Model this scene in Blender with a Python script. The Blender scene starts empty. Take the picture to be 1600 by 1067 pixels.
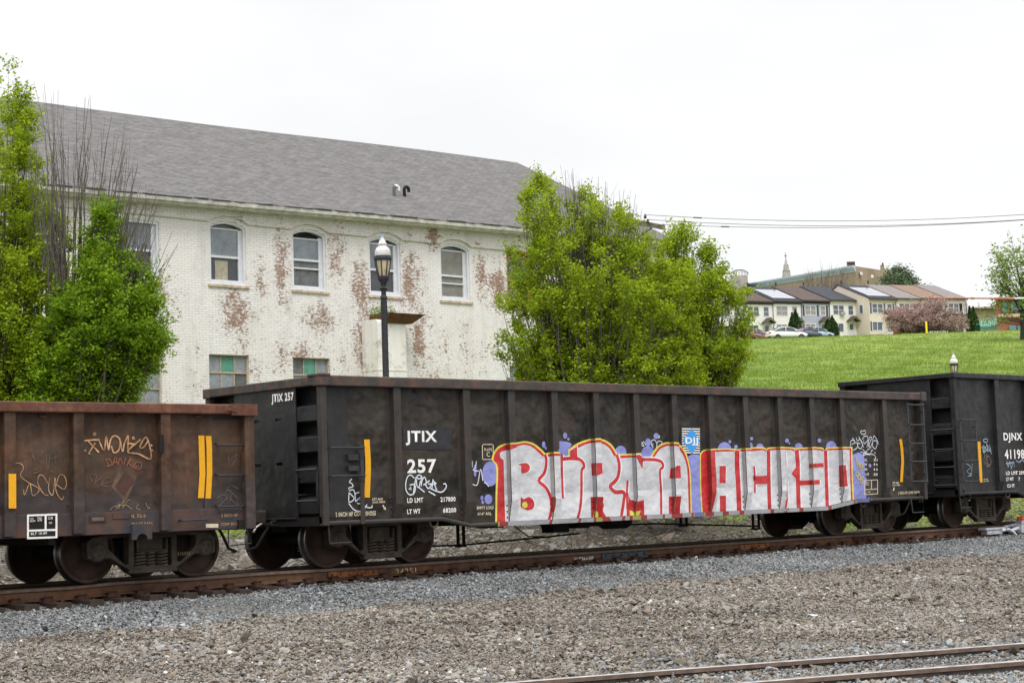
EXPO = 0.07; STONES = 1.0; TREES = 1; FGS = 0.99
import bpy, bmesh, math, random
import numpy as np
from math import sin, cos, pi, radians
from mathutils import Vector, Matrix
from mathutils.geometry import tessellate_polygon
rng = np.random.default_rng(7); random.seed(7)
scene = bpy.context.scene; COL = scene.collection
# ------------------------------------------------------------------ camera
CAM = np.array([0.0, 0.0, 0.988]); F_PX, YAW, PITCH, ROLL = 2724.7, 0.7545, 0.0902, -0.0337
FWD = np.array([sin(YAW)*cos(PITCH), cos(YAW)*cos(PITCH), sin(PITCH)])
_r = np.array([cos(YAW), -sin(YAW), 0.0]); _u = np.cross(_r, FWD)
RGT = _r*cos(ROLL)+_u*sin(ROLL); UPV = -_r*sin(ROLL)+_u*cos(ROLL)
cd = bpy.data.cameras.new('camera'); cam = bpy.data.objects.new('camera', cd); COL.objects.link(cam)
cd.sensor_width = 36; cd.lens = F_PX/1600*36; cd.clip_end = 5000; cd.clip_start = 0.1
m = Matrix(((RGT[0], UPV[0], -FWD[0], CAM[0]), (RGT[1], UPV[1], -FWD[1], CAM[1]), (RGT[2], UPV[2], -FWD[2], CAM[2]), (0, 0, 0, 1)))
cam.matrix_world = m; scene.camera = cam
# ------------------------------------------------------------------ world, sun, exposure
scene.view_settings.view_transform = 'Standard'; scene.view_settings.look = 'None'
scene.view_settings.exposure = EXPO; scene.view_settings.gamma = 1
SUN_EL, SUN_AZ = radians(55), radians(215)        # azimuth from +Y towards +X
w = bpy.data.worlds.new('World'); scene.world = w; w.use_nodes = True; nt = w.node_tree; nt.nodes.clear()
def nn(t, typ, **k):
    n = t.nodes.new(typ)
    for a, b in k.items(): setattr(n, a, b)
    return n
sky = nn(nt, 'ShaderNodeTexSky', sky_type='NISHITA', sun_disc=False, sun_elevation=SUN_EL, sun_rotation=SUN_AZ)
skm = nn(nt, 'ShaderNodeVectorMath', operation='SCALE'); nt.links.new(sky.outputs[0], skm.inputs[0]); skm.inputs[3].default_value = 0.06
tc = nn(nt, 'ShaderNodeTexCoord'); sx = nn(nt, 'ShaderNodeSeparateXYZ'); nt.links.new(tc.outputs['Generated'], sx.inputs[0])
mr = nn(nt, 'ShaderNodeMapRange'); nt.links.new(sx.outputs[2], mr.inputs[0])
mr.inputs[1].default_value = 0.32; mr.inputs[2].default_value = 0.95; mr.inputs[3].default_value = 7.9; mr.inputs[4].default_value = 22.0
mp = nn(nt, 'ShaderNodeMapping'); nt.links.new(tc.outputs['Generated'], mp.inputs[0]); mp.inputs[3].default_value = (1.6, 1.6, 5.5)
ns = nn(nt, 'ShaderNodeTexNoise'); nt.links.new(mp.outputs[0], ns.inputs[0]); ns.inputs['Scale'].default_value = 1.4; ns.inputs['Detail'].default_value = 5; ns.inputs['Distortion'].default_value = 0.6
nr = nn(nt, 'ShaderNodeMapRange'); nt.links.new(ns.outputs[0], nr.inputs[0]); nr.inputs[1].default_value = 0.3; nr.inputs[2].default_value = 0.62; nr.inputs[3].default_value = 0.93; nr.inputs[4].default_value = 1.05
mm = nn(nt, 'ShaderNodeMath', operation='MULTIPLY'); nt.links.new(mr.outputs[0], mm.inputs[0]); nt.links.new(nr.outputs[0], mm.inputs[1])
cc = nn(nt, 'ShaderNodeVectorMath', operation='SCALE'); cc.inputs[0].default_value = (0.995, 0.995, 1.0); nt.links.new(mm.outputs[0], cc.inputs[3])
ad = nn(nt, 'ShaderNodeVectorMath', operation='ADD'); nt.links.new(cc.outputs[0], ad.inputs[0]); nt.links.new(skm.outputs[0], ad.inputs[1])
bg = nn(nt, 'ShaderNodeBackground'); nt.links.new(ad.outputs[0], bg.inputs[0]); bg.inputs[1].default_value = 0.12
wo = nn(nt, 'ShaderNodeOutputWorld'); nt.links.new(bg.outputs[0], wo.inputs[0])
sl = bpy.data.lights.new('sun', 'SUN'); sl.energy = 1.5; sl.angle = radians(20); sl.color = (1, 0.98, 0.955)
so = bpy.data.objects.new('sun', sl); COL.objects.link(so); so.location = (0, 0, 60)
sd = Vector((sin(SUN_AZ)*cos(SUN_EL), cos(SUN_AZ)*cos(SUN_EL), sin(SUN_EL)))
so.rotation_euler = sd.to_track_quat('Z', 'Y').to_euler()
# ------------------------------------------------------------------ helpers
def ray(x, y): return FWD+(x-800)/F_PX*RGT-(y-533.5)/F_PX*UPV
def atY(x, y, Y): d = ray(x, y); return CAM+d*Y/d[1]
def atD(x, y, D): return CAM+ray(x, y)*D
def depth(X, Y): return X*sin(YAW)+Y*cos(YAW)
class MB:
    def __init__(s): s.v = []; s.f = []; s.m = []
    def add(s, vs, fs, mi=0):
        b = len(s.v); s.v += [tuple(p) for p in vs]; s.f += [tuple(b+i for i in f) for f in fs]; s.m += [mi]*len(fs); return s
    def box(s, x0, x1, y0, y1, z0, z1, mi=0):
        v = [(x, y, z) for z in (z0, z1) for y in (y0, y1) for x in (x0, x1)]
        return s.add(v, [(0, 2, 3, 1), (4, 5, 7, 6), (0, 1, 5, 4), (2, 6, 7, 3), (0, 4, 6, 2), (1, 3, 7, 5)], mi)
    def hexa(s, a, b, mi=0):      # a, b: 4-corner loops
        return s.add(list(a)+list(b), [(3, 2, 1, 0), (4, 5, 6, 7), (0, 1, 5, 4), (1, 2, 6, 5), (2, 3, 7, 6), (3, 0, 4, 7)], mi)
    def tube(s, pts, r, n=6, cap=True, mi=0):
        pts = [Vector(p) for p in pts]; rs = r if hasattr(r, '__len__') else [r]*len(pts); vs = []; fs = []
        up = Vector((0.13, 0.21, 1)); 
        for i, p in enumerate(pts):
            d = (pts[min(i+1, len(pts)-1)]-pts[max(i-1, 0)]).normalized()
            a = d.cross(up); 
            if a.length < 1e-3: a = d.cross(Vector((1, 0, 0)))
            a.normalize(); b = d.cross(a); 
            for k in range(n): t = 2*pi*k/n; vs.append(p+(a*cos(t)+b*sin(t))*rs[i])
        for i in range(len(pts)-1):
            for k in range(n): fs.append((i*n+k, i*n+(k+1) % n, (i+1)*n+(k+1) % n, (i+1)*n+k))
        if cap: fs += [tuple(range(n-1, -1, -1)), tuple((len(pts)-1)*n+k for k in range(n))]
        return s.add(vs, fs, mi)
    def lathe(s, prof, c=(0, 0, 0), axis='z', n=24, mi=0, ang=2*pi, a0=0):   # prof: (radius, height)
        vs = []; fs = []; full = abs(ang-2*pi) < 1e-6; nk = n if full else n+1
        for (r, h) in prof:
            for k in range(nk):
                t = a0+ang*k/n
                if axis == 'z': vs.append((c[0]+r*cos(t), c[1]+r*sin(t), c[2]+h))
                elif axis == 'y': vs.append((c[0]+r*cos(t), c[1]+h, c[2]+r*sin(t)))
                else: vs.append((c[0]+h, c[1]+r*cos(t), c[2]+r*sin(t)))
        for i in range(len(prof)-1):
            for k in range(n if full else n):
                k2 = (k+1) % nk; fs.append((i*nk+k, i*nk+k2, (i+1)*nk+k2, (i+1)*nk+k))
        return s.add(vs, fs, mi)
    def prism(s, loops, y0, y1, mi=0, f=None):      # loops in (x,z), extruded in y; f maps (x,y,z)
        f = f or (lambda x, y, z: (x, y, z))
        flat = [p for l in loops for p in l]
        tri = tessellate_polygon([[Vector((p[0], p[1], 0)) for p in l] for l in loops])
        n = len(flat); vs = [f(p[0], y0, p[1]) for p in flat]+[f(p[0], y1, p[1]) for p in flat]
        fs = [tuple(t) for t in tri]+[tuple(n+i for i in reversed(t)) for t in tri]; b = 0
        for l in loops:
            L = len(l)
            for i in range(L): j = (i+1) % L; fs.append((b+i, b+j, n+b+j, n+b+i))
            b += L
        return s.add(vs, fs, mi)
    def sheet(s, loops, y, mi=0, f=None):
        f = f or (lambda x, y, z: (x, y, z)); flat = [p for l in loops for p in l]
        tri = tessellate_polygon([[Vector((p[0], p[1], 0)) for p in l] for l in loops])
        return s.add([f(p[0], y, p[1]) for p in flat], [tuple(t) for t in tri], mi)
    def build(s, name, mats, parent=None, loc=(0, 0, 0), smooth=False, bevel=0, recalc=True):
        me = bpy.data.meshes.new(name); me.from_pydata(s.v, [], s.f); me.update()
        mats = mats if isinstance(mats, (list, tuple)) else [mats]
        for q in mats: me.materials.append(q)
        me.polygons.foreach_set('material_index', s.m)
        if recalc:
            bm = bmesh.new(); bm.from_mesh(me); bmesh.ops.recalc_face_normals(bm, faces=bm.faces); bm.to_mesh(me); bm.free()
        if smooth:
            me.polygons.foreach_set('use_smooth', [True]*len(me.polygons))
            me.set_sharp_from_angle(angle=radians(40))
        o = bpy.data.objects.new(name, me); COL.objects.link(o); o.parent = parent; o.location = loc
        if bevel:
            b = o.modifiers.new('bevel', 'BEVEL'); b.width = bevel; b.segments = 2; b.limit_method = 'ANGLE'
        return o
def npmesh(name, V, Fc, mats, parent=None, loc=(0, 0, 0), smooth=False, mi=None):   # V (n,3), Fc (m,k)
    me = bpy.data.meshes.new(name); V = np.asarray(V, np.float32); Fc = np.asarray(Fc, np.int32); k = Fc.shape[1]
    me.vertices.add(len(V)); me.vertices.foreach_set('co', V.ravel())
    me.loops.add(Fc.size); me.loops.foreach_set('vertex_index', Fc.ravel())
    me.polygons.add(len(Fc)); me.polygons.foreach_set('loop_start', np.arange(0, Fc.size, k, dtype=np.int32))
    if mi is not None: me.polygons.foreach_set('material_index', np.asarray(mi, np.int32))
    if smooth: me.polygons.foreach_set('use_smooth', np.ones(len(Fc), bool))
    me.update(calc_edges=True); me.validate()
    for q in (mats if isinstance(mats, (list, tuple)) else [mats]): me.materials.append(q)
    o = bpy.data.objects.new(name, me); COL.objects.link(o); o.parent = parent; o.location = loc
    return o
def tag(o, label=None, cat=None, group=None, kind=None):
    if label: o['label'] = label
    if cat: o['category'] = cat
    if group: o['group'] = group
    if kind: o['kind'] = kind
    return o
def thing(name, label, cat, loc=(0, 0, 0), rz=0, group=None):
    o = bpy.data.objects.new(name, None); COL.objects.link(o); o.location = loc; o.rotation_euler = (0, 0, rz); o.empty_display_size = .3
    return tag(o, label, cat, group)
def copy_tree(o, parent=None):
    c = o.copy(); COL.objects.link(c); c.parent = parent
    for ch in list(o.children): copy_tree(ch, c)
    return c
# ------------------------------------------------------------------ materials
class Mat:
    def __init__(s, name, rough=.6, metal=0.0, spec=.5, coords='Object'):
        s.m = bpy.data.materials.new(name); s.m.use_nodes = True; s.t = s.m.node_tree; s.b = s.t.nodes['Principled BSDF']
        s.b.inputs['Roughness'].default_value = rough; s.b.inputs['Metallic'].default_value = metal; s.b.inputs['Specular IOR Level'].default_value = spec
        s.tc = nn(s.t, 'ShaderNodeTexCoord'); s.co = s.tc.outputs[coords]
    def L(s, a, b): s.t.links.new(a, b)
    def map(s, sc=(1, 1, 1), rot=(0, 0, 0), loc=(0, 0, 0)):
        n = nn(s.t, 'ShaderNodeMapping'); s.L(s.co, n.inputs[0]); n.inputs[1].default_value = loc; n.inputs[2].default_value = rot; n.inputs[3].default_value = sc; return n.outputs[0]
    def aniso(s, a, b):
        n1 = nn(s.t, 'ShaderNodeMapping'); s.L(s.co, n1.inputs[0]); n1.inputs[2].default_value = (0, 0, YAW); n2 = nn(s.t, 'ShaderNodeMapping'); s.L(n1.outputs[0], n2.inputs[0]); n2.inputs[3].default_value = (a, b, a); return n2.outputs[0]
    def noise(s, scale=5, detail=6, rough=.55, vec=None, dist=0):
        n = nn(s.t, 'ShaderNodeTexNoise'); s.L(vec or s.co, n.inputs[0]); n.inputs['Scale'].default_value = scale; n.inputs['Detail'].default_value = detail
        n.inputs['Roughness'].default_value = rough; n.inputs['Distortion'].default_value = dist; return n.outputs[0]
    def ramp(s, fac, lo, hi, a=0.0, b=1.0):
        n = nn(s.t, 'ShaderNodeMapRange'); s.L(fac, n.inputs[0]); n.inputs[1].default_value = lo; n.inputs[2].default_value = hi; n.inputs[3].default_value = a; n.inputs[4].default_value = b; return n.outputs[0]
    def math(s, op, a, b):
        n = nn(s.t, 'ShaderNodeMath', operation=op)
        for i, q in enumerate((a, b)):
            if hasattr(q, 'is_linked') or isinstance(q, bpy.types.NodeSocket): s.L(q, n.inputs[i])
            else: n.inputs[i].default_value = q
        return n.outputs[0]
    def mix(s, fac, a, b, mode='MIX'):
        n = nn(s.t, 'ShaderNodeMix', data_type='RGBA', blend_type=mode)
        for i, q in ((0, fac), (6, a), (7, b)):
            if isinstance(q, bpy.types.NodeSocket): s.L(q, n.inputs[i])
            elif i == 0: n.inputs[0].default_value = q
            else: n.inputs[i].default_value = (*q, 1)
        return n.outputs[2]
    def color(s, c):
        if isinstance(c, bpy.types.NodeSocket): s.L(c, s.b.inputs['Base Color'])
        else: s.b.inputs['Base Color'].default_value = (*c, 1)
        return s
    def rough(s, r): s.L(r, s.b.inputs['Roughness'])
    def bump(s, h, strength=.3, dist=.02, prev=None):
        n = nn(s.t, 'ShaderNodeBump'); s.L(h, n.inputs['Height']); n.inputs['Strength'].default_value = strength; n.inputs['Distance'].default_value = dist
        if prev is not None: s.L(prev, n.inputs['Normal'])
        s.L(n.outputs[0], s.b.inputs['Normal']); return n.outputs[0]
def simple(name, c, rough=.6, metal=0, var=.25, scale=8, bump=0.0, spec=.28):
    q = Mat(name, rough, metal, spec); n = q.noise(scale, 6)
    q.color(q.mix(q.ramp(n, .3, .7), tuple(x*(1-var) for x in c), tuple(min(1, x*(1+var)) for x in c)))
    if bump: q.bump(q.noise(scale*3, 5), bump, .01)
    return q.m
def painted_metal(name, c1, c2, rust, rust_lo=.62, streak=.35, dent=.5, rough=.55, dust=None, lower=None):
    q = Mat(name, rough, spec=.27); a = q.ramp(q.noise(.9, 8, .62, dist=.4), .35, .68); col = q.mix(a, c1, c2)
    st = q.noise(1.0, 7, .65, q.map((7, 7, .55))); col = q.mix(q.math('MULTIPLY', q.ramp(st, .48, .75), streak), col, tuple(min(1, x*1.9+.012) for x in c2))
    ru = q.math('MULTIPLY', q.noise(2.3, 9, .7), q.ramp(q.noise(9, 6, .6), .2, .6, .8, 1.1))
    col = q.mix(q.ramp(ru, rust_lo-.12, rust_lo+.1, 0, .85), col, rust)
    sp = q.ramp(q.noise(26, 3, .5), .70, .76); col = q.mix(q.math('MULTIPLY', sp, .6), col, rust)
    if dust: 
        du = q.ramp(q.noise(1.7, 6, .6), .45, .75, 0, .55); col = q.mix(du, col, dust)
    if lower:
        sz_ = nn(q.t, 'ShaderNodeSeparateXYZ'); q.L(q.co, sz_.inputs[0]); zz = q.math('ADD', sz_.outputs[2], q.math('MULTIPLY', q.noise(2.2, 6, .65), 1.3)); f = q.ramp(zz, 1.72, 2.20, .72, 0)
        col = q.mix(f, col, q.mix(q.ramp(q.noise(4, 6, .7), .4, .7), lower, tuple(x*1.7 for x in lower)))
    q.color(col); q.rough(q.ramp(q.noise(5, 5), .3, .7, rough-.1, rough+.2))
    p = q.bump(q.noise(2.1, 2.5, .5), min(1, dent*1.2), .15) if dent else None
    q.bump(q.noise(40, 4), .15, .004, p); return q.m
M = {}
M['black'] = painted_metal('weathered_black_paint', (.014, .0128, .0115), (.032, .0275, .022), (.060, .034, .024), .64, .3, .9, .42, dust=(.062, .053, .038))
M['blackpost'] = painted_metal('worn_black_post_paint', (.024, .0225, .021), (.046, .0425, .039), (.060, .044, .036), .58, .2, .15, .5)
M['chord'] = painted_metal('rubbed_top_rail_paint', (.036, .034, .032), (.062, .055, .050), (.12, .066, .048), .57, .2, .25, .5)
M['black2'] = painted_metal('clean_black_paint', (.017, .017, .019), (.026, .026, .027), (.05, .045, .042), .70, .2, .25, .42)
M['brown'] = painted_metal('rusty_brown_steel', (.055, .029, .018), (.118, .058, .031), (.030, .021, .017), .56, .4, .5, .6, dust=(.085, .064, .044), lower=(.030, .029, .032))
M['brownchord'] = painted_metal('rusty_top_rail_steel', (.080, .033, .022), (.115, .048, .032), (.22, .10, .055), .62, .4, .15, .7)
M['navy'] = painted_metal('faded_navy_sill_paint', (.024, .029, .040), (.042, .043, .048), (.10, .052, .036), .52, .4, .1, .7)
M['under'] = simple('sooty_underframe', (.012, .011, .010), .8, bump=.2)
M['truck'] = simple('dirty_cast_steel', (.046, .036, .027), .7, var=.5, scale=5, bump=.5)
M['spring'] = simple('worn_spring_steel', (.085, .066, .050), .55, metal=.2, var=.4)
M['wheel'] = simple('rusty_wheel_plate', (.040, .022, .014), .7, var=.5, scale=4, bump=.3)
M['tread'] = simple('polished_tread_steel', (.16, .155, .15), .32, metal=.9, var=.2)
M['rail'] = painted_metal('rusty_rail_steel', (.055, .031, .021), (.098, .058, .041), (.16, .074, .032), .56, .4, 0, .8)
M['railside'] = simple('brown_rail_head_side', (.15, .105, .080), .7, var=.3, scale=9)
M['railhead'] = simple('worn_rail_head', (.10, .083, .072), .42, metal=.6, var=.35, scale=14)
M['oldrail'] = simple('grey_brown_old_rail', (.085, .074, .066), .6, metal=.3, var=.4); M['shiny'] = simple('bright_worn_head', (.36, .34, .33), .3, metal=.8, var=.3)
M['joint'] = simple('orange_rust_joint_bar', (.21, .085, .032), .85, var=.5, scale=16, bump=.4)
M['bluejoint'] = simple('blue_grey_insulated_joint', (.055, .068, .088), .7, var=.4, scale=20)
M['clip'] = simple('dark_rusty_clip', (.065, .030, .020), .85, var=.4, scale=20)
M['tie'] = simple('oily_brown_timber', (.040, .028, .021), .9, var=.4, scale=6, bump=.6)
M['white'] = simple('white_lettering_paint', (.78, .76, .73), .7, var=.10, scale=22)
M['cream'] = simple('cream_lettering_paint', (.60, .52, .38), .75, var=.2, scale=22)
M['faint'] = simple('faded_ochre_lettering', (.30, .20, .11), .8, var=.3, scale=30)
M['yellow'] = simple('amber_reflective_tape', (.74, .36, .012), .5, var=.07, scale=20)
M['bar'] = simple('grey_black_grab_iron', (.042, .044, .05), .5, metal=.3)
M['patch'] = simple('dark_repaint_patch', (.030, .030, .035), .7, var=.3, scale=7)
M['tagw'] = simple('white_paint_marker', (.66, .70, .76), .6, var=.1)
M['tago'] = simple('orange_cream_paint_marker', (.44, .25, .13), .7, var=.6, scale=12)
M['tagr'] = simple('rust_red_paint_marker', (.24, .095, .055), .7, var=.3, scale=9)
M['tagg'] = simple('faded_grey_scribble', (.15, .12, .095), .8, var=.5, scale=9)
M['tagb'] = simple('pale_blue_scribble', (.28, .36, .44), .8, var=.4, scale=9)
M['tagy'] = simple('mustard_scribble', (.55, .45, .14), .7)
def spray(name, c, var=.12, dent=.5, lowc=None):
    q = Mat(name, .4); n = q.ramp(q.noise(1.3, 7, .6), .3, .7); col = q.mix(n, tuple(x*(1-var) for x in c), tuple(min(1, x*(1+var*.5)) for x in c))
    if lowc:
        sz_ = nn(q.t, 'ShaderNodeSeparateXYZ'); q.L(q.co, sz_.inputs[0]); col = q.mix(q.ramp(sz_.outputs[2], 1.06, 1.085, .8, 0), col, lowc)
        gb = q.math('MULTIPLY', q.ramp(sz_.outputs[2], 1.07, 1.45, 1, 0), q.ramp(q.noise(2.5, 7, .7), .42, .66, 0, .6)); gb = q.math('MULTIPLY', gb, q.ramp(sz_.outputs[2], 1.07, 1.08)); col = q.mix(gb, col, (.27, .27, .275))
    st = q.ramp(q.noise(1, 6, .6, q.map((9, 9, .7))), .55, .8, 0, .45); col = q.mix(st, col, tuple(x*.72 for x in c))
    col = q.mix(q.ramp(q.noise(15, 6, .7), .66, .75, 0, .75), col, (.05, .045, .04)); q.color(col)
    p = q.bump(q.noise(3.2, 2.6, .5), min(1, dent*1.3), .12); q.bump(q.noise(60, 3), .1, .003, p); return q.m
M['silver'] = spray('silver_spray_paint', (.56, .565, .59), .10, .38, (.67, .675, .70))
M['halo'] = spray('white_spray_outline', (.74, .73, .77), .06, .3)
M['red'] = spray('red_spray_paint', (.52, .022, .026), .2, .4)
M['gyel'] = spray('yellow_spray_paint', (.72, .62, .10), .15, .3)
M['purple'] = spray('violet_spray_paint', (.235, .255, .58), .12, .4)
SHADED = {'silver': spray('shaded_silver_spray', (.30, .30, .31), .3, .2), 'halo': spray('shaded_white_spray', (.36, .36, .37), .3, .2), 'red': spray('shaded_red_spray', (.24, .022, .022), .3, .2), 'gyel': spray('shaded_yellow_spray', (.30, .26, .06), .3, .2), 'purple': spray('shaded_violet_spray', (.12, .13, .27), .3, .2)}  # darker copies: post-flank shade put into the colour; sill band reuses them
M['djjblue'] = simple('sky_blue_decal', (.045, .30, .72), .5, var=.05)
# ------------------------------------------------------------------ ground
TR = 23.232      # centre line of the main track (Y)
def gz(X, Y):
    X = np.asarray(X, float); Y = np.asarray(Y, float)
    z = np.interp(Y, [-40, 8, 12, 14, 20.2, 21.75, 22.2, 24.6, 25.0, 26.3, 29.5, 34], [-.85, -.85, -.82, -.76, -.50, -.28, -.245, -.25, -.40, -.36, .22, .35])
    D = depth(X, Y); h = np.interp(D, [0, 46, 60, 100, 150, 185, 300, 3000], [-9, 0.35, 3.6, 7.85, 13.2, 17.1, 27.1, 30])
    t = np.clip((Y-27)/6, 0, 1)
    z = z-.05*np.clip((17-X)/3, 0, 1)*((Y > 21.6) & (Y < 22.35))
    return np.where(Y > 27, np.maximum(z, z*(1-t)+np.maximum(h, z)*t), z)
def q_ground(name, cs, sc, bumpd, streaks=None, sc0=.35):
    q = Mat(name, .95, spec=.2); n1 = q.noise(sc0, 5, .6); n2 = q.noise(sc, 6, .65); v = nn(q.t, 'ShaderNodeTexVoronoi'); q.L(q.co, v.inputs[0]); v.inputs['Scale'].default_value = sc*1.2
    c = q.mix(q.ramp(n1, .35, .65), cs[0], cs[1]); c = q.mix(q.ramp(n2, .45, .75), c, cs[2]); q.color(c); q.bump(n2, .8, bumpd); return q.m
M['gravel'] = q_ground('crushed_stone_bed', ((.17, .155, .14), (.21, .20, .185), (.10, .09, .08)), 16, .05)
M['dirt'] = q_ground('rubble_soil', ((.10, .085, .065), (.14, .12, .09), (.06, .05, .035)), 9, .08)
def q_grass():
    q = Mat('mown_spring_grass', .9, spec=.15); n1 = q.noise(.05, 4, .6); n2 = q.noise(1.0, 9, .70, q.aniso(.75, .17)); n3 = q.noise(5, 6, .7); nm = q.noise(1.0, 5, .6, q.aniso(.22, .06))
    c = q.mix(q.ramp(n1, .38, .62), (.140, .200, .030), (.215, .265, .050)); c = q.mix(q.ramp(nm, .45, .68, 0, .6), c, (.090, .150, .024)); c = q.mix(q.ramp(n2, .50, .68, 0, .6), c, (.070, .128, .020))
    c = q.mix(q.ramp(n3, .6, .8, 0, .5), c, (.20, .28, .05)); c = q.mix(q.ramp(q.noise(.11, 6, .7), .63, .70, 0, .6), c, (.22, .19, .11)); q.color(c); q.bump(n2, .8, .35, q.bump(n3, .5, .08)); return q.m
M['grass'] = q_grass()
M['asphalt'] = simple('grey_asphalt', (.09, .09, .088), .9, bump=.2)
def grid(name, xs, ys, mats, fmat=None):
    X, Y = np.meshgrid(xs, ys); Z = gz(X, Y); nx, ny = len(xs), len(ys); V = np.stack([X, Y, Z], -1).reshape(-1, 3)
    i = np.arange(nx-1); j = np.arange(ny-1); I, J = np.meshgrid(i, j); a = (J*nx+I).ravel(); Fc = np.stack([a, a+1, a+nx+1, a+nx], 1)
    mi = None
    if fmat: ctr = V[Fc].mean(1); mi = fmat(ctr[:, 0], ctr[:, 1])
    return npmesh(name, V, Fc, mats, smooth=True, mi=mi)
xs = np.concatenate([[-1500, -600, -300, -150, -80, -50, -30, -20, -12], np.arange(-6, 60, .6), np.arange(60, 140, 4), np.arange(140, 420, 8), [450, 520, 650, 900, 1400, 2200]])
ys1 = np.concatenate([[-400, -150, -60, -25, -10], np.arange(-2, 24.8, .5), [24.8]])
ys2 = np.concatenate([np.arange(24.8, 40, .4), np.arange(40, 80, 1.5), np.arange(80, 300, 4), [310, 350, 420, 560, 800, 1300, 2200]])
tag(grid('ground', xs, ys1, M['gravel']), 'crushed stone yard sloping down from the main track', kind='structure')
def gm(X, Y):
    D = depth(X, Y); r = rng.random(len(X)); return np.where((Y < 33) & (X < 33+r*6), 0, 1)
tag(grid('hill', xs, ys2, [M['dirt'], M['grass']], gm), 'rubble bank running into a grassy hill behind the train', kind='structure')
# ------------------------------------------------------------------ scattered stones (geometry nodes)
def stone_mat(name, cols, hue=((.25, .26, .27), (.22, .15, .10))):
    q = Mat(name, .85, spec=.2); at = nn(q.t, 'ShaderNodeAttribute', attribute_type='INSTANCER', attribute_name='tone')
    cr = nn(q.t, 'ShaderNodeValToRGB'); q.L(at.outputs['Fac'], cr.inputs[0]); cr.color_ramp.interpolation = 'LINEAR'
    e = cr.color_ramp.elements
    while len(e) < len(cols): e.new(.5)
    for k, c in enumerate(cols): e[k].position = k/(len(cols)-1); e[k].color = (*c, 1)
    n = q.noise(9, 4, .6); c = q.mix(q.ramp(n, .35, .7, 0, .35), cr.outputs[0], (.05, .045, .04)); oi = nn(q.t, 'ShaderNodeObjectInfo'); c = q.mix(q.ramp(oi.outputs['Random'], .78, .82, 0, .45), c, hue[0]); c = q.mix(q.ramp(oi.outputs['Random'], .10, .06, 0, .45), c, hue[1]); q.color(c); return q.m
def scatter(name, P, sc, tone, material, label, seed=0, rough=.42, flat=(1, .75, .5)):
    N = len(P); me = bpy.data.meshes.new(name); me.vertices.add(N); me.vertices.foreach_set('co', np.asarray(P, np.float32).ravel())
    g = np.random.default_rng(seed+3)
    sv = np.asarray(sc)[:, None]*np.array(flat)*g.uniform(.7, 1.3, (N, 3)); rt = np.stack([g.normal(0, .45, N), g.normal(0, .45, N), g.uniform(0, 6.28, N)], 1)
    for nm, arr, ty in (('sv', sv, 'FLOAT_VECTOR'), ('rt', rt, 'FLOAT_VECTOR'), ('tone', np.asarray(tone), 'FLOAT')):
        a = me.attributes.new(nm, ty, 'POINT'); a.data.foreach_set('vector' if ty != 'FLOAT' else 'value', np.asarray(arr, np.float32).ravel())
    o = bpy.data.objects.new(name, me); COL.objects.link(o)
    t = bpy.data.node_groups.new(name, 'GeometryNodeTree'); t.interface.new_socket('Geometry', in_out='INPUT', socket_type='NodeSocketGeometry'); t.interface.new_socket('Geometry', in_out='OUTPUT', socket_type='NodeSocketGeometry')
    gi = t.nodes.new('NodeGroupInput'); go = t.nodes.new('NodeGroupOutput'); L = t.links.new
    gti = t.nodes.new('GeometryNodeGeometryToInstance')
    for k in range(7):
        ico = t.nodes.new('GeometryNodeMeshIcoSphere'); ico.inputs['Radius'].default_value = 1; ico.inputs['Subdivisions'].default_value = 1
        pos = t.nodes.new('GeometryNodeInputPosition'); va = t.nodes.new('ShaderNodeVectorMath'); va.operation = 'ADD'; L(pos.outputs[0], va.inputs[0]); va.inputs[1].default_value = (k*13.7+seed, k*5.1, k*9.3)
        no = t.nodes.new('ShaderNodeTexNoise'); L(va.outputs[0], no.inputs[0]); no.inputs['Scale'].default_value = 1.7; no.inputs['Detail'].default_value = 1
        vs = t.nodes.new('ShaderNodeVectorMath'); vs.operation = 'SUBTRACT'; L(no.outputs['Color'], vs.inputs[0]); vs.inputs[1].default_value = (.5, .5, .5)
        vm = t.nodes.new('ShaderNodeVectorMath'); vm.operation = 'SCALE'; L(vs.outputs[0], vm.inputs[0]); vm.inputs[3].default_value = rough*6
        sp = t.nodes.new('GeometryNodeSetPosition'); L(ico.outputs[0], sp.inputs[0]); L(vm.outputs[0], sp.inputs['Offset'])
        sm = t.nodes.new('GeometryNodeSetShadeSmooth'); L(sp.outputs[0], sm.inputs[0]); sm.inputs['Shade Smooth'].default_value = False
        L(sm.outputs[0], gti.inputs[0]) if k == 0 else None
        if k == 0: js = t.nodes.new('GeometryNodeJoinGeometry'); L(gti.outputs[0], js.inputs[0])
        else:
            g2 = t.nodes.new('GeometryNodeGeometryToInstance'); L(sm.outputs[0], g2.inputs[0]); L(g2.outputs[0], js.inputs[0])
    iop = t.nodes.new('GeometryNodeInstanceOnPoints'); L(gi.outputs[0], iop.inputs['Points']); L(js.outputs[0], iop.inputs['Instance']); iop.inputs['Pick Instance'].default_value = True
    for nm, sk in (('sv', 'Scale'), ('rt', 'Rotation')):
        na = t.nodes.new('GeometryNodeInputNamedAttribute'); na.data_type = 'FLOAT_VECTOR'; na.inputs[0].default_value = nm; L(na.outputs[0], iop.inputs[sk])
    smt = t.nodes.new('GeometryNodeSetMaterial'); L(iop.outputs[0], smt.inputs[0]); smt.inputs['Material'].default_value = material; L(smt.outputs[0], go.inputs[0])
    me.materials.append(material); md = o.modifiers.new('scatter', 'NODES'); md.node_group = t
    return tag(o, label, None, kind='stuff')
M['st_grey'] = stone_mat('blue_grey_ballast', [(.052, .056, .059), (.140, .150, .154), (.245, .258, .264), (.345, .358, .36), (.56, .565, .56)])
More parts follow.
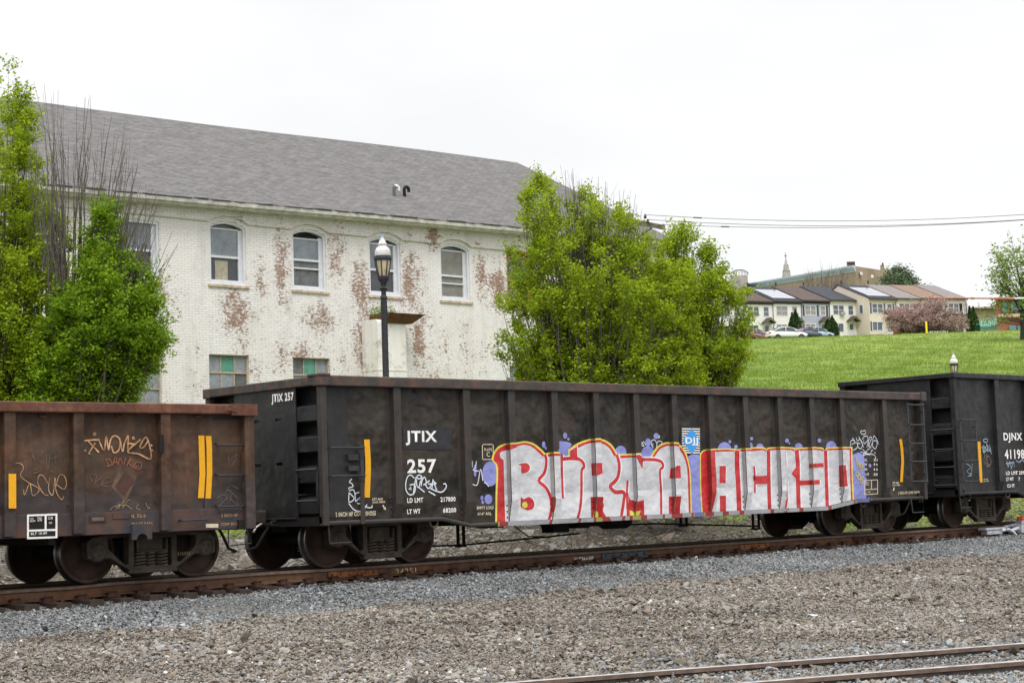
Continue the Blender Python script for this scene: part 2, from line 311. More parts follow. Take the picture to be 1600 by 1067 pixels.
M['st_brown'] = stone_mat('brown_yard_gravel', [(.048, .040, .032), (.132, .111, .087), (.208, .178, .145), (.285, .250, .208), (.335, .32, .295), (.62, .60, .57)])
M['st_rub'] = stone_mat('rubble_rock', [(.13, .115, .095), (.21, .19, .165), (.30, .28, .25), (.36, .345, .32)])
def fan(n, y0, y1, pad=.08):     # points in the wedge the camera could see
    t0, t1 = math.tan(YAW-.30-pad), math.tan(YAW+.32+pad)
    Y = np.sqrt(rng.uniform(y0*y0, y1*y1, n)); X = Y*rng.uniform(t0, t1, n); return X, Y
if STONES:
    K = STONES
    X, Y = fan(int(680000*K), 7.2, 22.0); wob = .35*np.sin(X*.9)+.25*np.sin(X*2.3+1)+rng.normal(0, .28, len(X))
    bx = 19.9+wob*.6
    # grey ballast also lies round the foreground track
    dl = (X-11.2)*.354+(Y-12.4)*.935       # signed distance from the first foreground rail
    grey = (Y > bx) | ((dl < 1.0+wob*1.5) & (rng.random(len(X)) < .62) & (X > 10.5+rng.random(len(X))*3))
    lift = .25*0
    nearrail = (np.abs((X-11.2)*.354+(Y-12.4)*.935) < .055) | (np.abs((X-11.2)*.354+(Y-12.4)*.935+1.5) < .055)
    gravel_z = gz(X, Y)
    for nm, sel, mt, lb, s0 in (('ballast', grey & ~nearrail, M['st_grey'], 'blue grey crushed ballast along the track shoulder', .0155), ('gravel', ~grey & ~nearrail, M['st_brown'], 'brown and grey gravel covering the yard in front of the train', .0166)):
        x, y = X[sel], Y[sel]; n = len(x); sc = s0*np.exp(rng.normal(0, .33, n)); 
        big = rng.random(n) < .006; sc = np.where(big & (nm == 'gravel'), sc*1.8, sc)
        pt = np.sin(x*.8+2)*np.sin(y*1.7)+np.sin(x*2.1+y)+1.5*np.sin(x*.37+y*.5)*np.sin(y*.9-x*.21); 
        tone = np.clip(rng.beta(1.9, 2.0, n)*.84+.05*pt+(rng.random(n) < .02)*.5, 0, 1)
        # patches of small stones and of big ones
        sc *= 1+.3*np.sin(x*1.3+y*.7)*np.sin(y*1.1-x*.4)
        z = gz(x, y)+rng.uniform(-.4, 1.3, n)*sc+.012*np.sin(x*2.2)*np.sin(y*3.1)
        scatter(nm, np.stack([x, y, z], 1), sc, tone, mt, lb, seed=11 if nm == 'gravel' else 5, rough=.42)
    n = int(16000*K); X = rng.uniform(9, 46, n); Y = rng.uniform(22.0, 25.6, n)
    scatter('track_ballast', np.stack([X, Y, gz(X, Y)+rng.uniform(-.02, .03, n)], 1), .028*np.exp(rng.normal(0, .3, n)), rng.beta(2, 3, n)*.8, M['st_grey'], 'dark ballast between the rails under the train', seed=31)
    n = int(8500*max(K, .4)); X = rng.uniform(12, 50, n); Y = 25.2+rng.random(n)**1.2*7
    big = rng.random(n) < np.where(X < 28, .42, .10); sc = np.where(big, np.exp(rng.normal(-2.42, .40, n)), .035*np.exp(rng.normal(0, .4, n)))
    scatter('rubble', np.stack([X, Y, gz(X, Y)+sc*.25], 1), sc, rng.beta(2, 1.7, n), M['st_rub'], 'broken rock and concrete rubble on the bank behind the rails', seed=51, rough=.33, flat=(1, .85, .65))
    # dry stems and sticks
    def sticks(name, n, xr, yr, ln, r, mat_, label, lean=.9, zf=0.0):
        P = np.stack([rng.uniform(*xr, n), rng.uniform(*yr, n)], 1); z = gz(P[:, 0], P[:, 1])+rng.uniform(0, .16, n)+zf
        a = rng.uniform(0, 6.28, n); el = np.abs(rng.normal(.15, .35*lean, n)); l = rng.uniform(*ln, n)
        A = np.stack([P[:, 0], P[:, 1], z], 1); d = np.stack([np.cos(a)*np.cos(el), np.sin(a)*np.cos(el), np.sin(el)], 1); B = A+d*l[:, None]
        C = (A+B)/2+rng.normal(0, .06, (n, 3))*l[:, None]
        side = np.cross(d, [0, 0, 1.0]); side /= np.linalg.norm(side, axis=1)[:, None]+1e-6; up = np.cross(side, d)
        V = []; rr = rng.uniform(.6, 1.4, n)[:, None]*r
        for Q, k in ((A, 1), (C, .8), (B, .4)):
            for t in (0, 2.09, 4.19): V.append(Q+(side*math.cos(t)+up*math.sin(t))*rr*k)
        V = np.stack(V, 1).reshape(-1, 3); b = (np.arange(n)*9)[:, None]
        Fc = np.concatenate([b+np.array([s*3+k, s*3+(k+1) % 3, s*3+3+(k+1) % 3, s*3+3+k])[None] for s in (0, 1) for k in range(3)])
        return tag(npmesh(name, V, Fc, mat_), label, kind='stuff')
    M['stick'] = simple('bleached_dry_stem', (.27, .235, .185), .9, var=.5, scale=2); M['stickd'] = simple('dark_dead_twig', (.09, .07, .055), .9)
    sticks('dry_stems', 5200, (14, 50), (25.1, 31), (.15, .8), .005, M['stick'], 'tangle of bleached dead stems over the rubble')
    sticks('dead_twigs', 2200, (14, 50), (25.1, 31), (.2, 1.1), .007, M['stickd'], 'dark dead twigs strewn over the rubble bank')
# grass blades as real geometry on the hill and weeds on the bank
def blades(name, X, Y, h, wd, mt, label, n_b=3, spread=.08, kind='stuff'):
    n = len(X)*n_b; X = np.repeat(X, n_b)+rng.normal(0, spread, n); Y = np.repeat(Y, n_b)+rng.normal(0, spread, n); h = np.repeat(h, n_b)*rng.uniform(.6, 1.3, n)
    z = gz(X, Y)-.01; a = rng.uniform(0, 6.28, n); w_ = wd*rng.uniform(.6, 1.3, n)*np.where(np.isscalar(h), 1, 1)
    s = np.stack([np.cos(a)*w_, np.sin(a)*w_, 0*a], 1); b = np.stack([X, Y, z], 1); tip = b+np.stack([rng.normal(0, .35, n)*h, rng.normal(0, .35, n)*h, h], 1)
    V = np.stack([b-s, b+s, tip], 1).reshape(-1, 3); return tag(npmesh(name, V, np.arange(3*n).reshape(-1, 3), mt), label, kind=kind)
def leafmat(name, cols, trans=.35, ns=.5):
    q = Mat(name, .6, spec=.1); g = nn(q.t, 'ShaderNodeNewGeometry'); r = g.outputs['Random Per Island']
    c = q.mix(q.ramp(q.noise(ns, 3, .6), .38, .62), cols[0], cols[1]); c = q.mix(q.ramp(r, 0, 1, 0, .75), c, cols[2]); q.color(c)
    if trans:
        tb = nn(q.t, 'ShaderNodeBsdfTranslucent'); q.L(q.mix(.5, c, cols[2]), tb.inputs[0]); mx = nn(q.t, 'ShaderNodeMixShader'); mx.inputs[0].default_value = trans
        q.L(q.b.outputs[0], mx.inputs[1]); q.L(tb.outputs[0], mx.inputs[2]); q.L(mx.outputs[0], q.t.nodes['Material Output'].inputs[0])
    return q.m
M['blade'] = leafmat('grass_blades', [(.10, .185, .018), (.17, .255, .030), (.24, .32, .06)], .3, .12)
M['weed'] = leafmat('bank_weeds', [(.10, .20, .02), (.16, .27, .03), (.24, .30, .07)], .3)
if STONES:
    nG = int(60000*max(STONES, .3)); D = 58*np.exp(rng.random(nG)*1.18); az = YAW+rng.uniform(.05, .34, nG)
    X = D*np.sin(az)/np.cos(az-YAW); Y = D*np.cos(az)/np.cos(az-YAW)
    k = (np.sin(X*.9+np.sin(Y*.5)*2)*np.sin(Y*1.1)+rng.normal(0, .6, nG)) > -.1
    blades('grass', X[k], Y[k], rng.uniform(.07, .20, k.sum()), .022, M['blade'], 'uneven mown grass blades covering the hill', 3, .16)
    n = 2600; X = rng.uniform(27, 50, n); Y = rng.uniform(26.0, 33, n); k = (np.sin(X*1.7)*np.sin(Y*2.3)+rng.normal(0, .3, n)+(X-40)*.07) > .1
    blades('weeds', X[k], Y[k], rng.uniform(.05, .22, k.sum()), .012, M['weed'], 'low green weeds on the bank behind the train', 6, .06)
# ------------------------------------------------------------------ main track
def rail_profile():
    return [(-.076, -.186), (.076, -.186), (.076, -.174), (.022, -.160), (.010, -.150), (.009, -.060), (.036, -.048), (.0375, -.008), (.028, 0), (-.028, 0), (-.0375, -.008), (-.036, -.048), (-.009, -.060), (-.010, -.150), (-.022, -.160), (-.076, -.174)]
def wave(x): return float(np.interp(x, [6, 10.6, 11.5, 12.4, 13.2, 14.6, 15.8, 17, 21, 60], [-.03, -.035, -.012, -.020, .006, -.004, .006, -.004, 0, 0]))
def rail(path, wv, name, parent, loc=(0, 0, 0)):
    pr = rail_profile(); n = len(pr); vs = []; fs = []; mi = []
    for i, p in enumerate(path):
        d = (np.array(path[min(i+1, len(path)-1)])-np.array(path[max(i-1, 0)])); d = d/np.linalg.norm(d); nx = np.array([-d[1], d[0]])
        for (a, b) in pr: vs.append((p[0]+nx[0]*a, p[1]+nx[1]*a, b+wv(p[0])))
    mb = MB(); mb.v = vs
    for i in range(len(path)-1):
        for k in range(n):
            mb.f.append((i*n+k, i*n+(k+1) % n, (i+1)*n+(k+1) % n, (i+1)*n+k)); mb.m.append(1 if k in (7, 8, 9) else (2 if k in (6, 10) else 0))
    mb.f.append(tuple(range(n))); mb.m.append(0); mb.f.append(tuple((len(path)-1)*n+k for k in range(n))); mb.m.append(0)
    return mb.build(name, [M['rail'], M['railhead'], M['railside']], parent, loc, smooth=True)
trk = thing('railway_track', 'rusty main track on timber ties carrying the gondola cars', 'railway track', (0, TR, 0))
px_ = [(x, 0) for x in np.concatenate([[-30, 0], np.arange(4, 48, .4), [60, 90, 140]])]
near = rail([(x, -.755) for x, _ in px_], wave, 'rail', trk); tag(near, 'near rail with kinked rusty orange side')
rail([(x, .755) for x, _ in px_], lambda x: 0, 'rail', trk)
mb = MB(); mb.box(-.115, .115, -1.3, 1.3, -.385, -.206); tie0 = mb.build('tie', M['tie'], trk, (6.0, 0, 0), bevel=.008)
mb = MB(); mb.box(-.1, .1, -.19, .19, -.2055, -.1865)
for sgn in (-1, 1):
    for dx in (-.045, .045):
        mb.tube([(dx-.03, sgn*.05, -.160), (dx-.03, sgn*.11, -.138), (dx, sgn*.135, -.125), (dx+.03, sgn*.11, -.138), (dx+.03, sgn*.05, -.162)], .013, 6)
    mb.box(-.06, .06, sgn*.10-.03, sgn*.10+.03, -.187, -.145)
    for dx in (-.08, .08): mb.lathe([(.012, -.19), (.014, -.165), (.004, -.160)], (dx, sgn*.15, 0), n=8)
tp0 = mb.build('tie_plate', M['clip'], near, (6.0, -.755, 0))
for k in range(1, 76):
    x = 6.0+k*.5+random.uniform(-.03, .03); o = tie0.copy(); COL.objects.link(o); o.location = (x, random.uniform(-.05, .05), random.uniform(-.012, .008)+wave(x)*.6); o.rotation_euler = (0, 0, random.uniform(-.02, .02))
    o = tp0.copy(); COL.objects.link(o); o.location = (x, -.755, wave(x))
def joint(xc, ln, mt, nm, bolts, lab=None):
    mb = MB(); y = -.755
    mb.hexa([(xc-ln, y-.012, -.150), (xc+ln, y-.012, -.150), (xc+ln, y-.050, -.158), (xc-ln, y-.050, -.158)], [(xc-ln, y-.012, -.062), (xc+ln, y-.012, -.062), (xc+ln, y-.034, -.066), (xc-ln, y-.034, -.066)])
    for k in range(bolts): xx = xc-ln+ln*2*(k+.5)/bolts; mb.lathe([(.022, -.05-.02), (.022, 0), ], (xx, y-.0, -.105), 'y', 6).lathe([(0, -.07), (.022, -.07)], (xx, y, -.105), 'y', 6)
    o = mb.build(nm, mt, near); 
    if lab: o['label'] = lab
xj = atY(550, 893, TR-.76)[0]; joint(xj, .50, M['joint'], 'joint_bar', 6, 'orange rusty joint bar')
xj = atY(975, 868, TR-.76)[0]; joint(xj, .62, M['bluejoint'], 'joint_bar', 6, 'blue grey insulated joint bar')
xj = atY(1178, 854, TR-.76)[0]; joint(xj, .45, M['joint'], 'joint_bar', 4, 'orange rusty joint bar')
xj = atY(1350, 838, TR-.76)[0]; joint(xj, .40, M['clip'], 'joint_bar', 4)
# foreground track
ft = thing('foreground_track', 'low side track with worn shiny rails at the bottom right', 'railway track', (0, 0, 0))
Pa = np.array([11.11, 12.34]); dr = np.array([.9343, -.3565]); nrm = np.array([-.3565, -.9343])
for k in (0, 1):
    Q = Pa+nrm*1.5*k*FGS
    o = rail([tuple(Q+dr*t) for t in np.arange(-14, 34, 1.0)], lambda x: -.722+.003*math.sin(x*1.1), 'rail', ft); o.data.materials[0] = M["oldrail"]; o.data.materials[1] = M["shiny"]
mb = MB()
for t in np.arange(-12, 32, .55):
    c = Pa+nrm*.75+dr*t; a = c-nrm*1.25; b = c+nrm*1.25; w2 = dr*.11
    mb.hexa([(*(a-w2), -1.05), (*(a+w2), -1.05), (*(b+w2), -1.05), (*(b-w2), -1.05)], [(*(a-w2), -.935), (*(a+w2), -.935), (*(b+w2), -.935), (*(b-w2), -.935)])
o = mb.build('timber_ties', M['tie'], ft); o['kind'] = 'stuff'
# ------------------------------------------------------------------ gondola cars (local frame: x along the car, y=0 track centre, z=0 rail top)
def truck(root, cx, r=.457, mf=None, far=True):
    mf = mf or M['truck']; wb = .889
    mb = MB(); mb.box(cx-.17, cx+.17, -.93, .93, .36, .60); mb.box(cx-.35, cx+.35, -.30, .30, .60, .68)
    tk = mb.build('truck', mf, root, bevel=.02)
    outer = [(-1.06, .37), (-1.07, .60), (-.98, .675), (-.80, .70), (-.42, .715), (.42, .715), (.80, .70), (.98, .675), (1.07, .60), (1.06, .37), (.99, .35), (.985, .52), (.80, .52), (.79, .36), (.70, .36), (.36, .155), (.26, .12), (-.26, .12), (-.36, .155), (-.70, .36), (-.79, .36), (-.80, .52), (-.985, .52), (-.99, .35)]
    holes = [[(-.73, .645), (-.40, .66), (-.40, .27), (-.46, .25), (-.73, .50)], [(.73, .645), (.73, .50), (.46, .25), (.40, .27), (.40, .66)], [(-.31, .63), (.31, .63), (.31, .215), (-.31, .215)]]
    for s in (-1, 1):
        y0, y1 = (-1.12, -.96) if s < 0 else (.96, 1.12); c3 = lambda l: [(cx+a, b*r/.457) for a, b in l]
        m_ = MB(); m_.prism([c3(outer)]+[c3(h) for h in holes], y0, y1)
        ye = -1.13 if s < 0 else 1.02
        for a, b in (((-.72, .40), (-.36, .18)), ((.72, .40), (.36, .18))):   # raised diagonal ribs
            pass
        m_.box(cx-.40, cx+.40, ye, ye+.12, .115, .165); m_.box(cx-.36, cx+.36, ye, ye+.12, .655, .70)
        sf = m_.build('side_frame', mf, tk, bevel=.02)
        m_ = MB(); m_.box(cx-.20, cx+.20, -1.06 if s < 0 else .90, -.90 if s < 0 else 1.06, .44, .62); m_.box(cx-.26, cx+.26, -1.10 if s < 0 else 1.0, -1.0 if s < 0 else 1.10, .41, .445)
        for xx in (-.24, .24): m_.box(cx+xx-.02, cx+xx+.02, -1.11 if s < 0 else 1.0, -1.0 if s < 0 else 1.11, .44, .60)
        m_.build('bolster_end', mf, sf, bevel=.01)
        for xx, rr in ((-.185, .088), (0, .062), (.18, .088)):
            m_ = MB(); pts = [(cx+xx+rr*cos(t), s*1.04+rr*sin(t), .175+.235*t/(2*pi*5)) for t in np.linspace(0, 2*pi*5, 66)]; m_.tube(pts, .0165, 6)
            m_.build('coil_spring', M['spring'], sf, smooth=True)
        for sx_ in (-1, 1):      # bearing adapter and end cap
            m_ = MB(); bx_ = cx+sx_*wb; yy = s*1.0; f = -1 if s < 0 else 1
            m_.lathe([(.145, -.10*f), (.145, .10*f), (.125, .135*f), (.10, .145*f), (.10, .155*f), (.05, .16*f), (0, .16*f)], (bx_, yy, r), 'y', 20)
            for k in range(3): t = k*2.094+.4+cx; m_.lathe([(.02, .15*f), (.02, .175*f), (0, .175*f)], (bx_+.055*cos(t), yy, r+.055*sin(t)), 'y', 6)
            m_.build('bearing', M['truck'], sf, smooth=True)
    for sx_ in (-1, 1):
        x = cx+sx_*wb; m_ = MB(); m_.lathe([(.08, -.75), (.085, 0), (.08, .75)], (x, 0, r), 'y', 14); ax = m_.build('axle', M['under'], tk, smooth=True)
        for s in (-1, 1):
            m_ = MB(); y = lambda q: q*s*-1
            # outer face at |y|=.82, flange at |y|=.69
            prof = [(.07, -.84), (.12, -.84), (.15, -.80), (.22, -.765), (.34, -.775), (r-.065, -.80), (r-.05, -.825), (r-.012, -.83)]
            m_.lathe([(a, b*-s*-1 if s > 0 else b) for a, b in prof] if s < 0 else [(a, -b) for a, b in prof], (x, 0, r), 'y', 48, 0)
            prof = [(r-.012, -.83), (r, -.818), (r+.003, -.735), (r+.012, -.722), (r+.027, -.708), (r+.025, -.695), (r+.010, -.69)]
            m_.lathe(prof if s < 0 else [(a, -b) for a, b in prof], (x, 0, r), 'y', 48, 1)
            prof = [(r+.010, -.69), (r-.05, -.69), (r-.07, -.71), (.2, -.735), (.12, -.69), (.08, -.69)]
            m_.lathe(prof if s < 0 else [(a, -b) for a, b in prof], (x, 0, r), 'y', 48, 0)
            m_.build('wheel', [M['wheel'], M['tread']], tk, smooth=True)
    # brake beam / rigging
    m_ = MB()
    for sx_ in (-1, 1):
        m_.tube([(cx+sx_*.36, -.75, .34), (cx+sx_*.42, 0, .36), (cx+sx_*.36, .75, .34)], .035, 6)
        for s in (-1, 1): m_.box(cx+sx_*.405-.03, cx+sx_*.405+.03, s*.78-.05, s*.78+.05, .24, .46)
    m_.build('brake_beam', M['under'], tk)
    return tk
class Car: pass
def gondola(name, label, X0, L, hw, H, posts, sill, mats, chord=.16, pd=.11, pw=.15, foot='taper', sillh=.09, trucks=(), step=None, endcol=None, group='gondola cars of the train', r=.457, endplate=True, mtruck=None, floor=.72, sill_mat=None, postbot=None, cornerw=.11):
    c = Car(); c.X0 = X0; c.hw = hw; c.H = H; c.L = L; c.pd = pd; c.posts = posts; c.pw = pw; c.sill = sill
    root = thing(name, label, 'freight car', (X0, TR, 0), 0, group); c.root = root
    side, post, chm = mats; sz = lambda x: float(np.interp(x, [p[0] for p in sill], [p[1] for p in sill])); c.sz = sz
    for s in (-1, 1):
        yo = s*hw; yp = s*(hw-pd)       # outer post face, panel face
        out = [(0, H-chord*.5)]+[(x, z) for x, z in sill]+[(L, H-chord*.5)]
        mb = MB(); mb.prism([out], yp, yp-s*.012)
        sp = mb.build('side_panel', side, root)
        if step:          # lower plate slightly proud, with a bulb edge
            mb = MB(); mb.prism([[(0, step)]+[(x, z) for x, z in sill]+[(L, step)]], yp+s*.006, yp)
            mb.build('lower_side_plate', side, sp)
        # side sill
        mb = MB(); pts = [p[0] for p in sill]
        for a, b in zip(sill[:-1], sill[1:]):
            y0, y1 = (yo-s*.0, yp-s*.10); lo = -.012; hi = sillh
            if sillh > .2: y0 = yp+s*.035
            mb.hexa([(a[0], y0, a[1]+lo), (b[0], y0, b[1]+lo), (b[0], y1, b[1]+lo), (a[0], y1, a[1]+lo)], [(a[0], y0, a[1]+hi), (b[0], y0, b[1]+hi), (b[0], y1, b[1]+hi), (a[0], y1, a[1]+hi)]) if sillh > .2 else mb.tube([(a[0], yp+s*.035, a[1]+.02), (b[0], yp+s*.035, b[1]+.02)], .038, 8)
        mb.build('side_sill', sill_mat or post, root, bevel=.008 if sillh > .2 else 0, smooth=sillh < .2)
        mb = MB(); mb.box(-.03, L+.03, yo+s*.035, yo-s*.17, H-chord, H); mb.build('top_rail', chm, root, bevel=.018)
        for px in posts:
            pb = postbot if postbot is not None else None; bz = (sz(px)+.055) if pb is None else pb; ft = (step or 1.0)-.10
            mb = MB(); x0, x1 = px-pw/2, px+pw/2; ya = yp; top = H-chord-.002
            if foot == 'taper':
                mb.hexa([(x0, ya, ft), (x1, ya, ft), (x1, yo, ft), (x0, yo, ft)], [(x0, ya, top), (x1, ya, top), (x1, yo, top), (x0, yo, top)])
                mb.hexa([(x0, ya, bz), (x1, ya, bz), (x1, ya+s*.025, bz), (x0, ya+s*.025, bz)], [(x0, ya, ft-.001), (x1, ya, ft-.001), (x1, yo, ft-.001), (x0, yo, ft-.001)])
                for k in range(3): mb.lathe([(.016, 0), (.016, .02*s), (0, .02*s)], (x0-.035, ya+s*.006, bz+.07+k*.1), 'y', 6)
            else:
                mb.hexa([(x0, ya, bz), (x1, ya, bz), (x1, yo-s*.02, bz), (x0, yo-s*.02, bz)], [(x0, ya, top), (x1, ya, top), (x1, yo, top), (x0, yo, top)])
                for k in range(4):
                    mb.lathe([(.018, 0), (.018, .022*s), (0, .022*s)], (x0-.04, ya+s*.0, bz+.07+k*.11), 'y', 6)
                    mb.lathe([(.014, 0), (.014, .02*s), (0, .02*s)], (x1+.035, ya+s*.0, H-.4-k*.10), 'y', 6)
            mb.box(x0-.07, x1+.07, ya, ya+s*.0045, bz, top)       # welded flange of the hat section
            mb.build('side_post', post, root, bevel=.012)
        for ex in (0, L):
            sg = 1 if ex == 0 else -1
            mb = MB(); mb.box(min(ex, ex+sg*cornerw), max(ex, ex+sg*cornerw), yp-s*.02, yo, sz(ex)-.02, H-chord-.002); mb.build('corner_post', post, root, bevel=.012)
    # ends: recessed corrugated sheet with ribs, flat centre plate
    for ex, sg in ((0, 1), (L, -1)):
        em = endcol or side; zb = sz(ex)+.12
        X = lambda a: ex+sg*a
        mb = MB(); mb.box(min(X(.24), X(.26)), max(X(.24), X(.26)), -hw+pd+.016, hw-pd-.016, zb, H-.02)
        ep = mb.build('end_panel', em, root)
        W2 = hw-pd-.015; mb = MB(); nz = 4; zt = H-chord; dz = (zt-zb)/(nz+.2)
        for k in range(nz):
            za = zb+dz*k; mb.hexa([(X(.24), -W2, za), (X(.24), W2, za), (X(.04), W2, za+.05), (X(.04), -W2, za+.05)], [(X(.24), -W2, za+.34), (X(.24), W2, za+.34), (X(.04), W2, za+.28), (X(.04), -W2, za+.28)])
        mb.build('end_rib', em, ep, bevel=.01)
        if endplate:
            hl = [[(a, z), (a+.03, z+.025), (a+.17, z+.025), (a+.2, z), (a+.17, z-.025), (a+.03, z-.025)] for a in (-.55, .05) for z in (zb+.85, zb+1.55) if z < H-.5]
            mb = MB(); mb.prism([[(-.92, zb-.05), (.78, zb-.05), (.78, H-.12), (-.92, H-.12)]]+hl, X(.035), X(.02), f=lambda a, q, z: (q, a, z))
            mb.build('end_plate', em, ep)
        mb = MB(); mb.box(min(X(-.02), X(.26)), max(X(-.02), X(.26)), -hw+.02, hw-.02, H-chord*.9, H-.004); mb.build('end_top_rail', chm, root, bevel=.015)
        mb = MB(); mb.box(min(X(.0), X(.28)), max(X(.0), X(.28)), -hw+.05, hw-.05, floor-.12, zb-.002); mb.build('end_sill', M['under'], root)
        # coupler with air hose
        mb = MB(); mb.box(min(X(.0), X(-.32)), max(X(.0), X(-.32)), -.11, .11, .74, .95); mb.box(min(X(-.30), X(-.5)), max(X(-.30), X(-.5)), -.16, .10, .70, 1.0); mb.build('coupler', M['truck'], root, bevel=.03)
        mb = MB(); mb.tube([(X(.1), -.35, .78), (X(-.1), -.38, .76), (X(-.22), -.36, .60), (X(-.36), -.32, .38), (X(-.52), -.28, .33)], .024, 8); mb.tube([(X(0), -.9, .80), (X(0), .9, .80)], .02, 6)
        mb.build('air_hose', M['under'], root, smooth=True)
    mb = MB(); mb.box(.1, L-.1, -hw+.16, hw-.16, floor, floor+.06); mb.box(.3, L-.3, -.2, .2, min(p[1] for p in sill)+.02, floor)
    for x in np.arange(3.2, L-3, 1.1): mb.box(x-.05, x+.05, -hw+.2, hw-.2, floor-.22, floor)
    mb.build('floor', M['under'], root)
    for t in trucks: truck(root, t, r, mtruck)
    return c
def grab(root, pts, r=.015, name='grab_iron', mt=None):
    mb = MB(); 
    for p in pts: mb.tube(p, r, 6)
    return mb.build(name, mt or M['bar'], root, smooth=True)
def ladder_side(root, x0, x1, zs, yo, ydist=.07, rail_=True, r=.017):
    rails = []
    if rail_: rails = [[(x, yo-ydist, zs[0]-.03), (x, yo-ydist, zs[-1]+.03)] for x in (x0, x1)]
    mb = MB()
    for q in rails: x = q[0][0]; mb.box(x-.028, x+.028, yo-ydist-.006, yo-ydist+.006, zs[0]-.05, zs[-1]+.05)
    for z in (zs[0]+.15, zs[-1]-.15):
        for x in (x0, x1): mb.box(x-.02, x+.02, yo-ydist, yo+.03, z-.012, z+.012)
    ld = mb.build('ladder', M['bar'], root)
    for z in zs: grab(ld, [[(x0, yo-ydist-.015, z), (x1, yo-ydist-.015, z)]], r, 'rung')
    return ld
def ladder_end(root, X, y0, y1, zs, r=.017):
    mb = MB()
    for y in (y0, y1): mb.box(X-.006, X+.006, y-.022, y+.022, zs[0]-.04, zs[-1]+.04)
    for z in (zs[0]+.1, zs[-1]-.1): mb.box(X, X+.28, y1-.02, y1+.02, z-.012, z+.012)
    ld = mb.build('ladder', M['bar'], root)
    for z in zs: grab(ld, [[(X-.01, y0, z), (X-.01, y1, z)]], r, 'rung')
# --- the three cars
XJ = 16.24
jp = [17.76, 19.25, 20.27, 21.30, 22.34, 23.39, 24.43, 25.47, 26.51, 27.58, 28.61, 29.63, 31.13]
cj = gondola('gondola_car', 'black high sided gondola car with large silver and red graffiti lettering along its side', XJ, 16.33, 1.61, 3.0, [x-XJ for x in jp],
             [(0, .70), (2.45, .69), (3.05, .565), (12.75, .575), (13.85, .705), (16.33, .71)], (M['black'], M['blackpost'], M['chord']), chord=.165, pd=.105, pw=.15, trucks=(1.54, 14.91), step=1.075, endcol=M['black2'], floor=.80)
XB = -1.33
cb = gondola('gondola_car', 'rusty brown low sided gondola car with orange tags and two amber stripes, at the left', XB, 16.33, 1.60, 2.525, [x-XB for x in (11.065, 12.09, 13.475, 9.65, 8.2, 6.75, 5.3, 3.8, 2.3, .8)],
             [(0, .70), (16.33, .705)], (M['brown'], M['brown'], M['brownchord']), chord=.145, pd=.13, pw=.16, trucks=(1.48, 14.857), foot='square', sillh=.30, endcol=M['brown'], r=.443, floor=.80, sill_mat=M['navy'], postbot=.72, cornerw=.17)
XD = 33.90
cdx = gondola('gondola_car', 'black tall sided gondola car with white DJNX lettering, cut off by the right edge', XD, 16.33, 1.56, 3.49, [35.68-XD, 37.05-XD, 38.4-XD, 39.7-XD, 41-XD, 42.3-XD, 43.6-XD, 45-XD, 46.4-XD, 48-XD],
             [(0, .755), (2.45, .755), (3.05, .60), (13.2, .60), (13.85, .755), (16.33, .755)], (M['black2'], M['black2'], M['black2']), chord=.125, pd=.11, pw=.20, trucks=(1.75, 14.6), step=1.12, endcol=M['black2'], floor=.84)
# ladders and grab irons
def lx(c, px, py, off=0): p = atY(px, py, TR-c.hw+off); return p[0]-c.X0, p[2]
# black car, left corner: two grab irons, vertical strap; end grab
x0, z0 = lx(cj, 513, 700); x1, z1 = lx(cj, 566, 700); _, z2 = lx(cj, 540, 743.5)
zt = lx(cj, 540, 699.5)[1]
yo = -cj.hw
g = grab(cj.root, [[(x0, yo, zt), (x0, yo-.06, zt), (x1, yo-.06, zt), (x1, yo+.02, zt)]]); grab(cj.root, [[(x0, yo, z2), (x0, yo-.06, z2), (x1, yo-.06, z2), (x1, yo+.02, z2)]])
mb = MB(); mb.box(x1-.035, x1+.035, yo+.01, yo+.02, z2-.08, zt+.06); mb.box(x1-.25, x1-.02, yo+.10, yo+.03, zt-.19, zt-.10); mb.box(x1-.25, x1-.02, yo+.10, yo+.03, z2+.08, z2+.16)
mb.build('grab_iron_strap', M['bar'], cj.root)
mb = MB(); mb.box(x1-.04, x1+.04, yo+.02, yo+.035, z2-.75, z2-.08); mb.build('vertical_strap', M['blackpost'], cj.root)
ladder_end(cj.root, -.03, -1.5, -.97, [1.07, 1.55])
ladder_end(cj.root, 16.36, -1.5, -1.0, [1.05, 1.4, 1.75, 2.1])
grab(cj.root, [[(16.36, -1.55, 2.42), (16.36+.08, -1.55, 2.42), (16.36+.08, -.6, 2.42), (16.36, -.6, 2.42)]])
xa, _ = lx(cj, 1414, 690); xb, _ = lx(cj, 1444, 690)
ladder_side(cj.root, xa+.08, xb-.06, [lx(cj, 1430, y)[1] for y in (752, 721, 693, 664, 633)], yo, .06)
xa, _ = lx(cdx, 1499, 700); xb, _ = lx(cdx, 1523, 700)
ladder_side(cdx.root, xa, xb, [lx(cdx, 1510, y)[1] for y in (752, 720, 688.5, 656.5)], -cdx.hw, .06)
ladder_end(cdx.root, -.05, -1.5, -.95, [.98, 1.38, 1.78, 2.22])
# brown car grab irons
yb = -cb.hw+.13
for y in (656, 696, 743, 792):
    xa, z = lx(cb, 337 if y > 660 else 335, y, .12); xb, _ = lx(cb, 380, y, .12)
    if y == 656: grab(cb.root, [[(xa, yb-.02, z+.02), (xb, yb-.02, z+.02)]])
    else: grab(cb.root, [[(xa, yb, z+.04), (xa, yb-.08, z), (xa+.05, yb-.09, z), (xb-.08, yb-.09, z), (xb-.03, yb-.08, z), (xb-.03, yb, z+.04)]])
xa, z = lx(cb, 279, 812.5, .1); xb, _ = lx(cb, 321, 812.5, .1)
grab(cb.root, [[(xa, yb, z), (xa, yb-.11, z-.01), (xb, yb-.11, z), (xb, yb, z+.01)]], .014)
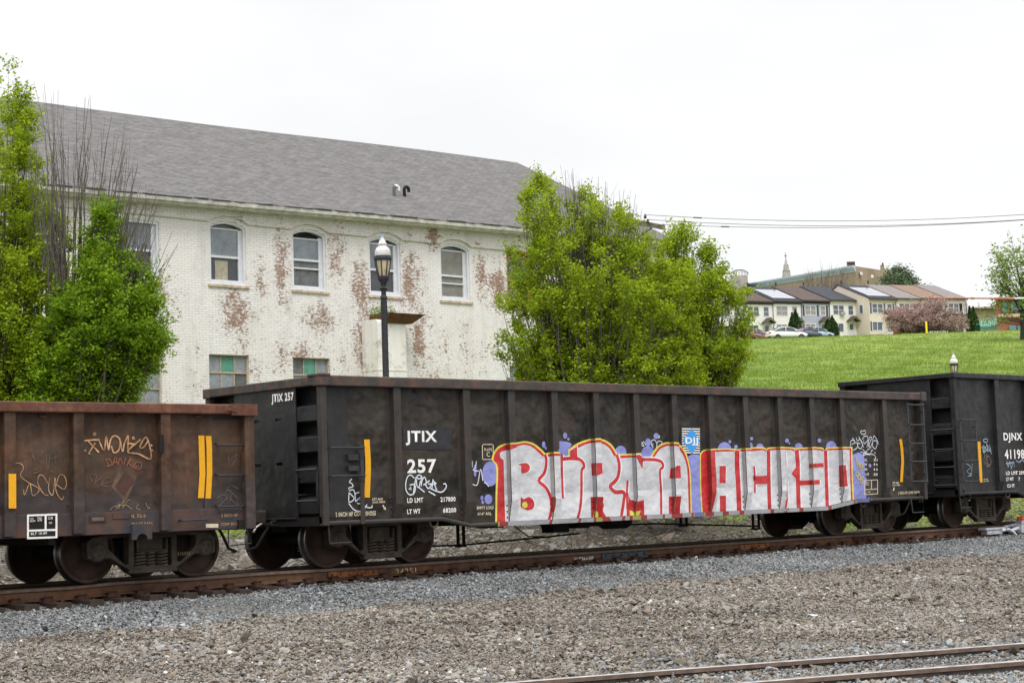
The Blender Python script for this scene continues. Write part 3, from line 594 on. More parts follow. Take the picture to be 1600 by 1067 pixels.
# jacking pad and routing plates on the brown car
mb = MB(); xa, zz = lx(cb, 210, 829); xb, _ = lx(cb, 241, 829); xm = (xa+xb)/2; w2 = (xb-xa)/2
arc = [(xm+.09*cos(t), .60+.085*sin(t)) for t in np.linspace(pi, 0, 9)]
mb.prism([[(xm-w2, .82), (xm-w2, .60)]+arc+[(xm+w2, .60), (xm+w2, .82)]], -1.545, -1.50); mb.build('jacking_pad', M['navy'], cb.root, bevel=.006)
def pl(c, x0, y0, x1, y1, mt, nm, off, th=.006):
    a = atY(x0, (y0+y1)/2, TR-c.hw+off); b = atY(x1, (y0+y1)/2, TR-c.hw+off); zm = atY((x0+x1)/2, y0, TR-c.hw+off)[2]; zn = atY((x0+x1)/2, y1, TR-c.hw+off)[2]
    mb = MB(); y = -c.hw+off; mb.box(a[0]-c.X0, b[0]-c.X0, y-th, y+.002, zn, zm); return mb.build(nm, mt, c.root)
pl(cb, 139, 805, 165, 816, M['clip'], 'card_holder', .095, .012); pl(cb, 143, 808, 162, 813.5, M['tread'], 'metal_card', .08, .004)
pl(cb, 176, 802, 201, 810, M['navy'], 'defect_card_board', .095, .012)
pl(cb, 248, 679, 255, 707, M['under'], 'bracket', .0, .02); pl(cb, 319, 779, 328, 795, M['navy'], 'placard_clip', .125, .02)
# diamond scar where a placard was
mb = MB(); cs = [(195, 736), (210, 751), (194, 775), (180, 760)]; P = [atY(a, b, TR-1.47) for a, b in cs]; mb.prism([[(p[0]-XB, p[2]) for p in P]], -1.473, -1.471); mb.build('placard_scar', simple('bare_rusted_scar', (.075, .036, .028), .8), cb.root)
mb = MB(); cs2 = [(190, 729), (214, 743), (211, 752), (196, 784), (192, 780), (174, 760), (180, 746)]; P = [atY(a, b, TR-1.47) for a, b in cs2]; mb.prism([[(p[0]-XB, p[2]) for p in P]], -1.4705, -1.469); mb.build('placard_halo', simple('pale_scraped_rust', (.105, .068, .046), .8, var=.5, scale=6), cb.root)
# hooks under the top rail of the brown car; corner casting
for px in (66, 185, 309):
    x, z = lx(cb, px, 649, .1); grab(cb.root, [[(x-.04, yb, z+.03), (x-.04, yb-.05, z-.02), (x+.04, yb-.05, z-.02), (x+.04, yb, z+.03)]], .012, 'tie_down_loop', M['brownchord'])
mb = MB(); mb.prism([[(15.9, 2.36), (16.36, 2.36), (16.36, 2.53), (15.9, 2.53)]], -1.655, -1.63); mb.prism([[(15.78, 2.44), (15.98, 2.50), (15.98, 2.40)]], -1.665, -1.654); mb.build('corner_casting', M['brownchord'], cb.root, bevel=.006)
mb = MB(); mb.box(-.04, .16, -1.66, -1.3, 2.99, 3.03); mb.box(16.2, 16.4, -1.665, -1.4, 2.82, 3.012); mb.build('corner_casting', M['chord'], cj.root, bevel=.01)
# stirrup steps
for c, xs_ in ((cj, (0.12, 15.75)), (cdx, (.05,))):
    for x in xs_: z = c.sz(x); grab(c.root, [[(x, -c.hw+.05, z+.02), (x, -c.hw+.02, z-.29), (x+.42, -c.hw+.02, z-.29), (x+.42, -c.hw+.05, z+.02)]], .015, 'stirrup_step', M['bar'])
grab(cb.root, [[(15.9, -1.5, .72), (15.9, -1.5, .45), (16.3, -1.5, .47), (16.3, -1.5, .72)]], .012, 'stirrup_step', M['bar'])
# tow loops and rods beneath the belly
for c, x in ((cj, 2.28), (cj, 14.05), (cdx, 2.1)):
    z = c.sz(x); pts = [(x+.085*cos(t), -c.hw+.08, z-.015+.10*sin(t)) for t in np.linspace(pi, 2*pi, 9)]; grab(c.root, [pts], .018, 'rope_loop', M['brownchord'] if c is cdx else M['truck'])
mb = MB(); P = lambda px, py, Y=TR-.35: (atY(px, py, Y)[0]-XJ, Y-TR, atY(px, py, Y)[2])
mb.tube([P(676, 853), P(700, 852), P(725, 851), P(860, 838), P(905, 833)], .018, 6)
mb.tube([P(1185, 822), P(1080, 819), P(1020, 818), P(985, 819)], .018, 6)
for px in (716, 725): a = P(px, 852); mb.box(a[0]-.022, a[0]+.022, a[1]-.02, a[1]+.02, a[2]-.02, .75)
a = P(720, 852); mb.box(a[0]-.12, a[0]+.12, a[1]-.02, a[1]+.02, a[2]-.03, a[2]+.015)
for px in (1064, 1073, 1177, 1186): a = P(px, 824 if px > 1100 else 820); mb.box(a[0]-.018, a[0]+.018, a[1]-.02, a[1]+.02, a[2]-.01, .75)
for px, py in ((1068, 821), (1181, 826)): a = P(px, py); mb.box(a[0]-.13, a[0]+.13, a[1]-.02, a[1]+.02, a[2]-.02, a[2]+.02)
mb.tube([P(840, 815), P(850, 826), P(862, 826), P(870, 818)], .02, 6); mb.tube([P(795, 815), P(826, 838), P(850, 838)], .012, 6)
mb.build('brake_rod', M['under'], cj.root)
mb = MB(); a = P(830, 820); b = P(980, 826)
mb.lathe([(0, 0), (.13, .02), (.15, .1), (.15, .62), (.13, .70), (0, .72)], (P(940, 812)[0], a[1], .52), 'x', 14); mb.box(P(855, 820)[0], P(880, 820)[0], -.5, -.2, .36, .6); mb.box(P(895, 820)[0], P(912, 820)[0], -.5, -.2, .42, .6); mb.box(P(752, 815)[0], P(778, 815)[0], -.5, -.2, .5, .6); mb.box(P(915, 818)[0], P(940, 818)[0], -.45, -.25, .44, .58)
mb.build('brake_cylinder', M['under'], cj.root, smooth=False)
for a_ in (P(1040, 818),): pass
# pipe between cars (cut lever and glad hand)
mb = MB(); q = lambda px, py, Y=TR-.6: (atY(px, py, Y)[0]-XB, Y-TR, atY(px, py, Y)[2]); mb.tube([q(384, 822), q(392, 848)], .014, 6); mb.build('cut_lever', M['bar'], cb.root)
mb = MB(); q = lambda px, py, Y=TR-.5: (atY(px, py, Y)[0]-XJ, Y-TR, atY(px, py, Y)[2]); mb.tube([q(396, 832), q(400, 824), q(409, 818)], .022, 8); mb.build('glad_hand', M['tread'], cj.root, smooth=True)
mb = MB(); q = lambda px, py, Y=TR-.4: (atY(px, py, Y)[0]-XJ, Y-TR, atY(px, py, Y)[2]); mb.tube([q(408, 818), q(440, 822), q(470, 815)], .02, 6); mb.build('train_line_pipe', M['under'], cj.root, smooth=True)
# ------------------------------------------------------------------ paint and lettering on the car sides
class Paint:
    """projects 2-D shapes (x,z in car frame) straight onto the near side: panels, post faces and post flanks"""
    def __init__(s, c): 
        s.c = c; s.n = 0; st = []; e = [0.0]; pf = -c.hw; pp = -c.hw+c.pd
        ps = sorted(c.posts); last = 0.0
        for p in ps: a, b = p-c.pw/2, p+c.pw/2; st.append((last, a, pp-.0065, False)); st.append((a, b, pf, True)); last = b
        st.append((last, c.L, pp-.0065, False)); s.st = st; s.ft = .975; s.pf = pf; s.pp = pp
    def clip(s, poly, ax, v, keep):       # keep>0: coord>=v
        out = []
        for i in range(len(poly)):
            a, b = poly[i], poly[(i+1) % len(poly)]; da = (a[ax]-v)*keep; db = (b[ax]-v)*keep
            if da >= 0: out.append(a)
            if (da > 0 > db) or (da < 0 < db): t = da/(da-db); out.append((a[0]+(b[0]-a[0])*t, a[1]+(b[1]-a[1])*t))
        return out
    def put(s, tris, lay):
        mb = MB(); c = s.c; off = .0022*(lay+1)
        off0 = off
        for ti, t in enumerate(tris):
            off = off0+(ti % 41)*.00004
            xa = min(p[0] for p in t); xb = max(p[0] for p in t)
            for (a, b, y, isp) in s.st:
                if xb <= a or xa >= b: continue
                q = s.clip(s.clip(t, 0, a, 1), 0, b, -1)
                if len(q) < 3: continue
                if not isp:
                    zb = [(a, c.sz(a)+.0), (b, c.sz(b))]
                    # bottom edge: clip against the local sill line (affine)
                    for x0, x1 in [(k[0], l[0]) for k, l in zip(c.sill[:-1], c.sill[1:])]:
                        p1 = s.clip(s.clip(q, 0, x0, 1), 0, x1, -1)
                        if len(p1) < 3: continue
                        z0, z1 = c.sz(x0+1e-6), c.sz(x1-1e-6); g = (z1-z0)/(x1-x0); sh = [(p[0], p[1]-(z0+g*(p[0]-x0))) for p in p1]
                        p2 = [(p[0], p[1]+(z0+g*(p[0]-x0))) for p in s.clip(sh, 1, .0, 1)] if any(p[1] < 0 for p in sh) else p1
                        if len(p2) >= 3: mb.add([(p[0], y-off-(0.0), p[1]) for p in p2], [tuple(range(len(p2)))])
                        p3 = [(p[0], p[1]+(z0+g*(p[0]-x0))) for p in s.clip(s.clip(sh, 1, -.02, 1), 1, .055, -1)]
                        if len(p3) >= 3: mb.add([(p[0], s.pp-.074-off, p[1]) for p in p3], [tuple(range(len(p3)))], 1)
                else:
                    z_ = c.sz((a+b)/2); p3 = s.clip(s.clip(q, 1, z_-.02, 1), 1, z_+.055, -1)
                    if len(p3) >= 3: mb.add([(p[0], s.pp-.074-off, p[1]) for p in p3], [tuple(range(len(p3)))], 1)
                    up = s.clip(q, 1, s.ft, 1)
                    if len(up) >= 3: mb.add([(p[0], y-off, p[1]) for p in up], [tuple(range(len(up)))])
                    bz = c.sz((a+b)/2)+.055; dn = s.clip(s.clip(q, 1, s.ft, -1), 1, bz, 1)
                    if len(dn) >= 3: k = lambda z: (s.pp-.025)+(s.pf-(s.pp-.025))*(z-bz)/(s.ft-bz); mb.add([(p[0], k(p[1])-off, p[1]) for p in dn], [tuple(range(len(dn)))])
            for (a, b, y, isp) in s.st:      # flank facing the camera (-x side)
                if isp and xa < a < xb:
                    zs = []
                    for i in range(3):
                        p, r_ = t[i], t[(i+1) % 3]
                        if (p[0]-a)*(r_[0]-a) < 0: zs.append(p[1]+(r_[1]-p[1])*(a-p[0])/(r_[0]-p[0]))
                    if len(zs) == 2:
                        z0, z1 = max(min(zs), s.ft), max(zs)
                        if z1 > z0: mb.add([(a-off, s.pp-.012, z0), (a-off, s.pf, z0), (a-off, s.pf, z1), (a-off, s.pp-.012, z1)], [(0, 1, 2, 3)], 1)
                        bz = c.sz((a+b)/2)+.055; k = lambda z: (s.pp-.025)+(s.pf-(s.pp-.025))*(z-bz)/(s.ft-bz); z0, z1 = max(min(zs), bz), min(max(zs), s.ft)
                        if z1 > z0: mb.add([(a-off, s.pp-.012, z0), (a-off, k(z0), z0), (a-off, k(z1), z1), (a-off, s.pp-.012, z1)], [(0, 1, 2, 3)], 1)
        return mb
    def tri(s, poly):
        T = tessellate_polygon([[Vector((p[0], p[1], 0)) for p in poly]]); return [tuple(poly[i] for i in t) for t in T]
    def paint(s, polys, mt, name, lay, parent=None):
        tr = []
        for p in polys: tr += s.tri(p)
        mb = s.put(tr, lay)
        key = [k for k in SHADED if M[k] is mt]
        if mb.v: return mb.build(name, [mt, SHADED[key[0]] if key else mt], parent or s.c.root, recalc=False)
def W(c, pts, org, sc, off=None):       # enlarged-photo coordinates to car-side coordinates
    Y = TR-c.hw+(c.pd if off is None else off); o = []
    for x, y in pts: p = atY(org[0]+x/sc, org[1]+y/sc, Y); o.append((p[0]-c.X0, p[2]))
    return o
def ribbon(pts, w, closed=False):        # polyline to quads and joint discs
    out = []
    for a, b in zip(pts[:-1], pts[1:]):
        d = math.hypot(b[0]-a[0], b[1]-a[1]); 
        if d < 1e-6: continue
        nx, nz = -(b[1]-a[1])/d*w/2, (b[0]-a[0])/d*w/2
        out.append([(a[0]+nx, a[1]+nz), (b[0]+nx, b[1]+nz), (b[0]-nx, b[1]-nz), (a[0]-nx, a[1]-nz)])
    return out
def smoothp(pts, k=4):
    P = [np.array(p, float) for p in pts]; P = [2*P[0]-P[1]]+P+[2*P[-1]-P[-2]]; out = []
    for i in range(1, len(P)-2):
        for t in np.linspace(0, 1, k, endpoint=False):
            a, b, c_, d = P[i-1:i+3]; out.append(tuple(.5*((2*b)+(-a+c_)*t+(2*a-5*b+4*c_-d)*t*t+(-a+3*b-3*c_+d)*t**3)))
    return out+[tuple(P[-2])]
def auto(P, lim=48):       # round the gentle corners of an outline, keep the sharp ones
    n = len(P); A = [np.array(p, float) for p in P]; sharp = []
    for i in range(n):
        u, v = A[i]-A[i-1], A[(i+1) % n]-A[i]; c_ = (u@v)/(np.linalg.norm(u)*np.linalg.norm(v)+1e-9); sharp.append(math.degrees(math.acos(max(-1, min(1, c_)))) > lim)
    st = [i for i in range(n) if sharp[i]]
    if len(st) < 2: return P
    out = []
    for a, b in zip(st, st[1:]+[st[0]+n]):
        seg = [P[k % n] for k in range(a, b+1)]; out += smoothp(seg, 4)[:-1] if len(seg) > 3 else seg[:-1]
    return out
def ribquad(pts, w):   # one mitred ribbon as a list of quads (no overlap at joints)
    P = np.array(pts); n = len(P); L, R = [], []
    for i in range(n):
        a = P[max(i-1, 0)]; b = P[min(i+1, n-1)]; d = b-a; d = d/(np.linalg.norm(d)+1e-9); nn_ = np.array([-d[1], d[0]])*w/2; L.append(tuple(P[i]+nn_)); R.append(tuple(P[i]-nn_))
    return [[L[i], L[i+1], R[i+1], R[i]] for i in range(n-1)]
pj = Paint(cj); G1 = ((740, 650), 5.0); G2 = ((1040, 640), 4.7059)
w1 = lambda pts: W(cj, pts, *G1); w2_ = lambda pts: W(cj, pts, *G2)
def ell(cx_, cy_, rx, ry=None, n=18): ry = ry or rx; return [(cx_+rx*cos(t), cy_+ry*sin(t)) for t in np.linspace(0, 2*pi, n, endpoint=False)]
# violet background blobs
pur = [w1(ell(128, 450, 64, 98)), w1(ell(112, 648, 30, 38)), w1(ell(62, 638, 12, 18)), w1(ell(68, 672, 10, 14)), w1(ell(8, 425, 12, 48)), w1(ell(545, 222, 14, 26)), w1(ell(560, 250, 8, 13)), w1([(625, 272), (640, 250), (668, 235), (666, 195), (720, 198), (752, 208), (765, 224), (738, 262), (735, 340), (680, 340), (668, 285)]),
       w1(ell(712, 152, 17, 24)), w1(ell(737, 180, 9, 12)), w1(ell(1145, 285, 46, 54)), w1(ell(1360, 205, 22, 32)), w1(ell(1392, 224, 10, 14)), w1(ell(1423, 155, 20, 24)), w1(ell(1357, 290, 50, 56)),
       w2_(ell(430, 290, 50, 52)), w2_(ell(470, 235, 10, 12)), w2_(ell(515, 275, 13, 18)), w2_(ell(630, 212, 12, 12)), w2_(ell(620, 265, 18, 24)), w2_(ell(690, 272, 26, 24)), w2_(ell(890, 228, 15, 16)), w2_(ell(908, 247, 6, 8)), w2_(ell(975, 278, 30, 34)), w2_(ell(1128, 226, 14, 16)), w2_(ell(1215, 278, 40, 48)), w2_(ell(1500, 410, 10, 14)), w2_(ell(1492, 655, 8, 12)),
       w2_([(1372, 330), (1420, 312), (1455, 335), (1462, 420), (1460, 490), (1476, 505), (1474, 545), (1464, 560), (1470, 610), (1478, 680), (1478, 700), (1372, 760)]), w2_([(175, 860), (178, 400), (160, 345), (200, 322), (235, 328), (262, 340), (262, 860)])]
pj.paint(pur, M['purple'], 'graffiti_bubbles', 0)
top1 = [(185, 240), (250, 212), (325, 207), (400, 195), (470, 215), (530, 262), (555, 290), (600, 280), (668, 282), (671, 330), (735, 322), (735, 262), (800, 215), (880, 184), (950, 174), (1020, 185), (1080, 228), (1120, 295), (1200, 294), (1272, 290), (1298, 358), (1310, 326), (1370, 322), (1405, 268), (1450, 222), (1520, 198)]
A_r = [(0, 238), (60, 242), (100, 255), (142, 305), (170, 390), (182, 500), (192, 870)]
toW = lambda l1, l2: w1(l1)+w2_(l2)
sil1 = toW([(160, 940), (165, 850), (168, 600), (172, 400), (140, 345), (145, 300)]+top1, A_r)
top2 = [(248, 322), (298, 290), (500, 286), (518, 308), (535, 286), (620, 284), (630, 276), (720, 276), (740, 292), (762, 276), (930, 276), (945, 298), (970, 280), (1140, 276), (1160, 300), (1185, 276), (1370, 272), (1374, 500), (1388, 800)]
sil2 = w2_([(262, 880), (262, 780), (250, 560)]+top2)
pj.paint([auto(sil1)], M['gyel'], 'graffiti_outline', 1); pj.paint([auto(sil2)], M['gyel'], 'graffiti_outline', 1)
inset = lambda pts, dx, dy: [(x+dx, y+dy) for x, y in pts]
r1 = toW([(175, 940), (178, 850), (182, 600), (187, 402), (152, 345), (158, 302)]+[(192, 254), (252, 224), (325, 219), (400, 208), (464, 228), (522, 274), (552, 303), (600, 293), (657, 296), (663, 344), (746, 334), (747, 272), (806, 228), (884, 197), (950, 187), (1014, 198), (1072, 240), (1114, 308), (1200, 306), (1263, 303), (1299, 392), (1318, 340), (1378, 334), (1414, 280), (1456, 234), (1522, 211)], [(0, 250), (56, 254), (94, 266), (133, 312), (161, 394), (173, 500), (183, 870)])
r2 = w2_([(270, 880), (270, 780), (258, 560), (256, 330), (300, 299), (496, 295), (518, 320), (538, 296), (622, 294), (632, 286), (716, 286), (740, 304), (766, 286), (926, 286), (944, 310), (974, 290), (1136, 286), (1160, 312), (1188, 286), (1360, 282), (1364, 500), (1376, 800)])
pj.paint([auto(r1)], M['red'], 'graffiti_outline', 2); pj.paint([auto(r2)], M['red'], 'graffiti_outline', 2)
s1 = toW([(240, 940), (243, 850), (235, 600), (230, 345), (203, 322), (200, 292), (212, 278), (240, 270), (328, 238), (400, 226), (455, 244), (508, 290), (548, 322), (600, 312), (640, 312), (662, 362), (800, 330), (806, 252), (880, 218), (950, 206), (1006, 217), (1060, 256), (1108, 325), (1200, 324), (1240, 320), (1299, 440), (1330, 352), (1384, 350), (1424, 294), (1462, 250), (1524, 229)], [(0, 266), (50, 270), (84, 282), (120, 328), (147, 400), (158, 500), (168, 870)])
s2 = w2_([(325, 880), (330, 770), (342, 560), (334, 420), (330, 310), (494, 306), (500, 330), (540, 308), (622, 306), (712, 298), (740, 318), (768, 298), (922, 298), (944, 330), (976, 302), (1132, 298), (1160, 324), (1190, 298), (1348, 294), (1352, 500), (1366, 800)])
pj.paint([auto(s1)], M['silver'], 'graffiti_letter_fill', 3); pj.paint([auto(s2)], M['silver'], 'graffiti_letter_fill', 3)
# separating strokes: (points in enlarged coordinates, width, frame)
strokes = [([(552, 300), (562, 350), (548, 440), (503, 503), (560, 560), (596, 640), (602, 720), (585, 800), (552, 900)], 20, 1),
           ([(682, 300), (682, 400), (684, 500), (690, 640)], 20, 1), ([(690, 335), (760, 330), (820, 338), (852, 368), (855, 400), (838, 430), (836, 600), (826, 720), (800, 820), (780, 900)], 19, 1),
           ([(1112, 300), (1132, 380), (1122, 470), (1092, 515), (1060, 547), (1100, 592), (1168, 596), (1164, 680), (1128, 900)], 22, 1),
           ([(1310, 338), (1400, 340), (1450, 350), (1474, 378), (1470, 402), (1450, 432), (1458, 600), (1460, 900)], 17, 1),
           ([(1197, 500), (1192, 620), (1206, 900)], 16, 1)]
strokes2 = [([(520, 300), (520, 420), (530, 600), (540, 870)], 34, 2), ([(750, 300), (752, 440), (755, 600), (764, 870)], 26, 2), ([(868, 300), (876, 425)], 15, 2), ([(645, 415), (650, 500), (650, 610)], 13, 2),
            ([(958, 300), (966, 400), (968, 560), (978, 870)], 30, 2), ([(1170, 298), (1176, 500), (1188, 870)], 24, 2), ([(881, 535), (884, 640)], 16, 2)]
shapes1 = [[(747, 330), (747, 270), (802, 236), (806, 330)], ell(0, 0, 1)[:0], [(345, 372), (400, 365), (425, 378), (434, 400), (425, 428), (395, 445), (366, 447), (364, 385)], [(362, 630), (385, 648), (420, 630), (452, 645), (470, 690), (455, 725), (420, 735), (385, 722), (362, 700)],
           [(912, 367), (965, 365), (995, 380), (1000, 410), (980, 440), (940, 462), (915, 463)], [(908, 630), (972, 630), (1012, 690), (1005, 740), (1055, 830), (1060, 900), (915, 900)],
           [(1203, 600), (1215, 648), (1252, 666), (1325, 650), (1332, 900), (1205, 900)], [(1228, 308), (1262, 300), (1285, 330), (1308, 350), (1318, 330), (1315, 400), (1300, 440)]]
shapes2 = [[(22, 505), (28, 435), (48, 412), (82, 412), (98, 440), (100, 505)], [(18, 636), (102, 636), (98, 880), (20, 880)], [(392, 412), (438, 412), (436, 540), (392, 540)], [(393, 632), (438, 630), (440, 880), (398, 880)], [(635, 487), (760, 483), (760, 545), (648, 548)],
           [(888, 642), (896, 648), (882, 735), (864, 735), (870, 690)], [(950, 425), (918, 468), (950, 505), (962, 500), (962, 430)], [(1048, 398), (1155, 390), (1158, 420), (1050, 428)], [(978, 520), (1128, 514), (1128, 546), (980, 556)], [(1268, 408), (1292, 405), (1306, 562), (1272, 567)], [(850, 745), (870, 742), (870, 880), (852, 880)]]
shapes1 = [s for s in shapes1 if s]
def exps(pts, d):        # grow a shape about its middle by d
    P = np.array(pts, float); c0 = P.mean(0); v = P-c0; l = np.linalg.norm(v, axis=1)[:, None]; return [tuple(q) for q in c0+v*(1+d/l)]
S_ = G1[1]*66.0
def polys(exp, dx=0):
    out = []
    for pts, w_, k in strokes+strokes2:
        f = w1 if k == 1 else w2_; q = f([(x+dx, y) for x, y in smoothp(pts, 4)]); sc = (w_+exp)/(G1[1] if k == 1 else G2[1])
        px = (740 if k == 1 else 1040)+pts[0][0]/(5 if k == 1 else 4.7); mpp = 131850/(3750-px)**2     # metres along the car per pixel
        out += ribquad(q, sc*mpp)
    for s in [auto(z) for z in shapes1]: out.append(w1([(x+dx, y) for x, y in exps(s, exp*.55)] if exp else s))
    for s in shapes2: out.append(w2_([(x+dx, y) for x, y in exps(s, exp*.55)] if exp else s))
    return out
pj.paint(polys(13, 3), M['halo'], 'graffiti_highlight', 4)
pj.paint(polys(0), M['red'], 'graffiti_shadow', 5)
pj.paint([w1(ell(393, 693, 22, 25)), w1([(930, 740), (952, 748), (962, 788), (982, 802), (965, 900), (930, 900)]), w1([(1212, 735), (1240, 744), (1290, 738), (1282, 765), (1275, 900), (1215, 900)])], M['gyel'], 'graffiti_accent', 6)
# --- lettering helper: text squeezed into a box given by its photo corners
def letter(c, s, x0, y0, x1, y1, mt, off=None, bold=.02, name='lettering', y1b=None, lay=.004, slant=0):
    Y = TR-c.hw+(c.pd-.0065 if off is None else off)
    A = atY(x0, (y0+y1)/2, Y); B = atY(x1, (y0+y1)/2, Y); T = atY((x0+x1)/2, y0, Y)[2]; Bo = atY((x0+x1)/2, y1, Y)[2]
    cu = bpy.data.curves.new('t', 'FONT'); cu.body = s; cu.offset = bold; cu.resolution_u = 3; cu.space_character = 1.12; cu.fill_mode = 'FRONT'; to = bpy.data.objects.new('t', cu); COL.objects.link(to)
    dg = bpy.context.evaluated_depsgraph_get(); me = bpy.data.meshes.new_from_object(to.evaluated_get(dg)); bpy.data.objects.remove(to)
    V = np.array([v.co[:] for v in me.vertices]); mn, mx = V.min(0), V.max(0); sx = (B[0]-A[0])/(mx[0]-mn[0]); sz = (T-Bo)/(mx[1]-mn[1])
    for v in me.vertices: x, z = (v.co.x-mn[0])*sx, (v.co.y-mn[1])*sz; v.co = (A[0]-c.X0+x+z*slant, Y-TR-lay, Bo+z)
    me.materials.clear(); me.materials.append(mt); me.name = name; o = bpy.data.objects.new(name, me); COL.objects.link(o); o.parent = c.root; return o
def rect(c, x0, y0, x1, y1, mt, name, off=None, lay=.002):
    Y = TR-c.hw+(c.pd-.0065 if off is None else off); P = [atY(x, y, Y) for x, y in ((x0, y0), (x1, y0), (x1, y1), (x0, y1))]
    mb = MB(); mb.add([(p[0]-c.X0, Y-TR-lay, p[2]) for p in P], [(0, 1, 2, 3)]); return mb.build(name, mt, c.root)
def box_lines(c, quads, mt, name, off=None, lay=.004):     # several photo rectangles as one decal
    Y = TR-c.hw+(c.pd-.0065 if off is None else off); mb = MB()
    for q in quads:
        P = [atY(x, y, Y) for x, y in q]; mb.add([(p[0]-c.X0, Y-TR-lay, p[2]) for p in P], [(0, 1, 2, 3)])
    return mb.build(name, mt, c.root)
def scrib(c, strokes_, org, sc, wpx, mt, name='paint_marker_tag', off=None, lay=.006):
    Y = TR-c.hw+(c.pd-.0065 if off is None else off); mb = MB()
    for st in strokes_:
        sp = smoothp(st, 5) if len(st) > 2 else st; P = [atY(org[0]+x/sc, org[1]+y/sc, Y) for x, y in sp]; px = org[0]+st[0][0]/sc; mpp = 131850/(3750-px)**2
        for q in ribquad([(p[0]-c.X0, p[2]) for p in P], wpx*mpp*.9): mb.add([(a, Y-TR-lay-(len(mb.f) % 50)*.00004, b) for a, b in q], [(0, 1, 2, 3)])
    return mb.build(name, mt, c.root, recalc=False)
# black car lettering
rect(cj, 629, 668, 706, 702, M['patch'], 'repaint_patch'); box_lines(cj, [[(508, 604), (541, 604), (545, 700), (513, 700)], [(513, 700), (545, 700), (546, 806), (516, 806)]], M['black2'], 'repaint_patch', lay=.0012)
letter(cj, 'JTIX', 633.5, 673, 682.5, 695.5, M['white'], bold=.03); letter(cj, '257', 636, 717, 681.5, 739, M['white'], bold=.03)
letter(cj, 'LD LMT', 636, 777.5, 661, 785, M['white'], bold=.03); letter(cj, '217800', 688, 776, 711.5, 783.5, M['white'], bold=.03)
letter(cj, 'LT WT', 636, 795, 656.5, 802.5, M['white'], bold=.03); letter(cj, '68200', 692, 793, 712.5, 800.5, M['white'], bold=.03)
letter(cj, '2 INCH HF COMP SHOES', 524, 799, 587, 806, M['cream'], bold=.03); letter(cj, 'LIFT AND', 581.5, 777.5, 598, 781.5, M['cream'], bold=.03); letter(cj, 'JACK HERE', 581.5, 782.5, 601.5, 786.5, M['cream'], bold=.03)
box_lines(cj, [[(597, 789.5), (599, 788.5), (601.5, 793), (599.8, 794)], [(598.5, 794.5), (602.5, 791.5), (602.5, 796.5), (602.4, 796.5)]], M['cream'], 'arrow_mark')
letter(cj, 'EMPTY LOAD', 745, 790.5, 771, 795.5, M['cream'], bold=.03); letter(cj, '3/16" ADJ.', 746, 800, 768, 805.5, M['cream'], bold=.03)
box_lines(cj, [[(752.8, 693.5), (771, 693.5), (771, 694.7), (752.8, 694.7)], [(752.8, 717), (771, 717), (771, 718.2), (752.8, 718.2)], [(752.8, 693.5), (754, 693.5), (754.2, 718.2), (753, 718.2)], [(769.8, 693.5), (771, 693.5), (771, 718.2), (769.8, 718.2)]], M['cream'], 'plate_mark')
letter(cj, 'PLATE', 756.5, 700, 768.5, 704.5, M['cream'], bold=.02); letter(cj, 'C', 760, 706, 765, 713.5, M['cream'], bold=.02)
letter(cj, 'LIFT AND', 1394, 752.3, 1404.3, 755.8, M['cream'], bold=.03); letter(cj, 'JACK HERE', 1394, 756.5, 1406, 759.5, M['cream'], bold=.03); letter(cj, '2 INCH HF COMP SHOES', 1403, 767.3, 1437, 771.6, M['cream'], bold=.03)
box_lines(cj, [[(1396, 761), (1397.5, 761), (1397, 766.5), (1395, 766)]], M['cream'], 'arrow_mark')
for y, a, b in ((716.3, 'IL', '52 6'), (723.5, 'IW', '9 6'), (731, 'IH', '6 6'), (739, 'CU FT', '3242')):
    letter(cj, a, 1351, y, 1351+(6.7 if len(a) > 2 else 3.6), y+4, M['white'], bold=.02); letter(cj, b, 1365, y, 1371, y+4, M['white'], bold=.02)
def cons(c, x0, y0, x1, y1, f=.62, g=.72, t=1.4, mt=None, slope=0.0, bgm=None, off=None):
    s = lambda x, y: (x, y+slope*(x-x0)); H_ = y1-y0; xm = x0+(x1-x0)*f; ym = y0+H_*g
    if bgm: box_lines(c, [[s(x0, y0), s(x1, y0), s(x1, y1), s(x0, y1)]], bgm, 'stencil_panel', off, .003)
    Q = lambda a, b, c_, d: [s(a, b), s(c_, b), s(c_, d), s(a, d)]
    box_lines(c, [Q(x0, y0, x1, y0+t), Q(x0, y1-t, x1, y1), Q(x0, y0+t, x0+t, y1-t), Q(x1-t, y0+t, x1, y1-t), Q(xm, y0+t, xm+t, ym), Q(x0+t, ym, x1-t, ym+t)], mt or M['cream'], 'stencil_box', off)
cons(cj, 1350.3, 750, 1371.5, 773, .5, .62, 1.1, slope=-.06)
letter(cj, 'RPKD', 1353, 753, 1357.5, 755, M['cream'], bold=.02); letter(cj, 'ABDN', 1353, 756, 1357.5, 758, M['cream'], bold=.02); letter(cj, 'LUBE', 1353.5, 767.5, 1360, 769.5, M['cream'], bold=.02)
# round emblem plate with diamond, upper middle
rect(cj, 1062.8, 665, 1095.6, 709.5, M['black2'], 'emblem_sheet', lay=.003)
box_lines(cj, [[(1065.2, 668.8+k*3.72), (1093.4, 669.2+k*3.70), (1093.4, 671.0+k*3.70), (1065.2, 670.6+k*3.72)] for k in range(11)], M['white'], 'emblem_stripes', lay=.005)
box_lines(cj, [[(1080.3, 668.8), (1093.6, 689), (1080.8, 709), (1066.2, 688)]], M['djjblue'], 'emblem_diamond', lay=.007)
letter(cj, 'DJJ', 1070.5, 683, 1090.3, 696, M['white'], bold=.035, lay=.010)
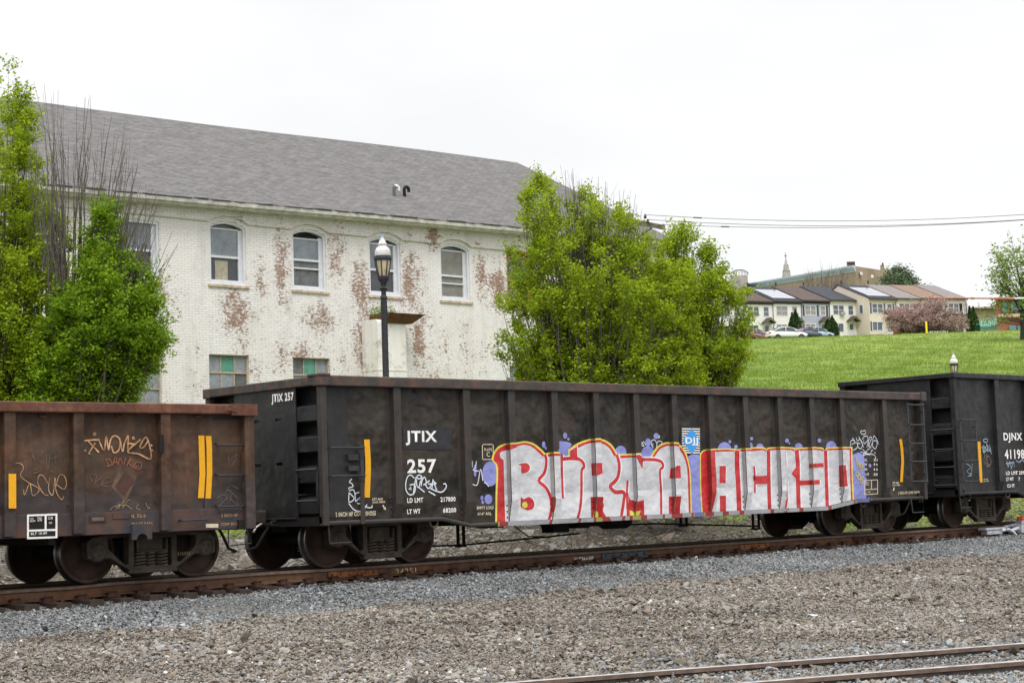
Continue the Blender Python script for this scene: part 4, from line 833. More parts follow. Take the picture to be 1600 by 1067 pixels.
# amber reflective strips
def strip(c, pts, w_, off=None, nm='reflective_strip'):
    box_lines(c, [[(a[0], a[1]), (a[0]+w_, a[1]), (b[0]+w_, b[1]), (b[0], b[1])] for a, b in zip(pts[:-1], pts[1:])], M['yellow'], nm, off, .008)
strip(cj, [(568.3, 686.5), (570.3, 718), (570.5, 735), (568.8, 777)], 8.6); strip(cj, [(1404.4, 686), (1406.5, 700), (1407.8, 720), (1405.8, 752.8)], 4.3)
strip(cdx, [(1526.8, 689.8), (1530.2, 753.5)], 4.6); strip(cb, [(309.5, 680.3), (311.3, 740), (308.8, 778)], 9.2, .13-.003); strip(cb, [(321, 681), (322.3, 700), (322.6, 740), (320.5, 778.5)], 8.6, .13-.003)
strip(cb, [(13, 740), (13.2, 794)], 11.8, .0, 'reflective_strip')
# hand-drawn tags
o6 = ((540, 640), 5.615)
scrib(cj, [[(600, 600), (570, 572), (540, 590), (525, 650), (530, 710), (560, 745), (595, 735), (610, 690), (600, 655), (560, 660)], [(590, 745), (612, 600)], [(612, 600), (640, 572), (668, 590), (640, 605), (612, 590)], [(620, 610), (622, 660), (640, 680), (655, 620)], [(668, 600), (660, 670), (668, 620), (690, 590), (705, 640), (680, 660)], [(735, 620), (700, 650), (725, 690), (760, 640), (765, 610), (755, 690)], [(760, 620), (790, 650), (720, 650)], [(740, 690), (800, 715), (845, 720), (880, 680), (875, 650), (855, 650)], [(640, 680), (690, 722)], [(725, 715), (785, 750)], [(800, 700), (790, 690), (775, 640)]], *o6, 1.7, M['tagw'])
scrib(cj, [ell(568, 682, 3, 3, 6), ell(557, 694, 3, 3, 6), ell(572, 696, 3, 3, 6)], *o6, 1.4, M['tagw'])
o7 = ((500, 690), 8.893)
scrib(cj, [[(438, 515), (405, 560), (440, 580), (455, 620), (400, 640), (400, 665)], [(400, 680), (455, 665), (480, 720), (490, 830)], [(400, 700), (400, 835), (470, 790), (410, 710)], [(480, 720), (545, 700)], [(490, 830), (590, 745), (575, 830), (540, 860), (510, 850)], [(550, 800), (600, 880), (660, 912), (715, 910), (720, 880)], [(395, 855), (460, 935), (540, 965), (610, 930), (650, 870)], [(565, 830), (570, 905)]], *o7, 1.5, M['tagw'])
scrib(cj, [[(20, 352), (12, 400), (-8, 420)], [(0, 425), (38, 428)], [(-12, 532), (28, 532), (52, 415), (70, 505)], [(80, 520), (98, 525), (116, 550)], [(-14, 350), (-12, 400)]], *G1, 1.3, M['tagw'])
scrib(cj, [[(1308, 205), (1330, 232), (1312, 228), (1325, 200), (1342, 225)], [(1400, 250), (1385, 200), (1410, 185), (1430, 215), (1425, 245)], [(1425, 215), (1445, 195), (1470, 205), (1462, 225)], [(1440, 150), (1452, 160), (1438, 172)]], *G1, .9, M['tagw'])
o8 = ((1320, 665), 8.892)
scrib(cj, [[(235, 60), (215, 90), (245, 120), (285, 105), (275, 65), (240, 80)], [(100, 170), (135, 215), (90, 200), (72, 260), (100, 330), (150, 320), (180, 270), (150, 235), (90, 260)], [(155, 165), (170, 210), (205, 190), (240, 240), (225, 315), (180, 300), (175, 240), (210, 250)], [(190, 150), (215, 200), (260, 300)], [(240, 190), (270, 145), (310, 150), (315, 200), (265, 250), (260, 200)], [(300, 300), (320, 230), (345, 160), (370, 170), (340, 250), (350, 310), (380, 230)], [(400, 140), (385, 210), (430, 205), (445, 260), (420, 320), (385, 290), (380, 220)], [(400, 135), (440, 190), (462, 255)], [(320, 205), (330, 300)]], *o8, .75, M['tagw'])
scrib(cj, [[(215, 360), (290, 385), (390, 400), (425, 440), (410, 465)], [(245, 330), (320, 405)], [(310, 345), (270, 380), (250, 415), (300, 395), (350, 405)], [(360, 380), (365, 345), (385, 340)], [(310, 325), (340, 325)], [(408, 368), (422, 385)]], *o8, .75, M['tagw'])
scrib(cj, [[(152, 435), (155, 520), (200, 580), (190, 530), (165, 540)], [(190, 475), (170, 510), (205, 540)], [(205, 520), (215, 615), (245, 600), (225, 565), (245, 545), (205, 520)], [(160, 635), (145, 670), (170, 710), (185, 660), (155, 640)], [(200, 670), (170, 700), (185, 745), (215, 720), (195, 670)], [(205, 700), (215, 800), (250, 780), (222, 745), (245, 715), (205, 700)]], *o8, 1.0, M['tagy'], lay=.014)
scrib(cj, [[(880, 360), (940, 370), (900, 410), (935, 390)], [(905, 655), (925, 680), (935, 640), (945, 680), (960, 650)]], *o8, .6, M['tagg'])
# end lettering on the black car
def end_letter(c, s, X, yc, w_, zc, h, mt, bold=.02):
    cu = bpy.data.curves.new('t', 'FONT'); cu.body = s; cu.offset = bold; cu.resolution_u = 3; cu.space_character = 1.15; to = bpy.data.objects.new('t', cu); COL.objects.link(to); dg = bpy.context.evaluated_depsgraph_get(); me = bpy.data.meshes.new_from_object(to.evaluated_get(dg)); bpy.data.objects.remove(to)
    V = np.array([v.co[:] for v in me.vertices]); mn, mx = V.min(0), V.max(0)
    for v in me.vertices: a = (v.co.x-mn[0])/(mx[0]-mn[0]); b = (v.co.y-mn[1])/(mx[1]-mn[1]); v.co = (X, yc+w_/2-a*w_, zc+b*h)
    me.materials.clear(); me.materials.append(mt); o = bpy.data.objects.new('lettering', me); COL.objects.link(o); o.parent = c.root
end_letter(cj, 'JTIX 257', .015, -.58, .60, 2.62, .17, M['white'], .04)
# right-hand car lettering
letter(cdx, 'DJNX', 1567.8, 676, 1597, 691.5, M['white'], bold=.03); letter(cdx, '41198', 1569.5, 702, 1600.5, 717, M['white'], bold=.03)
letter(cdx, 'LD LMT 209200', 1571.5, 735.5, 1608, 741.5, M['white'], bold=.03); letter(cdx, 'LT WT', 1572, 745.5, 1583.5, 751, M['white'], bold=.03); letter(cdx, '7', 1591, 745.5, 1593.5, 751, M['white'], bold=.03); letter(cdx, 'CU FT', 1573.5, 756, 1585, 761.5, M['white'], bold=.03)
letter(cdx, 'LIFT AND', 1536.5, 747.5, 1543.5, 750, M['cream'], bold=.02); letter(cdx, 'JACK HERE', 1536.5, 750.8, 1545, 753, M['cream'], bold=.02)
o9 = ((1380, 600), 4.104)
scrib(cdx, [ell(655, 362, 15, 11, 10)+[(670, 362)], [(630, 400), (650, 440), (640, 395), (670, 430), (660, 380), (690, 440), (680, 390), (692, 450)], [(635, 430), (690, 425)], [(655, 400), (640, 440), (665, 420)]], *o9, .9, M['tagb']); scrib(cdx, [[(650, 450), (645, 500), (670, 530), (690, 500), (670, 460), (655, 500), (680, 520)], [(660, 450), (668, 530)]], *o9, .9, M['tagg'])
scrib(cdx, [[(530, 510), (560, 530), (535, 560), (565, 580), (540, 590)], [(570, 510), (560, 590)]], *o9, .8, M['tagb']); scrib(cdx, [[(790, 490), (800, 530), (810, 495), (820, 540), (830, 500), (840, 530)], [(850, 490), (870, 500), (890, 485), (900, 500)], [(785, 510), (840, 500)]], *o9, .9, M['tagb'])
# brown car marks (frame: photo region 0,620 enlarged 4.446)
oB = ((0, 620), 4.446); OFF = .13-.004
scrib(cb, [[(585, 305), (650, 298), (690, 300)], [(610, 305), (685, 385)], [(660, 320), (615, 392)], [(680, 290), (722, 372), (735, 275), (752, 370)], [(752, 370), (770, 290), (800, 270), (832, 300), (825, 365), (790, 388), (772, 340)], [(832, 300), (850, 380), (860, 330)], [(860, 330), (888, 270), (885, 375)], [(975, 295), (885, 378), (960, 395), (1045, 430), (1035, 330), (1010, 280), (970, 345), (995, 350), (1030, 300)], [(880, 320), (940, 330)], ], *oB, 2.5, M['tago'], off=OFF)
scrib(cb, [ell(656, 258, 8, 8, 8)+[(664, 258)], ell(592, 372, 4, 4, 6), ell(620, 392, 4, 4, 6), ell(1052, 335, 4, 4, 6), ell(1057, 370, 4, 4, 6), ell(925, 285, 7, 7, 8)], *oB, 1.8, M['tago'], off=OFF)
scrib(cb, [[(730, 430), (755, 475), (740, 480), (775, 470), (760, 435), (730, 432)], [(780, 475), (800, 420), (815, 470)], [(785, 455), (812, 452)], [(820, 475), (830, 425), (855, 470), (870, 422)], [(905, 420), (878, 480), (890, 455), (915, 430)], [(888, 455), (925, 490), (970, 500), (980, 460), (945, 455), (930, 480), (960, 485)]], *oB, 1.4, M['tagr'], off=OFF)
scrib(cb, [[(75, 490), (110, 460), (150, 468), (160, 500), (140, 545), (190, 590), (270, 640), (225, 685), (205, 600), (170, 680), (162, 645)], [(330, 600), (300, 550), (270, 545), (262, 600), (300, 670), (335, 685)], [(345, 560), (335, 640), (365, 680), (380, 560), (385, 640), (405, 690), (430, 712), (442, 690)], [(380, 600), (440, 640), (460, 600), (445, 550), (410, 545), (385, 620)]], *oB, 1.2, M['tago'], off=OFF)
scrib(cb, [[(150, 425), (190, 415), (168, 420), (175, 475)], [(215, 365), (240, 450), (220, 400), (255, 440)], [(265, 385), (300, 380), (260, 430), (310, 460), (280, 400)], [(320, 395), (330, 510), (345, 400)], [(355, 430), (405, 408)], [(380, 410), (388, 460)], [(235, 500), (280, 520), (230, 530), (300, 510)], [(340, 510), (380, 525)]], *oB, .7, M['tagg'], off=OFF)
scrib(cb, [[(620, 550), (640, 590), (625, 540), (670, 545), (660, 590), (700, 560), (650, 600)], [(700, 600), (740, 560), (780, 580), (700, 610), (750, 622)], [(720, 575), (700, 620)]], *oB, .8, M['tagg'], off=OFF)
scrib(cb, [[(800, 780), (830, 740), (820, 775), (860, 715), (850, 770), (885, 720), (905, 715)], [(765, 785), (790, 760), (870, 750), (915, 780)], [(960, 740), (945, 770), (975, 785)], [(1010, 735), (1030, 775), (1040, 765)]], *oB, .9, M['faint'], off=OFF)
o1 = ((0, 580), 2.8075)
scrib(cb, [[(950, 555), (985, 540), (1000, 580), (1020, 535), (1045, 590), (1010, 560)], [(990, 530), (1005, 500), (1025, 505), (1045, 515)], [(980, 545), (1000, 520), (1030, 545), (1050, 560)], [(960, 590), (1000, 550)], [(1000, 370), (1010, 420), (1040, 365), (1010, 385)]], *o1, .8, M['tagg'], off=OFF)
cons(cb, 42, 803.5, 89.5, 842, .58, .62, 3.0, slope=-.035, mt=M['white'], bgm=M['under'], off=.09); 
for s_, a in (('BLT 10-89', (48, 831, 73, 835)), ('ACD', (46, 808.5, 52, 811)), ('ABCDW', (46, 812, 55, 815)), ('COND', (58, 807.5, 65, 814)), ('LUB', (75, 807, 82, 811)), ('ND', (76.5, 815, 81, 818))): letter(cb, s_, *a, M['white'], off=.085, bold=.01, lay=.006)
letter(cb, 'IL 52-6', 205.5, 803, 227.5, 808.5, M['faint'], off=.09, bold=.03); letter(cb, 'CU FT 2494', 205, 815.5, 238, 822, M['faint'], off=.09, bold=.03)
letter(cb, '2 INCH HF', 345.5, 802.5, 371, 807.5, M['faint'], off=.09, bold=.03); letter(cb, 'COMP SHOES', 345, 816, 374.5, 821, M['faint'], off=.09, bold=.03)
rect(cb, 321.5, 818, 341, 824, M['cream'], 'worn_sticker', .09)
# chalk number on rail and on the truck
def rail_mark(s, x0, y0, x1, y1, mt, bold=.0):
    c = Car(); c.X0 = 0; c.hw = .755+.012; c.pd = 0; c.root = trk; return letter(c, s, x0, y0, x1, y1, mt, off=0, bold=bold, name='chalk_mark', lay=.003)
rail_mark('24351', 618, 887.5, 650, 897, simple('chalk_marks', (.55, .42, .22), .9), 0); rail_mark('106 PRB4-4 HBP', 897, 869.5, 927, 876, M['white'], .01); rail_mark('20281', 1241, 848, 1258, 853, M['faint'], .0)
cc_ = Car(); cc_.X0 = XB; cc_.hw = 1.13; cc_.pd = 0; cc_.root = cb.root; letter(cc_, '315325', 277, 862, 297, 867, M['faint'], off=0, bold=0, lay=.004, slant=0)
# ------------------------------------------------------------------ brick warehouse
def brick_mat():
    q = Mat('flaking_white_painted_brick', .85, spec=.25); sx_ = nn(q.t, 'ShaderNodeSeparateXYZ'); q.L(q.co, sx_.inputs[0]); cb_ = nn(q.t, 'ShaderNodeCombineXYZ')
    s1_ = q.math('ADD', sx_.outputs[0], sx_.outputs[1]); q.L(s1_, cb_.inputs[0]); q.L(sx_.outputs[2], cb_.inputs[1]); bc = cb_.outputs[0]
    b = nn(q.t, 'ShaderNodeTexBrick'); 
    wob = nn(q.t, 'ShaderNodeVectorMath', operation='SCALE'); nz = nn(q.t, 'ShaderNodeTexNoise'); q.L(bc, nz.inputs[0]); nz.inputs['Scale'].default_value = 9; nz.inputs['Detail'].default_value = 3; q.L(nz.outputs['Color'], wob.inputs[0]); wob.inputs[3].default_value = .018
    adv = nn(q.t, 'ShaderNodeVectorMath', operation='ADD'); q.L(bc, adv.inputs[0]); q.L(wob.outputs[0], adv.inputs[1]); q.L(adv.outputs[0], b.inputs[0])
    b.inputs['Scale'].default_value = 1; b.inputs['Brick Width'].default_value = .215; b.inputs['Row Height'].default_value = .0705; b.inputs['Mortar Size'].default_value = .0065; b.inputs['Mortar Smooth'].default_value = .3; b.inputs['Bias'].default_value = 0
    b.inputs['Color1'].default_value = (.27, .12, .075, 1); b.inputs['Color2'].default_value = (.19, .085, .055, 1); b.inputs['Mortar'].default_value = (.30, .26, .22, 1)
    b2 = nn(q.t, 'ShaderNodeTexBrick'); q.L(adv.outputs[0], b2.inputs[0])
    for k in ('Scale', 'Brick Width', 'Row Height', 'Mortar Size', 'Mortar Smooth', 'Bias'): b2.inputs[k].default_value = b.inputs[k].default_value
    b2.inputs['Color1'].default_value = (.83, .805, .79, 1); b2.inputs['Color2'].default_value = (.77, .745, .73, 1); b2.inputs['Mortar'].default_value = (.54, .52, .49, 1)
    yw = q.ramp(q.noise(.35, 5, .6), .4, .65, 0, .4); white = q.mix(yw, b2.outputs[0], (.74, .69, .62))
    gr = q.ramp(q.noise(1.3, 8, .7, q.map((1.6, 1, .45))), .50, .75, 0, .6); white = q.mix(gr, white, (.45, .42, .38))
    # flaking: big patches x fine chips, denser in some upright bands
    zone = q.ramp(q.noise(.42, 5, .62, q.map((1.3, 1, .45), (0, 0, 0), (3.1, 0, 1.7)), dist=.5), .42, .63); 
    zone = q.math('MULTIPLY', zone, .55)
    for (zx, zy, rx, ry, am) in ((368, 490, 22, 42, 1), (408, 440, 14, 50, .7), (440, 420, 12, 70, .9), (385, 575, 26, 22, .7), (500, 500, 26, 30, .9), (470, 560, 45, 30, .8), (565, 455, 16, 55, 1.0), (570, 540, 18, 60, 1), (525, 400, 16, 60, .8), (642, 440, 16, 60, 1), (655, 530, 14, 60, 1), (674, 365, 12, 30, 1), (715, 350, 50, 10, .6), (752, 430, 14, 50, .9), (778, 450, 22, 45, 1), (745, 560, 50, 30, .5), (255, 470, 12, 40, .7), (440, 325, 60, 12, .6), (600, 340, 60, 14, .5)):
        cW = atY(zx, zy, 40.0); dn = nn(q.t, 'ShaderNodeVectorMath', operation='LENGTH'); mp_ = nn(q.t, 'ShaderNodeMapping'); q.L(q.co, mp_.inputs[0]); kx, kz = 47.0/rx*.62, 52.0/ry*.78
        mp_.inputs[1].default_value = (-cW[0]*kx, 0, -cW[2]*kz); mp_.inputs[3].default_value = (kx, 0, kz); q.L(mp_.outputs[0], dn.inputs[0]); zone = q.math('MAXIMUM', zone, q.ramp(dn.outputs['Value'], .15, 1.35, am, 0))
    mid = q.noise(2.6, 7, .7); fine = q.noise(8, 5, .8, q.map((1, 1, 2.2)))
    m1 = q.math('MULTIPLY', zone, .20); thr = q.math('ADD', q.math('ADD', q.math('MULTIPLY', mid, .40), q.math('MULTIPLY', fine, .80)), m1)
    pk = q.ramp(thr, .725, .775); speck = q.ramp(q.noise(22, 4, .7), .70, .74); pk = q.math('MAXIMUM', pk, q.math('MULTIPLY', speck, q.ramp(mid, .5, .6)))
    red = q.mix(q.ramp(q.noise(3, 6, .7), .35, .7), b.outputs[0], (.37, .28, .215)); q.color(q.mix(pk, white, red))
    h = q.math('SUBTRACT', q.math('MULTIPLY', b.outputs['Fac'], -1.0), q.math('MULTIPLY', pk, .35)); q.bump(h, .55, .012, q.bump(q.noise(30, 5, .7), .35, .01)); return q.m
M['brick'] = brick_mat()
def shingle(name, c1, c2, rowh=.14, ww=.3, rot=0.0, stretch=1.13):
    q = Mat(name, .9, spec=.2); b = nn(q.t, 'ShaderNodeTexBrick'); q.L(q.map((1, stretch, 0), (0, 0, rot)), b.inputs[0]); b.inputs['Scale'].default_value = 1; b.inputs['Brick Width'].default_value = ww; b.inputs['Row Height'].default_value = rowh
    b.inputs['Mortar Size'].default_value = .008; b.inputs['Bias'].default_value = -.1; b.inputs['Color1'].default_value = (*c1, 1); b.inputs['Color2'].default_value = (*c2, 1); b.inputs['Mortar'].default_value = (*[x*.42 for x in c2], 1)
    c = q.mix(q.ramp(q.noise(.5, 5, .65), .4, .7, 0, .3), b.outputs[0], tuple(x*.7 for x in c1)); c = q.mix(q.ramp(q.noise(7, 5, .7), .4, .75, 0, .5), c, tuple(min(1, x*1.35) for x in c1)); c = q.mix(q.ramp(q.noise(1, 6, .7, q.map((6, .5, 1))), .55, .8, 0, .3), c, tuple(x*.5 for x in c1)); c = q.mix(q.ramp(q.noise(1, 4, .75, q.map((2.2, 8, 1))), .50, .62, 0, .38), c, tuple(x*.45 for x in c1)); c = q.mix(q.ramp(q.noise(1, 4, .75, q.map((2.6, 9, 1), loc=(9, 3, 0))), .54, .68, 0, .32), c, tuple(x*1.6 for x in c1)); q.color(c)
    q.bump(b.outputs['Fac'], -.4, .02, q.bump(q.noise(25, 3), .4, .01)); return q.m
M['shingle'] = shingle('grey_asphalt_shingles', (.155, .148, .145), (.085, .081, .080))
M['trim'] = simple('white_window_trim', (.66, .67, .70), .6, var=.08); M['woodtrim'] = simple('flaking_white_wood', (.56, .54, .49), .8, var=.3, scale=5, bump=.4)
M['sill'] = simple('worn_cream_stone_sill', (.50, .42, .30), .85, var=.35, scale=7, bump=.5)
def glass(name, c, rough=.12, var=.5, sc=2.0):
    q = Mat(name, rough, spec=.7); n = q.noise(sc, 6, .65); q.color(q.mix(q.ramp(n, .35, .7), tuple(x*(1-var) for x in c), c)); q.rough(q.ramp(q.noise(6, 4), .3, .7, rough*.6, rough*2)); return q.m
M['gl_blue'] = glass('dusty_blue_grey_pane', (.27, .31, .35), .25); M['gl_dark'] = glass('dark_window_pane', (.055, .058, .065), .10); M['gl_black'] = glass('open_dark_gap', (.006, .006, .006), .8)
M['gl_grime'] = glass('grimy_grey_pane', (.16, .165, .17), .4, .6, 5); M['gl_beige'] = glass('pane_with_tan_blind', (.24, .23, .19), .3, .4, 4); M['gl_frost'] = glass('frosted_grey_pane', (.30, .33, .36), .45, .35, 7); M['gl_green'] = glass('sea_green_pane', (.10, .33, .24), .4, .3, 5); M['gl_dgreen'] = glass('dull_green_pane', (.20, .28, .22), .4, .3, 5)
M['paper'] = simple('tan_paper', (.36, .33, .25), .9); M['steelsash'] = simple('rust_streaked_sash', (.46, .36, .25), .8, var=.3, scale=15); M['rawwood'] = simple('orange_bare_wood', (.42, .20, .09), .8, var=.3)
BX0, BX1, BY0, BY1, BZ = -22.0, 44.9, 40.0, 55.0, .0
bld = thing('brick_warehouse', 'long two storey brick building with flaking white paint and a grey shingle roof', 'building', (0, BY0, 0))
def ez(x): return 9.40+.0161*(x-21.3)
def arch(x0, x1, zb, zs, rise, n=10):
    xm = (x0+x1)/2; hw_ = (x1-x0)/2; R_ = (hw_*hw_+rise*rise)/(2*rise); pts = []
    a0 = math.asin(hw_/R_)
    for k in range(n+1): a = a0-2*a0*k/n; pts.append((xm+R_*sin(a), zs+rise-R_+R_*cos(a)))
    return pts          # right to left over the top
def arch_loop(x0, x1, zb, zs, rise): return [(x0, zb), (x1, zb)]+arch(x0, x1, zb, zs, rise) if rise > 0 else [(x0, zb), (x1, zb), (x1, zs), (x0, zs)]
ups = []
for k in range(-15, 7):
    x0 = 26.37+2.775*k; ups.append((x0, x0+1.20, 7.12, 8.72, .17 if k not in (-1, -2) else 0, k))
ups = [u for u in ups if u[0] > BX0+.5 and u[1] < BX1-.6]
lows = [(26.30+2.79*k, 27.60+2.79*k, 3.25, 5.19, k) for k in range(-15, 7) if k not in (2, 3) and 26.3+2.79*k > BX0+.5 and 27.6+2.79*k < BX1-.6]
mb = MB(); zc = 8.86
holes = [arch_loop(u[0], u[1], u[2], u[3], u[4]) if u[4] else [(u[0], u[2]), (u[1], u[2]), (u[1], 8.70), (u[0], 8.70)] for u in ups]+[[(l[0], l[2]), (l[1], l[2]), (l[1], l[3]), (l[0], l[3])] for l in lows]
mb.prism([[(BX0, -.2), (BX1, -.2), (BX1, ez(BX1)), (BX0, ez(BX0))]]+holes, 0, .32)
mb.box(BX0, BX0+.3, .33, 15, 0, ez(BX0)); mb.box(BX1-.3, BX1, .33, 15, 0, ez(BX1)); mb.box(BX0, BX1, 14.7, 15.0, 0, 9.3)
ym = 7.5; rise = 3.85
for gx in (BX0, BX1-.3): e = ez(gx); mb.add([(gx, 0, e), (gx, 15, e), (gx, ym, e+rise-.1), (gx+.3, 0, e), (gx+.3, 15, e), (gx+.3, ym, e+rise-.1)], [(0, 1, 2), (3, 5, 4), (0, 3, 4, 1), (1, 4, 5, 2), (2, 5, 3, 0)])
wall = mb.build('wall', M['brick'], bld)
# proud upper band whose lower edge arches over the windows
low = [(BX0, zc)]
for u in ups: 
    if u[4]: low += [(u[0]-.07, zc-.02)]+list(reversed([(x, z+.035) for x, z in arch(u[0]-.06, u[1]+.06, 0, 8.80, .19)]))+[(u[1]+.07, zc-.02)]
mb = MB(); mb.prism([low+[(BX1, zc), (BX1, ez(BX1)), (BX0, ez(BX0))]], -.075, -.001); mb.build('corbel_band', M['brick'], wall)
# roof
ov = .45
def rz(x, y): return ez(x)+.12+(rise)*(1-abs(y-ym)/(ym))
mb = MB(); xa, xb = BX0-.4, BX1+.35
nseg = 24
for sgn in (1, -1):
    ye = -ov if sgn > 0 else 15+ov
    for k in range(nseg):
        a = xa+(xb-xa)*k/nseg; b = xa+(xb-xa)*(k+1)/nseg; sg_ = lambda x: .03*sin(x*.35)
        z_e = lambda x: ez(x)+.12-rise*ov/ym
        mb.add([(a, ye, z_e(a)), (b, ye, z_e(b)), (b, ym, rz(b, ym)+sg_(b)), (a, ym, rz(a, ym)+sg_(a)), (a, ye, z_e(a)-.05), (b, ye, z_e(b)-.05), (b, ym, rz(b, ym)-.06+sg_(b)), (a, ym, rz(a, ym)-.06+sg_(a))],
               [(0, 1, 2, 3), (4, 7, 6, 5), (0, 4, 5, 1)]+([(3, 7, 4, 0)] if k == 0 else [])+([(1, 5, 6, 2)] if k == nseg-1 else []))
roof = mb.build('roof', M['shingle'], bld, smooth=False)
mb = MB(); zE = lambda x: ez(x)+.12-rise*ov/ym-.055
mb.hexa([(xa, -ov+.02, zE(xa)-.16), (xb, -ov+.02, zE(xb)-.16), (xb, -.045, zE(xb)-.16), (xa, -.045, zE(xa)-.16)], [(xa, -ov+.02, zE(xa)), (xb, -ov+.02, zE(xb)), (xb, -.045, zE(xb)), (xa, -.045, zE(xa))])
mb.hexa([(xa, -ov-.07, zE(xa)-.10), (xb, -ov-.07, zE(xb)-.10), (xb, -ov+.018, zE(xb)-.13), (xa, -ov+.018, zE(xa)-.13)], [(xa, -ov-.09, zE(xa)-.005), (xb, -ov-.09, zE(xb)-.005), (xb, -ov+.018, zE(xb)-.005), (xa, -ov+.018, zE(xa)-.005)])
mb.build('eave_board', M['woodtrim'], roof)
mb = MB(); x = xa
while x < xb-.4:      # dark gutter debris and curled starter shingles
    l = random.uniform(.15, .8); mb.hexa([(x, -ov-.10, zE(x)-.004), (x+l, -ov-.10, zE(x+l)-.004), (x+l, -ov+.1, zE(x)+.01), (x, -ov+.1, zE(x)+.01)], [(x, -ov-.11, zE(x)+random.uniform(.015, .05)), (x+l, -ov-.11, zE(x+l)+random.uniform(.015, .05)), (x+l, -ov+.1, zE(x)+.09), (x, -ov+.1, zE(x)+.09)]); x += l+random.uniform(.02, .5)
mb.build('starter_shingles', simple('dark_curled_shingle', (.07, .065, .06), .9, var=.5, scale=4), roof)
# windows
def sash(u):
    x0, x1, zb, zs, rs, k = u; yb_ = .13; fr = MB(); top = zs+rs
    if rs: outer = arch_loop(x0, x1, zb, zs, rs); inner = arch_loop(x0+.07, x1-.07, zb+.09, zs-.02, rs-.05)
    else: top = 8.70; outer = [(x0, zb), (x1, zb), (x1, 8.70), (x0, 8.70)]; inner = [(x0+.07, zb+.09), (x1-.07, zb+.09), (x1-.07, 8.62), (x0+.07, 8.62)]
    fr.prism([outer, inner], .03, .17)
    # right jamb seen wide from this side: brick mould
    fr.box(x1-.19, x1-.07, .10, .16, zb+.09, zs-.04); fr.box(x0+.071, x0+.10, .10, .16, zb+.09, zs-.04); zm = zb+.78+(.10 if k == 1 else 0)
    fr.box(x0+.10, x1-.19, .09, .15, zm-.03, zm+.03); fr.box(x0+.10, x1-.19, .10, .16, zb+.091, zb+.14); zt_ = zs-.06 if k != 1 else zs-.12
    fr.box(x0+.10, x1-.19, .11, .16, zt_, zt_+.04)
    if k in (1, 3): fr.box(x0+.10, x1-.19, .085, .12, zm-.26, zm-.22)
    w_ = fr.build('window', M['trim'] if k != 4 else M['rawwood'], bld)
    ins = [(p[0], p[1]) for p in inner]
    up_m, lo_m = {0: (M['gl_blue'], M['gl_dark']), 1: (M['gl_blue'], M['gl_grime']), 2: (M['gl_blue'], M['gl_dark']), 3: (M['gl_beige'], M['gl_beige'])}.get(k, (M['gl_blue'] if k % 2 else M['gl_dark'], M['gl_dark']))
    p = MB(); p.add([(x0+.08, .145, zb+.1), (x1-.12, .145, zb+.1), (x1-.12, .145, zm), (x0+.08, .145, zm)], [(0, 1, 2, 3)]); p.build('pane', lo_m, w_)
    p = MB(); p.sheet([[(x0+.08, zm), (x1-.08, zm), (x1-.08, zt_+.02), (x0+.08, zt_+.02)]], .135); p.build('pane', up_m, w_)
    p = MB(); p.sheet([[(x0+.06, zt_), (x1-.06, zt_)]+[(x, min(z, z)) for x, z in (arch(x0+.06, x1-.06, 0, zs-.02, max(rs-.04, .02)))]], .16); p.build('pane', M['gl_black'] if k == 1 else M['gl_dark'], w_)
    if k == 0: p = MB(); p.box(x0+.27, x0+.68, .14, .143, zb+.14, zb+.68); p.build('paper_sheet', M['paper'], w_)
    s_ = MB(); s_.box(x0-.06, x1+.08, -.05, .10, zb-.085, zb-.001); s_.build('window_sill', M['sill'], bld, bevel=.012)
for u in ups: sash(u)
def steel(l):
    x0, x1, zb, zt_, k = l; fr = MB(); nc, nr_ = 3, 4; cw = (x1-x0)/nc; rh = (zt_-zb)/nr_
    fr.prism([[(x0, zb), (x1, zb), (x1, zt_), (x0, zt_)], [(x0+.03, zb+.03), (x1-.03, zb+.03), (x1-.03, zt_-.03), (x0+.03, zt_-.03)]], .08, .13)
    for i in range(1, nc): fr.box(x0+cw*i-.012, x0+cw*i+.012, .09, .12, zb+.031, zt_-.031)
    for j in range(1, nr_): fr.box(x0+.031, x1-.031, .075, .089, zb+rh*j-.02, zb+rh*j+.02)
    w_ = fr.build('window', M['steelsash'], bld); 
    for i in range(nc):
        for j in range(nr_):
            mt = M['gl_frost'] if (i*3+j*5+k) % 4 else M['gl_grime']
            if j == nr_-1 and i == 1 and k >= 0: mt = M['gl_green']
            if j == nr_-2 and i == 1 and k == 0: mt = M['gl_frost']
            if j == nr_-3 and i == 1 and k == 0: mt = M['gl_dgreen']
            if j == nr_-2 and i == 2 and k in (1, -2): mt = M['gl_green']
            if j == nr_-3 and i == 1 and k == -2: mt = M['paper']
            a = .012*math.sin(i*5+j*3+k); p = MB(); p.add([(x0+cw*i+.01, .115+a, zb+rh*j+.01), (x0+cw*i+cw-.01, .115, zb+rh*j+.01), (x0+cw*i+cw-.01, .115, zb+rh*j+rh-.01), (x0+cw*i+.01, .115+a, zb+rh*j+rh-.01)], [(0, 1, 2, 3)])
            p.build('pane', mt, w_)
for l in lows: steel(l)
